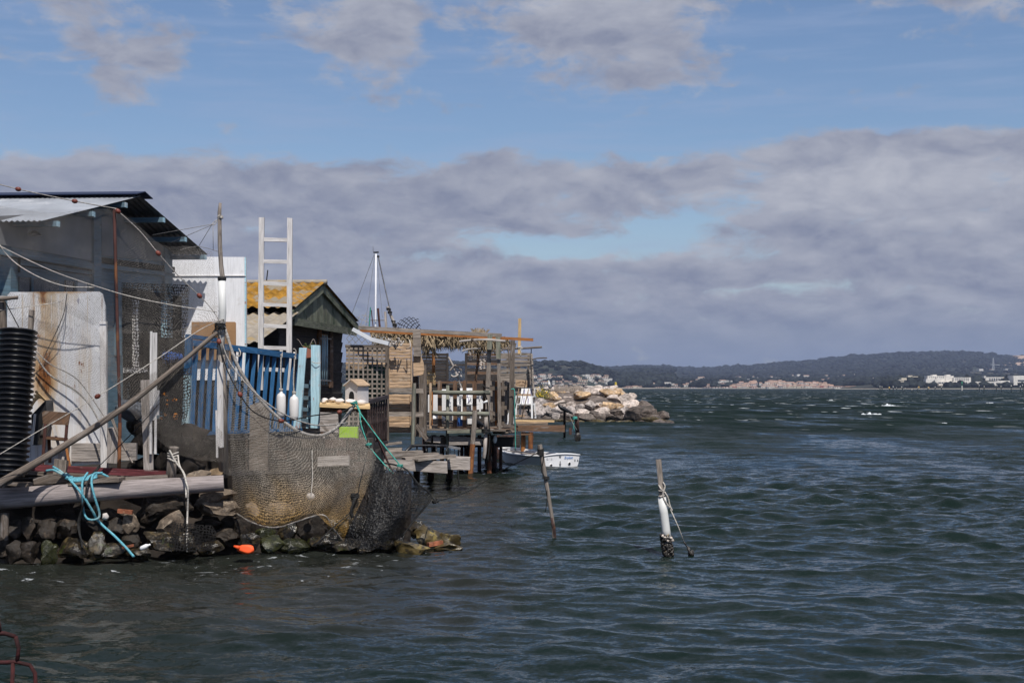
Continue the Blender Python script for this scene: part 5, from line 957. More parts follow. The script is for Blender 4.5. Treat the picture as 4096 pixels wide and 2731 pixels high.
# ---------------------------------------------------------------- blue fence, fenders, ladder, posts
fence = E('blue_fence', 'blue wooden fence with peeling rail behind the big net', 'fence', P(980, 1745, 21.8))
def fd(x): return 20.4 + (x - 745) / (1215 - 745) * 3.5
def fy(x, a, b): return a + (x - 775) / (1210 - 775) * (b - a)
m_ = MB(); n = 9
for k in range(n):
    x0 = 768 + k * 50; x1 = min(1214, x0 + 52); m_.bar(P(x0, fy(x0, 1372, 1428), fd(x0)), P(x1, fy(x1, 1372, 1428), fd(x1)), px2m(24, 22) * random.uniform(.85, 1.1), .09, wob=.004)
m_.build('top_rail', 'blue_paint', fence); m_ = MB(); m_.bar(P(768, 1346, fd(768)), P(880, 1362, fd(880)), .05, .06, wob=.004, seg=3); m_.build('upper_rail', 'blue_paint', fence); m_ = MB(); m_.bar(P(768, 1735, fd(768)), P(1200, 1716, fd(1200)), .09, .05, seg=4, wob=.004); m_.build('bottom_rail', 'blue_paint', fence)
x = 782.
while x < 1200:
    m_ = MB(); dd = fd(x) + .05; ln = -14 - (x - 780) * .02; ytop = fy(x, 1376, 1432); m_.bar(P(x + 4, ytop, dd), P(x + ln, fy(x, 1725, 1716), dd + .02), px2m(15 if x > 940 else 18, dd), .03, seg=3, wob=.004, taper=.95, bend=random.uniform(-.006, .006)); m_.build('baluster', 'blue_paint', fence); x += 31 - (x - 780) * .017
m_ = MB(); m_.bar(P(757, 1338, 20.3), P(752, 1500, 20.35), px2m(28, 20.3), .09, seg=2, wob=.004); m_.build('corner_post', 'blue_paint', fence); m_ = MB(); m_.bar(P(752, 1500, 20.35), P(742, 1760, 20.4), px2m(28, 20.3), .09, seg=3, wob=.005); m_.build('lower_post', 'pale_blue_paint', fence)
stick(1213, 1392, 1188, 1712, 28, 23.6, 'gate_post', 'pale_blue_paint', 'leaning pale blue post at the end of the blue fence', 'post', rnd=False, t=.1)
stick(1264, 1381, 1262, 1712, 34, 23.9, 'square_post', 'pale_blue_paint', 'upright thick pale blue post right of the leaning one', 'post', rnd=False, t=.13)
root = E('blue_steps', 'narrow pale blue step ladder between the two pale blue posts', 'ladder', P(1228, 1712, 24.2))
for x0, x1 in ((1244, 1230), (1212, 1200)): m_ = MB(); plank(m_, x0, 1520, x1, 1712, 12, 24.2, .03); m_.build('side_rail', 'pale_blue_paint', root)
for y in (1542, 1590, 1636, 1680): m_ = MB(); plank(m_, 1206, y, 1242, y + 2, 15, 24.15, .04); m_.build('step', 'hut_blue', root)
GF = 'white fenders on the blue fence'
for k, (x, yt, yb, lab) in enumerate(((1124, 1568, 1672, 'white boat fender on the blue fence, left one of the pair with the longer body'), (1176, 1580, 1682, 'white boat fender on the blue fence, right beside the pale blue post'))):
    d = 22.4; root = E('boat_fender', lab, 'fender', P(x, yb, d), GF); L = px2m(yb - yt, d); rr = px2m(18.5, d)
    MB().lathe([(.002, 0), (rr * .5, .008), (rr * .88, .035), (rr, .075), (rr * 1.01, L * .5), (rr * .98, L - .08), (rr * .8, L - .035), (rr * .34, L - .01), (rr * .26, L + .03), (rr * .2, L + .05), (.002, L + .052)], P(x, yb, d), (0, 0, 1), 22).build('body', 'fender_white', root, True)
    xt = x + (0 if k == 0 else 2); yy = fy(xt, 1372, 1428); m_ = MB(); m_.tube(crom([P(x, yt - 8, d), P(x - 2, yt - 60, d), P(xt, yy + 18, d), P(xt, yy, d - .02)], 5), .011, 6)
    m_.build('rope', 'rope_white', root, True); m_ = MB()
    for q in range(3): m_.tube(crom([P(xt - 4 + q * 4, yy + 14, fd(xt) - .09), P(xt - 3 + q * 4, yy - 14, fd(xt) - .03), P(xt - 2 + q * 4, yy - 8, fd(xt) + .08)], 4), .010, 6)
    m_.build('hitch', 'rope_white', root, True); m_ = MB(); knot(m_, P(x, yt - 10, d), .025, 5, .009, k); m_.build('knot', 'rope_white', root, True)
m_ = MB(); m_.tube(crom([P(1182, 1425, 22.6), P(1184, 1405, 22.6), P(1178, 1398, 22.6)], 4), .012, 6); knot(m_, P(1177, 1397, 22.6), .015, 4, .008, 3); T(m_, 'hook_end', 'rope_grey', 'short stub of knotted rope on top of the blue rail', 'rope', smooth=True)
m_ = MB(); m_.tube(crom([P(955, 1394, 21.8), P(962, 1410, 21.7), P(958, 1425, 21.7), P(945, 1420, 21.7)], 4), .010, 6); T(m_, 'rail_loop', 'rope_white', 'small loop of pale rope over the middle of the blue rail', 'rope', smooth=True)
root = E('white_ladder', 'tall whitewashed wooden ladder standing upright behind the blue fence', 'ladder', P(1102, 1560, 24.4)); d = 24.4
for x0, x1, y0 in ((1047, 1043, 870), (1160, 1156, 873)): m_ = MB(); m_.bar(P(x0, y0, d), P(x1, 1560, d), px2m(20, d), .07, seg=6, wob=.0035); m_.build('side_rail', 'white_paint', root)
for y in (959, 1046, 1134, 1219, 1304, 1391, 1478): m_ = MB(); m_.bar(P(1054, y - 1, d - .01), P(1154, y + 2, d - .01), px2m(15, d), .04, seg=2, wob=.003); m_.build('rung', 'white_paint', root)
root = E('window_box', 'terracotta flower box with a drooping plant between the pale blue posts', 'planter', P(1236, 1435, 24.6)); d = 24.6
MB().prism([P(x, y, d) for x, y in ((1212, 1384), (1252, 1402), (1250, 1428), (1222, 1432))], .2).build('box', 'terracotta', root); m_ = MB(); rnd = random.Random(3)
for _ in range(26): p = P(rnd.uniform(1212, 1250), rnd.uniform(1372, 1396), d + rnd.uniform(0, .2)); m_.blob(p, (.022, .022, .012), rnd.randint(0, 99), 1, 0, 0)
m_.build('foliage', 'leaf_green', root); m_ = MB(); m_.tube(crom([P(1238, 1390, d), P(1246, 1368, d), P(1254, 1356, d), P(1262, 1372, d), P(1266, 1390, d)], 4), .006, 5); m_.tube(crom([P(1210, 1385, d), P(1196, 1362, d), P(1188, 1356, d)], 4), .004, 5); m_.build('stem', 'wood_grey', root)
cord([(1247, 1446, 23.8), (1264, 1452, 23.78), (1282, 1450, 23.8)], .006, 'rope_white', 'white cord tied around the thick pale blue post')
# ---------------------------------------------------------------- dark green gabled shed
a = P(1165, 1285, 29.0); b = P(1416, 1328, 35.0); b.z = a.z; n = Vector((0, 0, 1)).cross(b - a).normalized(); n = n if n.x > 0 else -n; u = Vector((-1, .06, 0)).normalized()
shed = E('green_shed', 'dark plank shed with green gable and orange lichen-covered roof', 'shed', Vector((-4, 28, 1.2)))
ap = RP(1279, 1138, a, n); en = RP(1160, 1240, a, n); ef = RP(1420, 1296, a, n); low = RP(1004, 1370, a, n); e2 = RP(1172, 1236, a, n) + Vector((0, 0, -.07)); ov = n * .12
corrug(en + ov + Vector((0, 0, .06)), ap + ov + Vector((0, 0, .06)), u, 3.4, .21, .024, 5).build('roof_sheet', 'lichen_roof', shed, True)
corrug(low + ov, e2 + ov, u, 3.0, .21, .024, 5).build('lower_roof_sheet', 'asbestos_roof', shed, True)
corrug(ef + ov + Vector((0, 0, .05)), ap + ov + Vector((0, 0, .06)), u, 3.4, .21, .024, 5).build('roof_sheet', 'lichen_roof', shed, True)
MB().tube([ap + ov * 1.3 + Vector((0, 0, .05)), ap + ov + u * 3.4 + Vector((0, 0, .05))], .10, 12, flat=.6).build('ridge_cap', 'asbestos_roof', shed, True)
for q0, q1 in ((ap, en + (en - ap) * .1), (ap, ef)): MB().bar(q0 + n * .06 + Vector((0, 0, -.09)), q1 + n * .06 + Vector((0, 0, -.09)), .17, .05, side=(0, 0, 1)).build('barge_board', 'wood_green', shed)
MB().bar(a + n * .05, b + n * .05, .16, .05, side=(0, 0, 1)).build('gable_trim', 'wood_green', shed)
m_ = MB(); N = 20
for k in range(N):
    t0 = k / N; t = (k + .5) / N; q = a.lerp(b, t); ta = (ap - a).dot((b - a).normalized()) / (b - a).length
    zt = en.z + (ap.z - en.z) * (t / ta) if t < ta else ap.z + (ef.z - ap.z) * (t - ta) / (1 - ta)
    m_.bar(q + Vector((0, 0, -.05)) + n * random.uniform(0, .012), Vector((q.x, q.y, zt - .05)), (b - a).length / N * .97, .03, side=(b - a), wob=.004)
m_.build('gable_planks', 'wood_green', shed)
wa = a - n * .28; wb = a.lerp(b, .965) - n * .28; m_ = MB(); rows_ = 10
for k in range(rows_):
    z = 1.08 + k * .245; m_.bar(Vector((wa.x, wa.y, z + .12)) + n * .01, Vector((wb.x, wb.y, z + .12)) + n * .01, .268, .035, side=Vector((0, 0, 1)) + n * .14, seg=3, wob=.008)
m_.build('front_wall', 'wood_dark', shed); MB().prism([Vector((wa.x, wa.y, 1.1)), wa + u * 3 + Vector((0, 0, 1.1 - wa.z)), wa + u * 3, Vector((wa.x, wa.y, a.z))], (0, .06, 0)).build('side_wall', 'wood_dark', shed)
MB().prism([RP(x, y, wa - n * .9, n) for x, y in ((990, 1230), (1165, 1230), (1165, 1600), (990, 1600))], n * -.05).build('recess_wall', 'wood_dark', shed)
def shedpoly(pts, off, th, name, mat, par=shed): return MB().prism([RP(x, y, wa + n * off, n) for x, y in pts], n * -th).build(name, mat, par)
win = shedpoly([(1285, 1333), (1322, 1338), (1320, 1545), (1284, 1545)], .045, .03, 'window', 'dark_glass')
for x in (1281, 1327): shedpoly([(x - 6, 1318), (x + 6, 1318), (x + 6, 1550), (x - 6, 1550)], .07, .05, 'window_jamb', 'wood_brown', win)
for x in (1291, 1299, 1308): m_ = MB(); m_.tube([RP(x, 1340, wa + n * .12, n), RP(x - 2, 1538, wa + n * .12, n)], .019, 8); m_.build('window_bar', 'pale_blue_paint', win, True)
for y in (1353, 1520): shedpoly([(1282, y - 3), (1326, y), (1326, y + 5), (1282, y + 3)], .13, .02, 'cross_bar', 'steel_grey', win)
pn = MB().prism([RP(x, y, wa - n * .85, n) for x, y in ((1102, 1342), (1146, 1342), (1146, 1450), (1102, 1450))], n * -.02).build('side_window', 'dark_glass', shed); MB().prism([RP(x, y, wa - n * .82, n) for x, y in ((1098, 1326), (1150, 1326), (1150, 1340), (1098, 1340))], n * -.03).build('window_frame', 'wood_brown', pn)
T(MB().tube([P(1066, 1122, 27.5), P(1071, 1080, 27.5)], .012, 5), 'aerial_stub', 'rope_black', 'thin dark metal rod rising above the shed roof behind the ladder', 'rod')
# ---------------------------------------------------------------- table with white stones, cat house, clutter behind the net
root = E('low_table', 'low wooden counter with a rough plank top carrying white stones', 'table', P(1375, 1745, 23.4))
MB().prism([P(1278, 1617, 23.2), P(1480, 1625, 23.2), P(1478, 1612, 24.3), P(1282, 1608, 24.3)], (0, 0, -.045)).build('table_top', 'wood_yellow', root); MB().prism([P(1284, 1622, 23.4), P(1470, 1630, 23.4), P(1468, 1650, 23.4), P(1284, 1645, 23.4)], .04).build('apron', 'wood_brown', root)
for x, dd in ((1290, 23.5), (1462, 23.5), (1300, 24.2), (1455, 24.2)): m_ = MB(); plank(m_, x, 1625, x, 1745, 14, dd, .05); m_.build('leg', 'wood_brown', root)
GS = 'white stones on the low table'
for x, y, w, h, s_, l in ((1297, 1602, 17, 12, 1, 'white stone on the low table next to the pale blue post'), (1332, 1600, 20, 13, 2, 'rounded white stone on the low table, second from the posts'), (1360, 1604, 24, 11, 3, 'long low white stone in the middle of the low table'), (1402, 1604, 22, 10, 4, 'flat white stone in front of the cat house door'), (1445, 1610, 20, 12, 5, 'white stone at the right end of the low table')):
    T(MB().blob(P(x, y, 23.5), (px2m(w, 23.5), .09, px2m(h, 23.5)), s_ + 40, 3, 4, .06), 'white_stone', 'stone_white', l, 'stone', GS, smooth=True)
root = E('cat_house', 'small white wooden cat house with a brown pitched roof', 'cat house', P(1428, 1612, 24.0)); d = 24.0
f0, f1, bk = P(1381, 1612, 23.9), P(1430, 1616, 23.7), P(1474, 1612, 24.15); H1 = px2m(72, 24); hpk = px2m(92, 24)
z0 = f0.z; lf = Vector((f0.x, f0.y, z0)); rf = Vector((f1.x, f1.y, z0)); rb = Vector((bk.x, bk.y, z0)); lb = lf + (rb - rf); Z = Vector((0, 0, 1)); pk = (lf + rf) / 2 + Z * hpk; pb = (lb + rb) / 2 + Z * hpk
m_ = MB(); bb = len(m_.v); m_.v += [lf, rf, rf + Z * H1, pk, lf + Z * H1, lb, rb, rb + Z * H1, pb, lb + Z * H1]
for f in ((0, 1, 2, 3, 4), (1, 6, 7, 2), (9, 8, 7, 6, 5), (5, 0, 4, 9)): m_.face([bb + i for i in f], [(0, i * .1) for i in range(len(f))])
m_.build('wall', 'wood_house', root)
for s0, s1 in ((rf, rb), (lf, lb)):
    e0 = s0 + Z * H1; e1 = s1 + Z * H1; o0 = (e0 - pk) * .22; fwd = (pk - pb).normalized() * .05
    MB().prism([pk + fwd, pb - fwd * .4, e1 + o0 - fwd * .4, e0 + o0 + fwd], Z * .018).build('roof', 'wood_tan' if s0 is rf else 'wood_house', root)
fd_ = (rf - lf); nn = Vector((0, 0, 1)).cross(fd_).normalized(); nn = nn if nn.y < 0 else -nn; c = lf + fd_ * .52 + nn * .003; rr = .062; dp = [c + fd_.normalized() * rr + Z * .02, c + fd_.normalized() * rr + Z * .13] + [c + fd_.normalized() * rr * math.cos(t) + Z * (.13 + rr * 1.1 * math.sin(t)) for t in np.linspace(.2, 2.94, 9)] + [c - fd_.normalized() * rr + Z * .13, c - fd_.normalized() * rr + Z * .02]
MB().prism(dp, nn * -.002).build('doorway', 'dark_inside', root)
boardpoly([(1280, 1648), (1352, 1652), (1354, 1730), (1280, 1725)], 22.9, .04, 'rough_board', 'wood_pale', 'rough upright board under the low table', 'board')
root = E('lattice_scrap', 'broken piece of grey wooden lattice leaning behind the net', 'lattice', P(1330, 1810, 21.6)); m_ = MB(); plank(m_, 1280, 1690, 1378, 1800, 14, 21.6, .03); m_.build('frame_board', 'wood_grey', root)
for k in range(6): m_ = MB(); plank(m_, 1282 + k * 16, 1735 + k * 9, 1268 + k * 17 - 2, 1790 + k * 3, 9, 21.65, .015); m_.build('lath', 'wood_pale', root)
T(MB().box(P(1396, 1735, 22.0), (px2m(72, 22), .3, px2m(56, 22)), .05), 'lime_box', 'lime_plastic', 'lime green plastic box standing behind the net', 'box'); T(MB().box(P(1432, 1775, 22.0), (.14, .2, .16), .1), 'wood_block', 'wood_yellow', 'small pale wooden block beside the lime green box', 'block')
boardpoly([(1270, 1828), (1395, 1822), (1396, 1862), (1270, 1866)], 20.4, .25, 'block_beam', 'wood_pale', 'pale concrete-grey beam end set in the brick wall behind the net', 'beam')
boardpoly([(1000, 1620), (1060, 1600), (1075, 1640), (1070, 1900), (995, 1900)], 20.3, .1, 'old_sacking', 'wood_old', 'dull sacking hanging behind the big net', 'sacking')
# ---------------------------------------------------------------- trellis, woven fences and posts behind the table
root = E('trellis', 'grey wooden trellis with green sheeting behind it beside the dark shed', 'trellis', P(1465, 1760, 31.5)); d = 31.5
m_ = MB(); plank(m_, 1380, 1384, 1552, 1386, 11, d, .06, seg=3, wob=.004); m_.build('top_rail', 'wood_old', root)
m_ = MB(); plank(m_, 1548, 1380, 1549, 1765, 14, d, .09, seg=4, wob=.004); m_.build('end_post', 'wood_old', root)
for i in range(9): m_ = MB(); x = 1396 + i * 18.8; plank(m_, x, 1388, x + random.uniform(-2, 1), 1700, 6.5, d, .018, seg=2, wob=.002); m_.build('lath', 'wood_grey', root)
for i in range(16): m_ = MB(); y = 1402 + i * 18.8; plank(m_, 1384, y, 1542, y + 2, 6.5, d + .03, .018, seg=2, wob=.002); m_.build('cross_lath', 'wood_grey', root)
MB().prism([P(x, y, d + .2) for x, y in ((1384, 1484), (1440, 1476), (1470, 1462), (1540, 1466), (1540, 1700), (1384, 1700))], .02).build('sheeting', 'green_sheet', root)
root = E('plank_screen', 'pale plank screen standing behind the trellis', 'screen', P(1465, 1600, 31.9))
for i in range(9): m_ = MB(); plank(m_, 1384, 1394 + i * 15, 1546, 1396 + i * 15, 12, 31.9, .02, seg=2, wob=.004); m_.build('slat', 'wood_tan' if i % 3 else 'wood_grey', root)
m_ = MB(); m_.bar(P(1412, 1317, 31.3), P(1488, 1358, 31.2), px2m(15, 31), .09); m_.bar(P(1486, 1357, 31.19), P(1556, 1374, 31.1), px2m(16, 31), .092); T(m_, 'roof_gutter', 'gutter_white', 'bent white metal gutter running from the dark shed to the trellis post', 'gutter')
def woven(x0, x1, y0, y1, n, d, label, seed):
    rnd = random.Random(seed); root = E('woven_panel', label, 'fence panel', P((x0 + x1) / 2, y1, d), 'woven slat panels')
    for x in (x0 + 2, x1 - 3): m_ = MB(); plank(m_, x, y0, x, y1, 6, d - .02, .05); m_.build('frame', 'wood_tan', root)
    h = (y1 - y0) / n
    for i in range(n):
        m_ = MB(); y = y0 + (i + .5) * h; ps = [P(x0 + (x1 - x0) * q / 8, y + rnd.uniform(-.6, .6), d + .005 * math.sin(q / 8 * math.pi * 2.2 + math.pi * i)) for q in range(9)]
        hh = px2m(h * .475, d); m_.loft([[p + Vector((0, -.006, -hh)), p + Vector((0, -.012, 0)), p + Vector((0, -.006, hh)), p + Vector((0, .006, hh)), p + Vector((0, .006, -hh))] for p in ps]); m_.build('slat', 'wood_tan', root, False)
woven(1554, 1650, 1372, 1552, 14, 33.5, 'woven tan slat panel beside the trellis, the upper one', 1); woven(1552, 1646, 1576, 1730, 11, 33.5, 'woven tan slat panel beside the trellis, the lower one', 2)
for y, x1, nm in ((1561, 1694, 'upper'), (1655, 1694, 'lower')): stick(1552, y, x1, y + 2, 18, 33.2, 'cross_rail', 'wood_grey', 'grey cross rail over the woven panels, the %s one' % nm, 'rail', rnd=False, t=.1, group='cross rails of the woven panels')
boardpoly([(1651, 1322), (1682, 1321), (1685, 1425), (1654, 1425)], 33.6, .04, 'grey_board', 'wood_grey', 'plain grey board rising above the woven panel', 'board')
boardpoly([(1652, 1418), (1672, 1417), (1686, 1428), (1694, 1450), (1697, 1478), (1692, 1498), (1654, 1505)], 33.7, .04, 'round_board', 'wood_tan', 'tan board with one rounded corner beside the heavy post', 'board')
stick(1692, 1461, 1692, 1746, 29, 33.8, 'heavy_post', 'wood_old', 'thick dark upright timber between the woven panel and the picket fence', 'post', rnd=False)
stick(1663, 1505, 1668, 1745, 22, 34.1, 'back_post', 'wood_old', 'dark square post right behind the green-grey one', 'post', rnd=False)
stick(1657, 1532, 1650, 1790, 16, 32.6, 'moss_post', 'wood_moss', 'tall green-grey round post in front of the woven panels', 'post', wob=.03)
stick(1664, 1700, 1708, 1758, 16, 32.7, 'diagonal_brace', 'wood_old', 'short diagonal brace at the foot of the green-grey post', 'brace', rnd=False)
root = E('baluster_rail', 'dark brown railing of turned balusters leaning beside the lower deck', 'railing', P(1510, 1775, 27.5))
m_ = MB(); m_.bar(P(1466, 1610, 26.6), P(1549, 1586, 28.6), .07, .07, wob=.004, seg=3); m_.build('top_rail', 'brown_baluster', root); m_ = MB(); m_.bar(P(1478, 1778, 26.6), P(1547, 1768, 28.6), .05, .06); m_.build('bottom_rail', 'brown_baluster', root)
for i in range(9):
    t = i / 8; p0 = P(1468 + 78 * t, 1612 - 22 * t, 26.6 + 2 * t); p1 = P(1476 + 68 * t, 1775 - 8 * t, 26.6 + 2 * t); L = (p1 - p0).length; MB().lathe([(.022, 0), (.018, .1 * L), (.03, .2 * L), (.018, .3 * L), (.028, .48 * L), (.034, .52 * L), (.02, .56 * L), (.03, .75 * L), (.02, .9 * L), (.024, L)], p0, p1 - p0, 8).build('baluster', 'brown_baluster', root, True)
# ---------------------------------------------------------------- lower plank deck
root = E('lower_deck', 'rough low deck of loose grey planks on dark piles', 'deck', P(1690, 1900, 30.5))
for (x0, y0, d0, x1, y1, d1, w, t) in ((1510, 1800, 31.8, 1608, 1797, 31.8, 10, .3), (1522, 1780, 32.4, 1600, 1770, 32.6, 10, .25), (1520, 1812, 31.2, 1690, 1806, 31.4, 9, .3), (1530, 1826, 30.6, 1748, 1814, 31.0, 10, .3), (1612, 1834, 30.2, 1760, 1822, 30.6, 9, .28), (1662, 1840, 29.9, 1812, 1822, 30.3, 10, .3)):
    m_ = MB(); m_.bar(P(x0, y0, d0), P(x1, y1, d1), .055, t, seg=3, wob=.006); m_.build('plank', 'wood_grey', root)
m_ = MB(); m_.prism([P(1520, 1836, 29.95), P(1788, 1844, 29.95), P(1790, 1893, 29.95), P(1520, 1874, 29.95)], .05); m_.build('fascia_board', 'wood_pale', root)
m_ = MB(); m_.prism([P(1790, 1826, 30.5), P(1880, 1830, 30.5), P(1879, 1879, 30.5), P(1790, 1877, 30.5)], .4); m_.build('end_beam', 'wood_pale', root)
for x in (1600, 1668, 1726, 1800): MB().tube([P(x, 1855, 31.2), PZ(x - 4, 1948, -.4)], [.08, .085], 9, wob=.08).build('pile', 'rust_iron', root, True)
for y, dd in ((1830, 31.8), (1828, 32.4)): m_ = MB(); plank(m_, 1510, y, 1800, y, 8, dd, .1); m_.build('joist', 'wood_old', root)
cord([(1832, 1880, 30.3), (1833, 1910, 30.3), (1836, 1935, 30.3), (1830, 1945, 30.3)], .02, 'rope_black', 'weed string hanging from the deck end over the water', name='weed_string')
root = E('black_rack', 'black metal frame resting on the lower deck', 'frame', P(1710, 1815, 31.6)); m_ = MB(); m_.tube(crom([P(1618, 1812, 31.4), P(1640, 1790, 31.5), P(1660, 1782, 31.6), P(1790, 1784, 31.8)], 4), .035, 7); m_.build('tube', 'black_plastic', root, True)
for x in (1668, 1705, 1745, 1786): MB().tube([P(x, 1784, 31.7), P(x, 1815, 31.6)], .02, 6).build('leg', 'black_plastic', root, True)
root = E('small_crate', 'small grey slatted crate at the end of the lower deck', 'crate', P(1818, 1822, 31.4)); m_ = MB(); plank(m_, 1795, 1785, 1842, 1795, 8, 31.4, .2); m_.build('top', 'steel_grey', root)
for x in (1800, 1818, 1838): m_ = MB(); plank(m_, x, 1788, x, 1822, 4, 31.4, .03); m_.build('slat', 'steel_grey', root)
# ---------------------------------------------------------------- the pier hut with its palm thatch
pier = E('pier_deck', 'weathered plank deck of the pier hut on piles over the water', 'pier', P(1870, 1730, 38)); d = 36.2
m_ = MB()
for k in range(16): plank(m_, 1700, 1716 - k * 1.9, 2064 - (40 if k < 3 else 0), 1722 - k * 1.9, 6, 36.0 + k * .27, .28, seg=3, wob=.006)
m_.build('deck_boards', 'wood_old', pier)
m_ = MB(); plank(m_, 1790, 1726, 1930, 1724, 13, 35.9, .1, seg=3, wob=.006); m_.build('edge_joist', 'wood_moss', pier); m_ = MB(); m_.prism([P(1796, 1742, 36.0), P(1862, 1746, 36.0), P(1930, 1756, 36.0), P(1930, 1779, 36.0), P(1796, 1779, 36.0)], .06); m_.build('fascia_board', 'wood_pale', pier)
m_ = MB(); m_.prism([P(1700, 1745, 36.2), P(1796, 1745, 36.2), P(1796, 1778, 36.2), P(1700, 1782, 36.2)], .3); m_.build('dark_beam', 'wood_old', pier)
for k in range(3): m_ = MB(); plank(m_, 1700, 1766 + k * 3, 2080, 1764 + k * 3, 34, 37.2 + k * 1.2, .2); m_.build('shade_beam', 'wood_dark', pier)  # beams added to darken the space under the deck
for x, w, dd in ((1735, 22, 38.5), (1700, 24, 37.5), (1768, 18, 39.5), (1842, 24, 38), (1870, 30, 39.5), (1918, 16, 38), (1950, 22, 39.5), (1975, 26, 38.2), (2020, 30, 43.5), (2040, 24, 43), (2066, 22, 44), (1990, 20, 43)): MB().tube([P(x, 1740, dd), PZ(x, 1548 + CAMZ * F / dd, -.0) + Vector((0, 0, -.4))], px2m(w, dd) / 2, 9, wob=.08).build('pile', 'rust_iron', pier, True)  # extra dark piles added to deepen the shade below the deck
m_ = MB()
for k in range(5): m_.tube(crom([P(1974, 1724 + k * 2, 36.6 + k * .2), P(2010, 1732 - k, 36.2 + k * .25), P(2064, 1726 - k * 4, 36.6 + k * .2)], 4), .03, 6, wob=.3)
m_.build('platform_edge', 'wood_old', pier, True)
for nm, m, x0, y0, x1, y1, w, dd, lab in (('gate_pile', 'pile_rust', 1954, 1735, 1958, 1862, 20, 36.6, 'rusty round pile with cords tied round its head'), ('dark_pile', 'rust_iron', 2004, 1770, 2002, 1868, 13, 37.5, 'dark weedy pile right of the rusty round one'), ('end_pile', 'pile_rust', 2094, 1727, 2090, 1812, 19, 42, 'rust-streaked timber pile under the pier extension, the left one'), ('end_pile', 'pile_rust', 2124, 1727, 2122, 1795, 20, 44, 'brown square pile under the pier extension, the right one')):
    a = P(x0, y0, dd); b = P(x1, y1, dd); b.z = min(b.z, -.2) if nm != 'end_pile' or x0 < 2100 else b.z; T(MB().tube([a, a.lerp(b, .3), a.lerp(b, .7), b], [px2m(w, dd) / 2 * k for k in (.9, 1.05, 1, 1)], 10, wob=.07), nm, m, lab, 'pile', smooth=True, angle=60)
T(MB().tube([P(1900, 1641, 35.6), P(1896, 1700, 35.6), P(1890, 1775, 35.6)], px2m(20, 35.6) / 2, 7, wob=.03), 'ribbed_pile', 'wood_grey', 'grey ribbed post tied to the picket fence, upper half of the leaning pile', 'post')
T(MB().tube([P(1890, 1775, 35.6), P(1886, 1830, 35.6), P(1879, 1895, 35.6) + Vector((0, 0, -.3))], px2m(21, 35.6) / 2, 7, wob=.05), 'rusted_pile', 'pile_rust', 'rust-orange lower half of the leaning pile standing in the water', 'pile')
T(MB().tube([P(1944, 1668, 35.9), P(1943, 1716, 35.9)], px2m(15, 36) / 2, 9, wob=.03), 'pale_post', 'wood_pale', 'short pale post below the lower rail', 'post', smooth=True); T(MB().tube([P(1943, 1732, 35.9), P(1940, 1800, 35.9), P(1936, 1830, 35.9), P(1935, 1838, 35.9)], [px2m(15, 36) / 2] * 3 + [.02], 9, wob=.05), 'hanging_post', 'wood_pale', 'pale hanging timber with a rounded lower end', 'post', smooth=True)
r = MB()
for y in (1716, 1722, 1728): r.tube(crom([P(1928, y, 35.85), P(1942, y + 3, 35.78), P(1960, y - 1, 35.85)], 3), .02, 6)
r.tube(crom([P(1930, 1600, 35.9), P(1936, 1570, 35.85), P(1945, 1590, 35.85), P(1950, 1620, 35.9), P(1958, 1750, 35.9), P(1950, 1850, 35.9)], 5), .016, 6); r.tube(crom([P(1932, 1540, 35.9), P(1940, 1548, 35.8), P(1958, 1552, 35.8)], 4), .016, 6); r.tube(crom([P(1964, 1730, 36.3), P(1960, 1780, 36.3), P(1968, 1850, 36.3)], 4), .014, 5)
T(r, 'black_lashing', 'rope_black', 'black ropes lashing the pale posts at the corner of the picket fence', 'rope', smooth=True)
T(MB().tube([P(1931, 1612, 35.8), P(1951, 1603, 35.8)], .028, 8), 'white_tube', 'white_plastic', 'short white tube tied to the fence corner', 'tube', smooth=True)
T(MB().blob(P(1979, 1755, 36.5), (.06, .05, .12), 9, 2, 3, .05), 'white_can', 'white_plastic', 'white rounded can beside the rusty round pile', 'can', smooth=True)
rnd = random.Random(31)
for k in range(16):
    x = rnd.uniform(1705, 1990); y = 1716 + rnd.uniform(-8, 8); L = rnd.uniform(30, 110); m = rnd.choice(('wood_grey', 'wood_brown', 'wood_tan', 'wood_orange', 'wood_pale'))
    stick(x, y, x + L, y + rnd.uniform(-6, 6), rnd.uniform(4, 8), 35.9 + rnd.uniform(.1, .9), 'scrap_stick', m, {'wood_grey': 'grey scrap of wood lying on the edge of the pier deck', 'wood_brown': 'brown scrap of wood lying on the edge of the pier deck', 'wood_tan': 'tan scrap of wood lying on the edge of the pier deck', 'wood_orange': 'orange-brown scrap of wood lying on the edge of the pier deck', 'wood_pale': 'pale scrap of wood lying on the edge of the pier deck'}[m], 'scrap wood', rnd=False, group='scrap wood on the pier edge')
for x, y, w, h in ((1712, 1756, 26, 22), (1748, 1758, 30, 26)): T(MB().prism([P(x - w / 2, y - h / 2, 36.05), P(x + w / 2, y - h / 2 + 2, 36.05), P(x + w / 2 - 2, y + h / 2, 36.05), P(x - w / 2, y + h / 2 - 2, 36.05)], .2), 'bolted_block', 'wood_pale', 'bolted wooden block on the dark beam under the pier deck', 'block', 'bolted blocks under the pier deck')
T(MB().prism([P(1965, 1742, 43.4), P(2078, 1742, 43.4), P(2078, 1822, 43.4), P(1965, 1826, 43.4)], .1), 'shade_board', 'wood_dark', 'dark boarding added as shade between the piles under the right end of the pier', 'boarding')  # dark board added to stand for shade under the pier end
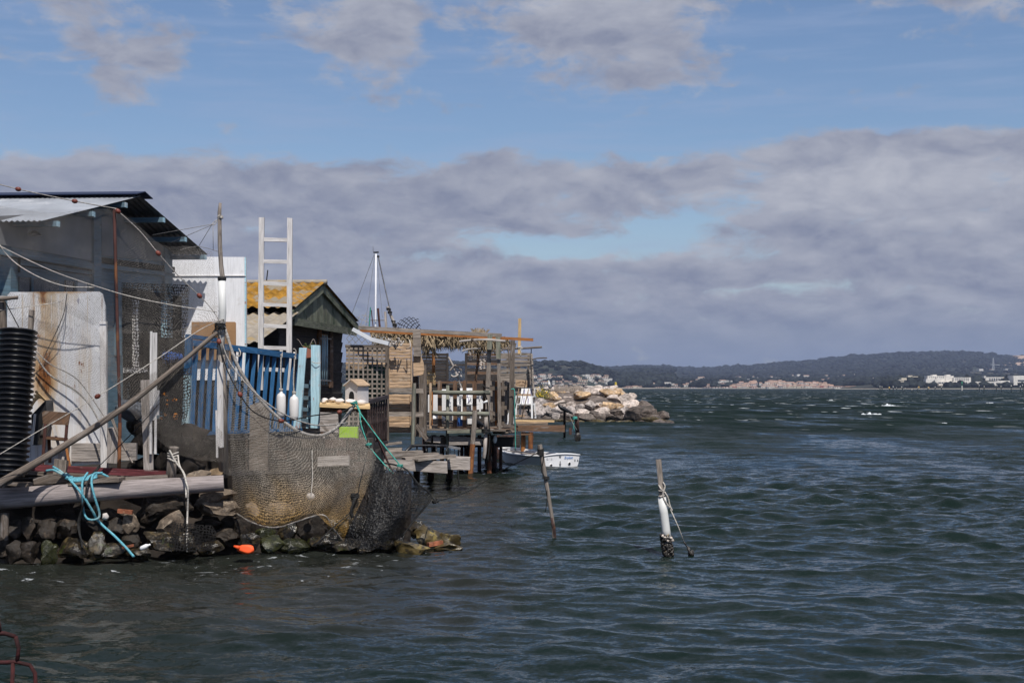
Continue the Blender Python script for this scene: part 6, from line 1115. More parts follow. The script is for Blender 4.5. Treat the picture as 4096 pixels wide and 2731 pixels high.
# roof beams and posts
stick(1405, 1309, 2007, 1342, 15, 36.5, 'roof_beam', 'wood_grey', 'long grey weathered roof beam over the thatch', 'beam', rnd=False, t=.14); stick(1440, 1322, 2133, 1359, 11, 36.9, 'orange_beam', 'wood_orange', 'long orange-brown beam under the grey roof beam', 'beam', rnd=False, t=.09)
for x0, y0, x1, y1, w, m, lab in ((1960, 1338, 1958, 1400, 19, 'wood_moss', 'green-grey block at the top of the middle pier post'), (1957, 1398, 1947, 1712, 17, 'wood_grey', 'tall grey pier post under the green-grey block'), (1992, 1348, 1994, 1436, 18, 'wood_moss', 'long green-grey board nailed on the right neighbour of the middle pier post'), (1995, 1434, 1999, 1722, 14, 'wood_grey', 'slim grey pier post below the long green-grey board'), (2051, 1362, 2044, 1695, 19, 'wood_old', 'tall forked grey post before the sign wall')):
    stick(x0, y0, x1, y1, w, 36.3 if w != 19 or m == 'wood_old' else 36.15, 'pier_post', m, lab, 'post', rnd=False, t=.12)
stick(2062, 1372, 2046, 1440, 9, 36.25, 'fork_branch', 'wood_old', 'slanting branch stub forking from the tall grey post', 'branch', taper=.6); stick(2034, 1380, 2036, 1470, 6, 36.3, 'split_lath', 'wood_old', 'thin split lath beside the tall forked post', 'lath', rnd=False)
stick(1735, 1380, 1734, 1490, 12, 37.2, 'orange_post', 'wood_orange', 'orange-brown upright under the thatch at the left', 'post', rnd=False); stick(1682, 1384, 1740, 1382, 10, 37.1, 'dark_lintel', 'wood_brown', 'dark short lintel left of the orange-brown upright', 'beam', rnd=False)
stick(2079, 1274, 2077, 1415, 12, 38.6, 'yellow_post', 'wood_yellow', 'pale yellow post rising above the right end of the roof', 'post', rnd=False)
stick(1838, 1366, 2022, 1364, 9, 35.9, 'drift_pole', 'driftwood', 'bleached driftwood pole across the front of the thatch', 'pole', wob=.12, bow=.05); stick(1886, 1356, 1920, 1384, 9, 35.85, 'drift_crook', 'wood_old', 'dark twisted driftwood hanging at the driftwood pole', 'driftwood', wob=.25, taper=.6); stick(1850, 1404, 1922, 1394, 8, 35.9, 'drift_antler', 'driftwood', 'antler-shaped white driftwood hanging under the thatch', 'driftwood', wob=.25, taper=.7, bow=.15)
stick(2008, 1396, 2168, 1388, 8, 36.6, 'jutting_pole', 'wood_old', 'dark bare pole jutting out at the right end of the roof', 'pole', wob=.12, bow=.02); stick(2128, 1438, 2188, 1431, 5, 38.8, 'jutting_stick', 'wood_old', 'thin bent stick poking out of the shell-strung post', 'stick', wob=.1, bow=.03)
r = MB(); knot(r, P(2080, 1392, 36.6), .06, 6, .012, 3); r.tube(crom([P(2080, 1395, 36.55), P(2084, 1408, 36.55), P(2082, 1425, 36.55)], 3), .014, 5); T(r, 'white_knot', 'rope_white', 'white rope knot on the jutting pole by the yellow post', 'rope', smooth=True)
cord([(2124, 1392, 36.6), (2125, 1400, 37.6), (2124, 1415, 38.8)], .012, 'rope_black', 'short dark string from the jutting pole to the shell-strung post', name='string')
# thatch: dry palm fronds hung along the beam
th = E('palm_thatch', 'dry palm frond thatch hanging in a shaggy fringe under the roof beam', 'thatch', P(1780, 1420, 37.5)); rnd = random.Random(8)
for mat, n, dlt in (('thatch', 1500, 0), ('thatch_dark', 700, .35)):
    m_ = MB()
    for _ in range(n):
        px = rnd.uniform(1490, 2035); dd = 36.9 + dlt + rnd.uniform(0, 1.0); amp = .55 + .45 * math.sin(px * .05 + 1) * math.sin(px * .021)
        if px < 1690: amp *= .75
        y0 = 1330 + (px - 1490) * .035 + rnd.uniform(-2, 26); L = px2m(rnd.uniform(36, 100) * max(.45, amp), dd); ang = rnd.gauss(0, .38) + .15; w = rnd.uniform(.008, .022)
        p = P(px, y0, dd); dr = Vector((math.sin(ang), rnd.uniform(-.35, .1), -math.cos(ang))).normalized(); sd = Vector((math.cos(ang), rnd.uniform(-.5, .5), math.sin(ang))).normalized(); md = p + dr * L * .5 + sd * rnd.uniform(-.03, .03); e = p + dr * L + Vector((rnd.uniform(-.05, .05), 0, -.02))
        b = len(m_.v); m_.v += [p - sd * w, p + sd * w, md + sd * w * .8, e, md - sd * w * .8]; k = rnd.random() * 9; m_.face((b, b + 1, b + 2, b + 3, b + 4), [(k, k)] * 5)
    m_.build('fronds', mat, th)
m_ = MB(); m_.prism([P(1480, 1330, 37.3), P(2020, 1352, 37.3), P(2010, 1346, 38.3), P(1480, 1324, 38.3)], (0, 0, -.05)); m_.build('roof_mat', 'thatch_dark', th)
m_ = MB()
for _ in range(60): x = rnd.uniform(1895, 1945); p = P(x, 1336, 37.4); m_.tube([p, p + Vector((rnd.uniform(-.12, .12), 0, rnd.uniform(.05, .17)))], .008, 4)
m_.build('top_tuft', 'thatch', th)
# back walls
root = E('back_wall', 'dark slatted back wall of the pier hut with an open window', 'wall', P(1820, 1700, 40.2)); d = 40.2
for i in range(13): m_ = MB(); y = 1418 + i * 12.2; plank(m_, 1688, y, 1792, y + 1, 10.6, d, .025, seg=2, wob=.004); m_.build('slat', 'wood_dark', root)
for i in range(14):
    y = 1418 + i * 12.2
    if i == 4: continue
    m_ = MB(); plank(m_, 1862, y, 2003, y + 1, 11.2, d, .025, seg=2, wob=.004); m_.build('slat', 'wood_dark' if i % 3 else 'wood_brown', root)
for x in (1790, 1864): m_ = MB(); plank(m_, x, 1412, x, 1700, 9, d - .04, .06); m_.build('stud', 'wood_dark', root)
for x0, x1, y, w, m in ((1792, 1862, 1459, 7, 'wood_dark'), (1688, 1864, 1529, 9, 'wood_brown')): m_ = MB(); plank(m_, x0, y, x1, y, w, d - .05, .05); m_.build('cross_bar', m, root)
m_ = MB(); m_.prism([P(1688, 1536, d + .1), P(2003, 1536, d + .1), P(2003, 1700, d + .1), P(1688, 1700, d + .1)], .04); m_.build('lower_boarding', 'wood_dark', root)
root = E('sign_wall', 'grey plank wall of the pier hut that carries the carved sign', 'wall', P(2062, 1640, 39.3)); d = 39.3
for i in range(17):
    y = 1418 + i * 13.2
    if i == 4: continue
    m_ = MB(); rnd.random(); m_.bar(P(1998, y + rnd.uniform(-1.5, 1.5), d + rnd.uniform(0, .03)), P(2124, y + rnd.uniform(-1.5, 1.5), d + rnd.uniform(0, .03)), px2m(11.8, d), .025, seg=4, wob=.006, bend=rnd.uniform(-.02, .02)); m_.build('plank', 'wood_grey', root)
for x in (2030, 2114): m_ = MB(); plank(m_, x, 1415, x, 1650, 8, d + .05, .05); m_.build('stud', 'wood_old', root)
m_ = MB(); plank(m_, 2069, 1465, 2081, 1465, 16, d + .03, .03); m_.build('patch', 'wood_brown', root)
sg = E('carved_sign', 'small carved wooden sign with curved lettering on the grey plank wall', 'sign', P(2086, 1548, 39.1)); d = 39.15; MB().prism([P(2063, 1518, d), P(2109, 1521, d), P(2108, 1548, d), P(2062, 1545, d)], .02).build('board', 'wood_tan', sg)
rt = Matrix.Rotation(R(90), 3, 'X')
for i, ch in enumerate('FADY SENO'):
    t = (i - 4) / 4; textmesh(ch, .052, 'letter_brown', 'letter', sg, P(2086 + t * 15, 1528 + 3.4 * t * t, d - .004), rt @ Matrix.Rotation(-.32 * t, 3, 'Z'))
for i, ch in enumerate('PUNERA'):
    t = (i - 2.5) / 2.5; textmesh(ch, .046, 'letter_brown', 'letter', sg, P(2085 + t * 9.5, 1541 - .8 * t * t, d - .004), rt @ Matrix.Rotation(.12 * t, 3, 'Z'))
for sx in (-1, 1): MB().tube(crom([P(2086 + sx * 18, 1526, d - .003), P(2086 + sx * 20.5, 1534, d - .003), P(2086 + sx * 16, 1541, d - .003)], 4), .004, 4).build('laurel', 'letter_brown', sg)
sp_ = E('shell_post', 'post strung with a column of stacked shells at the right end of the sign wall', 'post', P(2134, 1662, 39)); MB().tube([P(2124, 1413, 39), P(2138, 1665, 39)], .035, 8).build('post', 'wood_dark', sp_, True)
for i in range(48): t = i / 47; m_ = MB(); m_.blob(P(2126 + 13 * t, 1418 + 243 * t, 38.95), (.045 * rnd.uniform(.8, 1.25), .05, .017), i, 1, 2, .1); m_.build('shell', 'shell', sp_, True)
# hanging driftwood and shells
stick(1793, 1427, 1812, 1462, 8, 36.4, 'drift_sword', 'driftwood', 'bleached driftwood sword standing in the open window', 'driftwood', taper=1.1, wob=.1); stick(1816, 1466, 1846, 1552, 10, 36.4, 'drift_figure', 'driftwood', 'lower bleached limb of the driftwood figure in the window', 'driftwood', taper=.7, wob=.15); stick(1800, 1482, 1818, 1460, 7, 36.35, 'driftwood_stick', 'wood_grey', 'short left driftwood arm crossing the sword', 'driftwood', wob=.15); stick(1818, 1460, 1847, 1480, 8, 36.35, 'driftwood_stick', 'wood_grey', 'long right driftwood arm crossing the sword', 'driftwood', wob=.15)
r = MB(); r.tube(crom([P(1804, 1500, 36.3), P(1812, 1506, 36.3), P(1826, 1504, 36.3), P(1836, 1494, 36.3), P(1834, 1488, 36.3), P(1842, 1498, 36.3), P(1846, 1508, 36.3)], 4), .025, 6, wob=.35); T(r, 'drift_twigs', 'driftwood', 'curled driftwood twigs at the waist of the driftwood figure', 'driftwood', smooth=True)
for x, y0, y1, lab in ((1880, 1408, 1448, 'short string of shells hanging under the thatch'), (1923, 1424, 1482, 'long string of shells left of the middle pier post'), (1937, 1414, 1478, 'string of shells right against the middle pier post')):
    root = E('shell_string', lab, 'shell string', P(x, y1, 36.2), 'strings of shells'); MB().tube([P(x, 1362, 36.2), P(x, y1, 36.2)], .006, 4).build('string', 'rope_black', root)
    for k in range(int((y1 - y0) / 7)): m_ = MB(); m_.blob(P(x + rnd.uniform(-2, 2), y0 + 7 * k + 3, 36.2), (.035, .02, .022), k + int(x), 2, 3, .1); m_.build('shell', 'shell', root, True)
stick(1916, 1408, 1901, 1530, 10, 37.5, 'inner_brace', 'wood_brown', 'leaning brown brace inside the pier hut', 'brace', rnd=False)
# picket fence
pf = E('picket_fence', 'picket fence with two thick round rails along the front of the pier hut', 'fence', P(1845, 1715, 36.0))
for y0, y1, x0, x1 in ((1569, 1570, 1732, 1962), (1652, 1655, 1730, 1957)): MB().tube(crom([P(x0, y0, 35.9), P((x0 + x1) / 2, (y0 + y1) / 2 + 1, 35.88), P(x1, y1, 35.9)], 4), px2m(17.5, 35.9) / 2, 12, wob=.03).build('rail', 'wood_moss', pf, True)
for x, y0, y1, w, m in ((1759, 1521, 1708, 17, 'wood_brown'), (1820, 1521, 1711, 16, 'wood_brown'), (1858, 1520, 1711, 16, 'wood_brown'), (1898, 1524, 1700, 17, 'wood_brown'), (1722, 1530, 1716, 9, 'wood_tan')):
    hw = w / 2; n = 7; pts = [(x - hw, y1), (x - hw, y0 + hw)] + [(x - hw * math.cos(t), y0 + hw - hw * math.sin(t)) for t in np.linspace(.25, 2.9, n)] + [(x + hw, y0 + hw), (x + hw, y1)]; MB().prism([P(px, py, 36.05) for px, py in pts][::-1], .03).build('picket', m, pf)
MB().tube([P(1791, 1541, 36.1), P(1789, 1816, 36.1) + Vector((0, 0, -.2))], px2m(13.5, 36) / 2, 9, wob=.03).build('post', 'wood_moss', pf, True)
stick(1727, 1566, 1725, 1700, 12, 36.3, 'rust_upright', 'wood_orange', 'orange upright at the left end of the picket fence', 'post', rnd=False)
root = E('yellow_board', 'three fresh yellow slats nailed behind the heavy post', 'boards', P(1725, 1548, 37.5))
for i in range(4): m_ = MB(); plank(m_, 1704, 1490 + i * 16, 1742, 1490 + i * 16, 12, 37.5, .025); m_.build('slat', 'wood_yellow', root)
# gate at the pier corner
gt = E('corner_gate', 'dark weathered gate of vertical boards at the corner of the pier', 'gate', P(1990, 1715, 36.4))
for x, y0, y1, w, m in ((1970, 1524, 1708, 21, 'wood_grey'), (1984, 1526, 1706, 9, 'wood_orange'), (2012, 1522, 1700, 10, 'wood_old'), (2024, 1524, 1690, 12, 'wood_grey'), (1937, 1520, 1660, 10, 'wood_brown')): m_ = MB(); plank(m_, x, y0, x, y1, w, 36.7, .03, seg=3, wob=.004); m_.build('board', m, gt)
for x, y0, y1, w, m in ((1962, 1530, 1700, 8, 'wood_old'), (1996, 1528, 1702, 9, 'wood_grey'), (2004, 1530, 1696, 8, 'wood_brown'), (2034, 1528, 1640, 9, 'wood_grey'), (1978, 1540, 1704, 7, 'wood_tan')): m_ = MB(); plank(m_, x, y0, x + random.uniform(-2, 2), y1, w, 36.74, .03, seg=3, wob=.004); m_.build('board', m, gt)
for x0, y0, x1, y1, w in ((1957, 1553, 2042, 1551, 15), (2002, 1632, 2040, 1629, 15), (1957, 1645, 1992, 1662, 13), (1962, 1683, 1992, 1671, 11)): m_ = MB(); plank(m_, x0, y0, x1, y1, w, 36.5, .04, seg=2, wob=.003); m_.build('brace', 'wood_old', gt)
stick(1958, 1580, 1954, 1726, 8, 36.35, 'gate_pipe', 'steel_grey', 'thin grey pipe beside the corner gate', 'pipe')
boardpoly([(2040, 1636), (2054, 1634), (2056, 1694), (2022, 1696), (2030, 1660)], 37.0, .02, 'white_sheet', 'white_board', 'torn white sheet behind the tall forked post', 'sheet')
stick(2058, 1580, 2040, 1690, 9, 36.6, 'grey_lath', 'steel_grey', 'slanting grey pipe in front of the white sheet', 'pipe')
cord([(2044, 1556, 36.1), (2058, 1562, 36.1), (2059, 1640, 36.1), (2061, 1730, 36.1), (2062, 1800, 36.1)], .013, 'rope_teal', 'pale teal rope hanging from the gate down to the dinghy')
# white furniture behind the pickets
M('white_sheeting', (.74, .74, .75), rough=.6, var=.03, bump=.05)
boardpoly([(1712, 1578), (1792, 1578), (1792, 1640), (1712, 1648)], 36.7, .05, 'white_sheeting_board', 'white_sheeting', 'white panel behind the left part of the picket fence', 'panel')
T(MB().blob(P(1745, 1676, 37.4), (.24, .2, .11), 12, 3, 4, .12), 'white_bundle', 'white_sheeting', 'white crumpled bundle on the pier floor behind the pickets', 'bundle', smooth=True)
boardpoly([(1796, 1582), (1936, 1584), (1934, 1634), (1900, 1640), (1796, 1638)], 37.5, .04, 'white_plank', 'white_sheeting', 'long white board lying behind the chairs and the middle pickets', 'board')
T(MB().box(P(1841, 1690, 36.9), (.14, .2, .24), .2), 'blue_jerrycan', 'blue_tarp', 'blue plastic can behind the pickets', 'can'); T(MB().box(P(1878, 1684, 37.0), (.14, .2, .14), .2), 'white_box', 'white_sheeting', 'white box right of the blue can behind the pickets', 'box')
T(MB().blob(P(1905, 1695, 37.4), (.22, .2, .13), 15, 3, 6, .15), 'dark_bundle', 'screen_black', 'black bundle behind the pickets near the fence corner', 'bundle', smooth=True)
def armchair(px, pyf, d, h, rz, label, slots=True):
    root = E('plastic_chair', label, 'chair', P(px, pyf, d), 'white plastic garden chairs'); o = ORG[root.name]; s = h / .88; rot = Matrix.Rotation(rz, 3, 'Z')
    def W_(x, y, z): return o + rot @ Vector((x * s, y * s, z * s))
    for x, y, xt, yt in ((-.25, -.24, -.23, -.21), (.25, -.24, .23, -.21), (-.24, .24, -.21, .18), (.24, .24, .21, .18)): MB().bar(W_(x, y, 0), W_(xt, yt, .62 if y < 0 else .44), .055 * s, .05 * s, taper=.9).build('leg', 'white_plastic', root)
    MB().prism([W_(-.23, -.24, .43), W_(.23, -.24, .43), W_(.21, .2, .41), W_(-.21, .2, .41)], (0, 0, -.03)).build('seat', 'white_plastic', root)
    bk = MB(); bk.grid([[W_(x, .19 + .13 * t + .03 * (1 - (x / .21) ** 2), .42 + .46 * t) for x in np.linspace(-.22 + .01 * t, .22 - .01 * t, 7)] for t in np.linspace(0, 1, 6)]); bk.grid([[W_(x, .215 + .13 * t + .03 * (1 - (x / .21) ** 2), .42 + .46 * t) for x in np.linspace(.22 - .01 * t, -.22 + .01 * t, 7)] for t in np.linspace(0, 1, 6)]); b_ = bk.build('backrest', 'white_plastic', root, True)
    for x, t0, t1 in ((-.11, .55, .92), (.09, .55, .92), (0, .42, .8), (-.11, .08, .4), (.02, .05, .36)): MB().prism([W_(x - .013, .176 + .13 * t0 + .02, .42 + .46 * t0), W_(x + .013, .176 + .13 * t0 + .02, .42 + .46 * t0), W_(x + .013, .176 + .13 * t1 + .02, .42 + .46 * t1), W_(x - .013, .176 + .13 * t1 + .02, .42 + .46 * t1)], (0, -.004, 0)).build('slot', 'lavender', b_)
    for sx in (-1, 1): MB().bar(W_(sx * .25, -.22, .64), W_(sx * .24, .24, .64), .05 * s, .03 * s, side=(1, 0, 0)).build('armrest', 'white_plastic', root)
armchair(2103, 1672, 38.8, .81, -.25, 'white plastic garden chair behind the easel at the end of the pier'); armchair(1806, 1680, 36.9, .8, .9, 'white plastic garden chair behind the middle pickets'); armchair(1840, 1676, 37.0, .78, -.6, 'white plastic garden chair behind the two brown pickets'); armchair(1880, 1672, 36.9, .78, .3, 'white plastic garden chair behind the rightmost brown picket')
es = E('wooden_easel', 'folding wooden easel of rounded tan boards before the white chair', 'easel', P(2090, 1674, 38.0)); d = 38.0
for x0, y0, x1, y1, w in ((2075, 1558, 2060, 1634, 14), (2114, 1558, 2086, 1674, 13)):
    a = P(x0, y0, d); b = P(x1, y1, d); MB().tube([a + Vector((0, 0, .03)), a, b], [.02, px2m(w, d) / 2, px2m(w, d) / 2], 10, flat=.3).build('leg', 'wood_tan', es, True)
for y in (1579, 1663): m_ = MB(); plank(m_, 2062 if y > 1600 else 2072, y, 2100 if y > 1600 else 2124, y, 8, d + .05, .03); m_.build('cross_bar', 'wood_tan', es)
# pier extension
ext = E('pier_extension', 'plank jetty end sticking out beyond the sign wall', 'jetty', P(2150, 1730, 42)); m_ = MB()
for k, (x0, x1, y, w, m) in enumerate(((2062, 2213, 1677, 7, 'wood_old'), (2062, 2217, 1685, 7, 'wood_yellow'), (2062, 2190, 1691, 8, 'wood_tan'))): m_ = MB(); plank(m_, x0, y - 2, x1, y, w, 41.2 + (.8 - k * .4), .25, seg=3, wob=.006); m_.build('plank', m, ext)
m_ = MB(); plank(m_, 2064, 1700, 2190, 1698, 12, 40.8, .2); m_.build('under_beam', 'wood_old', ext); m_ = MB(); m_.prism([P(2066, 1702, 40.6), P(2259, 1700, 40.6), P(2259, 1727, 40.6), P(2120, 1724, 40.6), P(2066, 1724, 40.6)], .16); m_.build('main_beam', 'wood_brown', ext); m_ = MB(); plank(m_, 2084, 1735, 2120, 1735, 10, 41.8, .2); m_.build('cap_beam', 'wood_brown', ext)
# things against the sky behind the pier hut
root = E('sailboat_mast', 'bare pale sailboat mast with stays rising behind the pier hut', 'mast', P(1504, 1320, 60)); d = 60.; m_ = MB(); m_.tube([P(1503, 1560, d), P(1502, 1300, d), P(1504, 1010, d)], px2m(6.5, d) / 2, 10); m_.build('spar', 'white_board', root, True); m_ = MB(); plank(m_, 1494, 1010, 1515, 1009, 5, d, .1); m_.build('masthead', 'screen_black', root)
for pts, r_ in (([(1497, 1018), (1404, 1265), (1385, 1320)], .012), ([(1499, 1020), (1468, 1250), (1464, 1310)], .008), ([(1506, 1020), (1530, 1270)], .007), ([(1513, 1028), (1560, 1240), (1576, 1320)], .03), ([(1493, 1008), (1492, 985)], .012)): MB().tube([P(x, y, d) for x, y in pts], r_, 5).build('stay', 'steel_grey', root)
MB().blob(P(1513, 1026, d), (.06, .05, .06), 1, 2).build('lamp', 'screen_black', root, True)
m_ = MB(); plank(m_, 1482, 1281, 1538, 1281, 4, d - .1, .03); m_.build('spreader', 'steel_grey', root)
stick(1512, 1233, 1521, 1330, 9, 38, 'sky_post', 'rust_pole', 'reddish brown post behind the roof beam beside the mast', 'post', wob=.08); stick(1541, 1246, 1546, 1330, 9, 38, 'sky_stake', 'wood_pale', 'pale squared post behind the roof beam right of the mast', 'post', rnd=False); stick(1550, 1226, 1596, 1345, 11, 37.5, 'bleached_driftwood', 'driftwood', 'slanting bleached trunk with rope bindings above the roof beam', 'driftwood', wob=.2, taper=1.2)
dw = [o for o in COL.objects if o.name == 'bleached_driftwood'][0]
for t in (.1, .2, .5, .62, .8): r = MB(); knot(r, P(1550 + 46 * t, 1226 + 119 * t, 37.45), .05, 4, .012, int(t * 50)); r.build('binding', 'rope_black', dw, True)
stick(1482, 1229, 1476, 1320, 5, 37.5, 'net_pole', 'rope_teal', 'thin pole with teal wrapping holding the white net', 'pole'); stick(1485, 1240, 1494, 1320, 4, 37.6, 'thin_rod', 'rust_pole', 'thin rusty rod beside the teal wrapped pole', 'rod')
T(MB().grid(sheet([[(1402, 1270, 37.6), (1440, 1262, 37.5), (1481, 1243, 37.5)], [(1410, 1298, 37.6), (1445, 1292, 37.5), (1479, 1280, 37.5)], [(1416, 1318, 37.6), (1445, 1316, 37.5), (1477, 1312, 37.5)]], 5, 5, .06, 2, 4)), 'white_net', 'net_white', 'small white net stretched between the shed and the teal wrapped pole', 'net', smooth=True)
wm = [[(1588, 1292, 38), (1606, 1276, 38), (1640, 1267, 38), (1674, 1275, 38)], [(1583, 1306, 38), (1610, 1298, 37.9), (1645, 1295, 37.9), (1680, 1296, 38)], [(1594, 1324, 38), (1612, 1322, 37.9), (1648, 1320, 37.9), (1685, 1319, 38)]]; T(MB().grid(sheet(wm, 4, 4)), 'wire_screen', 'wire_mesh', 'dark wire mesh screen standing above the roof beam', 'mesh', smooth=True)
T(MB().grid(sheet([[(1386, 1330, 33.5), (1460, 1335, 33.4), (1540, 1345, 33.5)], [(1386, 1352, 33.5), (1460, 1352, 33.4), (1540, 1360, 33.5)], [(1386, 1378, 33.5), (1460, 1376, 33.4), (1545, 1376, 33.5)]], 4, 4)), 'chicken_wire', 'chicken_wire', 'chicken wire above the trellis under the white gutter', 'mesh', smooth=True)
r = MB()
for k in range(14): x = 1530 + rnd.uniform(0, 110); r.tube(crom([P(x, 1362 + rnd.uniform(-14, 12), 33.2), P(x + rnd.uniform(-20, 20), 1372 + rnd.uniform(-16, 16), 33.1), P(x + rnd.uniform(-40, 40), 1380 + rnd.uniform(-20, 20), 33.2)], 3), rnd.uniform(.006, .02), 5, wob=.3)
T(r, 'drift_brush', 'driftwood', 'tangle of bleached twigs above the woven panel', 'twigs', smooth=True)
# ---------------------------------------------------------------- dinghy
tl, tr = PZ(2182, 1868, 0), PZ(2312, 1861, 0); tc_ = (tl + tr) / 2; bw = PZ(2030, 1846, 0); bw = Vector((bw.x, tc_.y + 2.35, 0)); ax = (bw - tc_).normalized(); sd = (tr - tl); sd = (sd - ax * sd.dot(ax)).normalized(); LB = (bw - tc_).length; hb = (tr - tl).length / 2 * .95
boat = E('white_dinghy', 'small white pram dinghy with oars stowed, moored at the pier', 'dinghy', tc_ + ax * LB / 2)
sts = [(0, 1.0, .30, .86, -.13), (.18, 1.05, .285, .90, -.15), (.4, 1.06, .285, .9, -.15), (.6, 1.0, .295, .84, -.13), (.8, .82, .33, .62, -.07), (1.0, .50, .40, .32, .05)]
def bsec(k, inset=0., zb=0.):
    t, b_, zs, bb, zk = k; c = tc_ + ax * LB * t; w = hb * b_ - inset; wb = hb * bb - inset * 1.2
    return [c - sd * w + Vector((0, 0, zs)), c - sd * (w * .45 + wb * .55) + Vector((0, 0, (zs + zk) * .42 + zb * .5)), c - sd * wb * .93 + Vector((0, 0, zk + .02 + zb)), c + Vector((0, 0, zk + zb)), c + sd * wb * .93 + Vector((0, 0, zk + .02 + zb)), c + sd * (w * .45 + wb * .55) + Vector((0, 0, (zs + zk) * .42 + zb * .5)), c + sd * w + Vector((0, 0, zs))]
m_ = MB(); m_.grid([bsec(k) for k in sts]); s0 = bsec(sts[0]); s1 = bsec(sts[-1])
for s_ in (s0, s1[::-1]): b = len(m_.v); m_.v += s_; m_.face(list(range(b, b + 7)))
m_.build('hull', 'boat_white', boat, True, angle=35); m_ = MB(); m_.grid([bsec(k, .04, .07) for k in sts]); m_.build('inner_hull', 'boat_inner', boat, True, angle=40)
gl = crom([tc_ + ax * LB * k[0] - sd * hb * k[1] + Vector((0, 0, k[2])) for k in sts], 4); gr = crom([tc_ + ax * LB * k[0] + sd * hb * k[1] + Vector((0, 0, k[2])) for k in sts], 4)
tp = [gl[0] + (gr[0] - gl[0]) * t + Vector((0, 0, .045 * math.sin(math.pi * t))) for t in np.linspace(0, 1, 9)]; m_ = MB(); m_.prism([p for p in tp] + [s0[6] + Vector((0, 0, -.02)), s0[0] + Vector((0, 0, -.02))], ax * .03); m_.build('transom', 'boat_white', boat)
for g_ in (gl, gr, tp, [gl[-1], (gl[-1] + gr[-1]) / 2 + Vector((0, 0, .02)), gr[-1]]): MB().tube(g_, .024, 8).build('gunwale', 'boat_white', boat, True)
for t, m in ((.42, 'boat_inner'), (.86, 'boat_white')): c = tc_ + ax * LB * t; k = 1.0 if t < .5 else .7; MB().bar(c - sd * hb * k + Vector((0, 0, .20)), c + sd * hb * k + Vector((0, 0, .20)), .24, .02, side=ax).build('thwart', m, boat)
for q in (-.22, .05): MB().tube([tc_ + ax * LB * .3 + sd * q + Vector((0, 0, .27)), tc_ + ax * LB * .95 + sd * (q * .6) + Vector((0, 0, .34))], .016, 6).build('oar', 'wood_pale', boat, True)
MB().prism([tc_ + ax * LB * .52 + sd * .1 + Vector((0, 0, .235)), tc_ + ax * LB * .52 + sd * .42 + Vector((0, 0, .235)), tc_ + ax * LB * .66 + sd * .38 + Vector((0, 0, .235)), tc_ + ax * LB * .66 + sd * .1 + Vector((0, 0, .235))], (0, 0, -.01)).build('floor_patch', 'wood_brown', boat)
def onT(u, z, o=-.012): return s0[0] + (s0[6] - s0[0]) * u + Vector((0, 0, z - s0[0].z)) + ax * o
for u, z in ((.19, .045), (.70, .075)):
    MB().lathe([(.045, 0), (.045, .02), (.001, .021)], onT(u, z, .0), -ax, 14).build('drain_ring', 'boat_white', boat, True); MB().lathe([(.034, 0), (.034, .026), (.001, .027)], onT(u, z, .0), -ax, 14).build('drain_hole', 'letter_black', boat, True)
for z0, z1, w0, w1 in ((.24, .30, .012, .045), (.02, .08, .02, .035), (.08, .15, .012, .014)): MB().prism([onT(.445 - w0 / 1.3, z0), onT(.445 + w0 / 1.3, z0), onT(.445 + w1 / 1.3, z1), onT(.445 - w1 / 1.3, z1)], ax * -.006).build('rudder_fitting', 'steel_grey', boat)
xr = (s0[6] - s0[0]).normalized(); Zv = Vector((0, 0, 1)); mrot = Matrix((xr, Zv, xr.cross(Zv))).transposed()
textmesh('Erplast', .105, 'letter_blue', 'maker_lettering', boat, onT(.68, .235, -.008), mrot, shear=.25); textmesh("C : '. L :", .07, 'steel_grey', 'faded_lettering', boat, onT(.16, .215, -.008), mrot); textmesh('0  6', .09, 'letter_black', 'number_lettering', boat, onT(.90, .15, -.008), mrot)
MB().tube(crom([gl[-1] + Vector((.05, 0, .03)), gl[-1] + Vector((.2, .1, -.02)), gl[-1] + Vector((.3, .2, .02))], 4), .012, 5).build('painter', 'rope_grey', boat, True)
# ---------------------------------------------------------------- stakes in the water
root = E('leaning_stake', 'thin grey stake leaning in the water with black rope round its head', 'stake', PZ(2222, 2173, 0)); b0 = PZ(2222, 2173, 0); d = b0.y; m_ = MB(); cps = [P(2158, 1778, d), P(2166, 1815, d), P(2190, 1960, d), P(2212, 2090, d), b0 + Vector((.02, 0, -.5))]; m_.tube([cps[0]] + cps[1:], [.034, .032, .028, .025, .023], 12, wob=.04); m_.build('shaft', 'wood_grey', root, True, angle=60)
m_ = MB(); m_.tube([P(2208, 2068, d), P(2214, 2110, d), P(2219, 2155, d), b0 + Vector((.02, 0, -.3))], [.026, .0265, .026, .026], 10, wob=.07); m_.build('wet_foot', 'rust_iron', root, True)
m_ = MB()
for q in range(5): m_.tube(crom([P(2150, 1795 + q * 5, d - .03), P(2162, 1800 + q * 5, d - .06), P(2174, 1795 + q * 5, d - .02)], 3), .011, 6)
m_.build('upper_lashing', 'rope_black', root, True); m_ = MB()
for q in range(3): m_.tube(crom([P(2170, 1900 + q * 6, d - .03), P(2184, 1907 + q * 5, d - .055), P(2197, 1906 + q * 5, d - .02)], 3), .008, 6)
m_.tube(crom([P(2172, 1810, d - .03), P(2174, 1840, d - .04), P(2165, 1880, d - .03), P(2176, 1902, d - .04)], 4), .007, 5); m_.tube(crom([P(2188, 1960, d - .03), P(2188, 2000, d - .05), P(2182, 2045, d - .05)], 4), .006, 5); m_.build('lower_lashing', 'rope_black', root, True)
root = E('pipe_stake', 'thick white pipe stake with a wooden core, crusted with mussels', 'stake', PZ(2672, 2218, 0)); b0 = PZ(2672, 2218, 0); d = b0.y; m_ = MB(); plank(m_, 2634, 1836, 2650, 2010, 21, d, .06, seg=4, wob=.003); m_.build('core', 'wood_grey', root)
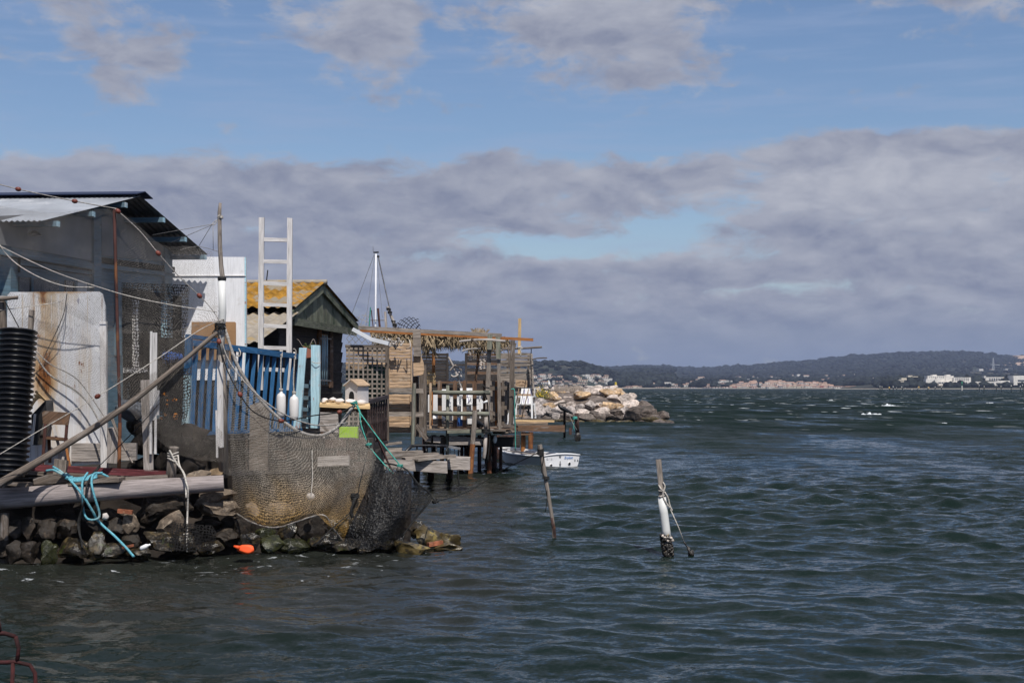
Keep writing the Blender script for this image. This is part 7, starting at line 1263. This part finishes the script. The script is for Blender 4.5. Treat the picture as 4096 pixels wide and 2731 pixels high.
MB().tube([P(2648, 1988, d), P(2655, 2050, d), P(2664, 2120, d), P(2670, 2160, d)], px2m(34, d) / 2, 20).build('pipe', 'pvc_pipe', root, True)
mc = MB(); rnd = random.Random(2)
for _ in range(150): t = rnd.random(); a = rnd.uniform(0, 6.28); rr = px2m(17, d) + .012; c = P(2664 + 10 * t, 2138 + 84 * t, d) + Vector((math.cos(a) * rr, math.sin(a) * rr, 0)); mc.blob(c, (.022 * rnd.uniform(.6, 1.4), .022, .018 * rnd.uniform(.7, 1.6)), rnd.randint(0, 999), 1, 3, .1)
mc.build('mussel_crust', 'mussel', root, True); MB().tube([P(2663, 2140, d), P(2673, 2200, d), b0 + Vector((0, 0, -.4))], px2m(36, d) / 2, 12, wob=.1).build('crust_core', 'mussel', root, True)
for q, (x, y) in enumerate(((2652, 2142), (2668, 2146), (2684, 2152), (2672, 2162), (2660, 2150), (2690, 2160))): m_ = MB(); m_.blob(P(x, y, d - .06), (.026, .02, .022), q, 2, 3, .1); m_.build('barnacle', 'shell', root, True)
m_ = MB()
for q in ((1938, 1968), (1962, 1958), (1985, 1978)): m_.tube(crom([P(2634, q[0], d - .02), P(2645, (q[0] + q[1]) / 2 + 3, d - .06), P(2660, q[1], d - .03)], 4), .010, 6)
m_.tube(crom([P(2652, 1928, d - .04), P(2660, 1945, d - .05), P(2652, 1972, d - .06), P(2656, 1995, d - .06), P(2672, 2020, d - .05), P(2682, 2030, d - .05)], 4), .010, 6); m_.tube(crom([P(2658, 1966, d - .05), P(2672, 1990, d - .05), P(2680, 2022, d - .05), P(2690, 2042, d - .05)], 4), .010, 6); m_.tube([P(2682, 2036, d - .05), P(2715, 2110, d - .05), P(2735, 2165, d - .05)], .007, 6); m_.build('mooring_rope', 'rope_white', root, True)
m_ = MB(); m_.tube(crom([P(2735, 2165, d - .05), P(2752, 2190, d - .05), P(2766, 2222, d - .05), PZ(2780, 2240, -.1)], 4), [.012] * 4 + [.02] * 4 + [.012] * 5, 6, wob=.35); m_.blob(P(2764, 2215, d - .05), (.04, .04, .06), 4, 2, 4, .3); m_.build('weedy_end', 'mussel', root, True)
d = 57.; root = E('hook_post', 'rusty iron post topped with a black horn, behind the jetty end', 'post', PZ(2258, 1768, 0)); MB().tube([P(2258, 1636, d), PZ(2258, 1768, -.3)], .055, 8, wob=.04).build('shaft', 'rust_iron', root, True); MB().tube(crom([P(2232, 1620, d), P(2246, 1630, d), P(2264, 1640, d), P(2292, 1655, d)], 4), [.03, .05, .07, .08, .09, .09, .09, .08, .08, .07, .06, .05, .03], 9, wob=.08).build('horn', 'black_plastic', root, True); MB().tube(crom([P(2222, 1622, d + .2), P(2240, 1612, d + .2), P(2268, 1606, d + .2)], 4), .04, 7, wob=.2).build('branch', 'wood_old', root, True)
root = E('weedy_post', 'weedy rusty post with teal rope standing before the rock jetty', 'post', PZ(2312, 1768, 0)); m_ = MB(); m_.tube([P(2307, 1652, d), P(2309, 1720, d), PZ(2312, 1768, -.3)], [.08, .085, .12], 9, wob=.08); m_.build('shaft', 'rust_iron', root, True); m_ = MB(); m_.blob(P(2310, 1750, d), (.13, .12, .22), 6, 2, 3, .25); m_.build('weed', 'mussel', root, True); m_ = MB(); knot(m_, P(2300, 1672, d - .1), .08, 6, .025, 4); m_.tube(crom([P(2300, 1675, d - .1), P(2294, 1700, d - .1), P(2298, 1730, d - .1)], 3), .02, 5); m_.build('rope', 'rope_teal', root, True)
cord([(2270, 1640, 57), (2290, 1690, 56.8), (2309, 1720, 56.8)], .012, 'rope_grey', 'slack cord between the two rusty posts'); T(MB().box(P(2281, 1724, 56.9), (.11, .08, .28), .2), 'rusty_weight', 'rust_iron', 'small rusty weight hanging between the two rusty posts', 'weight'); cord([(2278, 1700, 56.9), (2281, 1712, 56.9)], .01, 'rope_black', 'short wire above the rusty weight', name='wire')
# ---------------------------------------------------------------- rock jetty
m_ = MB(); jr = []
for px, zt, dd in ((2060, 1.9, 100), (2200, 1.9, 99), (2400, 1.7, 98), (2500, 1.2, 97), (2560, .9, 95.5), (2620, .5, 93), (2665, .0, 91)):
    c = (px - CXP) / F * dd; jr.append([Vector((c, dd - 6, -.4)), Vector((c, dd - 4.2, .1)), Vector((c, dd - 1, zt * .75)), Vector((c, dd + 2, zt)), Vector((c, dd + 7, zt)), Vector((c, dd + 12, -.4))])
S(m_.grid(jr), 'jetty_core', 'rock_brown', True)
GJ = 'boulders of the rock jetty'; rnd = random.Random(21); NJ = 0
LJ = {'rock_pale': 'pale pinkish boulder of the rock jetty', 'rock_grey': 'grey boulder of the rock jetty', 'rock_ochre': 'ochre boulder of the rock jetty', 'rock_brown': 'dark brown boulder near the tip of the rock jetty', 'rock_weed': 'weed-covered boulder at the waterline of the rock jetty'}
PROTO = {}
def boulder(px, py, wx, wy, d, m, label=None):
    global NJ; key = (m, NJ % 7); NJ += 1
    if key not in PROTO:
        mb = MB().blob((0, 0, 0), (1, 1, 1), 300 + len(PROTO) * 5, 4, 15, .13); o = mb.build('jetty_boulder', m, None, True, loc=(0, 0, 0), angle=40); PROTO[key] = o
    else: o = PROTO[key].copy(); COL.objects.link(o)
    r_ = px2m(wx, d) * .62; o.location = P(px, py, d); o.scale = (r_ * 1.08, r_ * .9, px2m(wy, d) * .66); o.rotation_euler = (0, rnd.uniform(-.25, .25), rnd.uniform(-.5, .5)); tag(o, label or LJ[m], 'boulder', GJ)
for y, d, x0, x1, w, ms in ((1562, 104, 2145, 2440, 50, ('rock_pale', 'rock_pale', 'rock_grey')), (1580, 101, 2140, 2485, 54, ('rock_pale', 'rock_pale', 'rock_ochre', 'rock_grey')), (1603, 98.5, 2135, 2525, 58, ('rock_pale', 'rock_grey', 'rock_pale', 'rock_pale')), (1628, 96, 2140, 2560, 62, ('rock_grey', 'rock_pale', 'rock_grey', 'rock_ochre')), (1652, 94, 2130, 2600, 64, ('rock_grey', 'rock_pale', 'rock_grey', 'rock_brown')), (1672, 92.5, 2140, 2640, 62, ('rock_brown', 'rock_grey', 'rock_brown')), (1689, 91.2, 2130, 2660, 60, ('rock_weed',))):
    x = x0
    while x < x1:
        ww = w * rnd.uniform(.62, 1.12); m = rnd.choice(ms)
        if x > 2520 and m not in ('rock_weed',) and rnd.random() < .8: m = 'rock_brown'
        boulder(x + ww * .3, y + rnd.uniform(-6, 6), ww, ww * rnd.uniform(.6, .82) * (.55 if m == 'rock_weed' else 1), d + rnd.uniform(-.6, .6), m); x += ww * rnd.uniform(.68, .86)
for q in ((2210, 1590, 56, 46, 98, 'rock_ochre', 'large ochre boulder of the rock jetty beside the yellow bush'), (2515, 1600, 62, 44, 97, 'rock_pale', 'pale overhanging boulder at the upper right of the rock jetty'), (2385, 1568, 74, 42, 100, 'rock_pale', 'tall pale boulder on top of the rock jetty'), (2435, 1573, 74, 36, 99.5, 'rock_ochre', 'long rust-tinted boulder on top of the rock jetty'), (2150, 1650, 84, 70, 93, 'rock_grey', 'large grey boulder of the rock jetty behind the jetty planks'), (2330, 1583, 66, 32, 97.5, 'rock_ochre', 'low reddish boulder in the upper middle of the rock jetty'), (2560, 1650, 110, 60, 92.5, 'rock_brown', 'large brown sloping boulder at the tip of the rock jetty'), (2625, 1680, 90, 26, 90.5, 'rock_weed', 'long weedy rock sinking into the water at the tip of the rock jetty')): boulder(*q)
bush = E('flowering_bush', 'green bush with yellow flowers growing on the rock jetty', 'bush', P(2168, 1595, 97)); m_ = MB(); mf = MB()
for _ in range(900):
    p = P(rnd.gauss(2165, 17), 1592 - abs(rnd.gauss(0, 19)), 97 + rnd.uniform(-.5, .5)); s_ = rnd.uniform(.02, .06); a = Vector((rnd.gauss(0, 1), rnd.gauss(0, 1), rnd.gauss(0, 1))).normalized(); c = a.orthogonal().normalized(); t_ = mf if rnd.random() < .24 and p.z > 1.55 else m_; b = len(t_.v); t_.v += [p, p + a * s_ * 1.8 + c * s_ * .5, p + a * s_ * 2.4, p + a * s_ * 1.8 - c * s_ * .5]; t_.face((b, b + 1, b + 2, b + 3))
m_.build('foliage', 'bush_green', bush); tag(mf.build('flowers', 'flower_yellow', bush), kind='stuff')
m_ = MB()
for _ in range(420): p = P(rnd.uniform(2215, 2330), 1566 + rnd.uniform(-4, 6), 101 + rnd.uniform(-.5, .5)); q = p + Vector((rnd.gauss(0, .1), 0, rnd.uniform(.15, .48))); m_.tube([p, q], .008, 3, caps=False)
tag(m_.build('dry_grass', 'dry_grass'), 'dry brown grass on top of the rock jetty', 'grass', kind='stuff')
gull = E('sea_gull', 'white gull with grey wings standing on the rock jetty', 'gull', P(2198, 1556, 100)); d = 100; o_ = P(2198, 1556, d)
MB().blob(o_ + Vector((.03, 0, .20)), (.13, .11, .16), 5, 3, 0, .02).build('body', 'gull_grey', gull, True); MB().tube([o_ + Vector((-.01, 0, .25)), o_ + Vector((-.03, 0, .42)), o_ + Vector((-.04, 0, .50)), o_ + Vector((-.03, 0, .55))], [.11, .085, .065, .03], 10).build('neck', 'gull_white', gull, True); MB().blob(o_ + Vector((-.05, -.01, .56)), (.07, .06, .055), 2, 2).build('head', 'gull_white', gull, True); MB().tube([o_ + Vector((-.11, 0, .555)), o_ + Vector((-.18, 0, .54))], [.016, .006], 6).build('bill', 'flower_yellow', gull, True)
for sx in (-.03, .05): MB().tube([o_ + Vector((sx, 0, -.02)), o_ + Vector((sx, 0, .1))], .012, 5).build('leg', 'flower_yellow', gull)
# ---------------------------------------------------------------- rusty ironwork low in the near left corner
root = E('iron_ladder_top', 'dark red rusty iron rail in the bottom left corner', 'iron rail', P(60, 2731, 6)); d = 6.0
for pts in (((-900, 2440), (-4, 2470), (0, 2530)), ((-900, 2515), (20, 2532), (62, 2545)), ((62, 2543), (74, 2590), (68, 2648)), ((-900, 2630), (20, 2648), (60, 2645), (120, 2658), (140, 2690), (146, 2790), (150, 4300)), ((52, 2648), (46, 2800), (46, 4300))): MB().tube([P(x, y, d) for x, y in pts], .009, 8, wob=.1).build('bar', 'rust_rail', root, True)
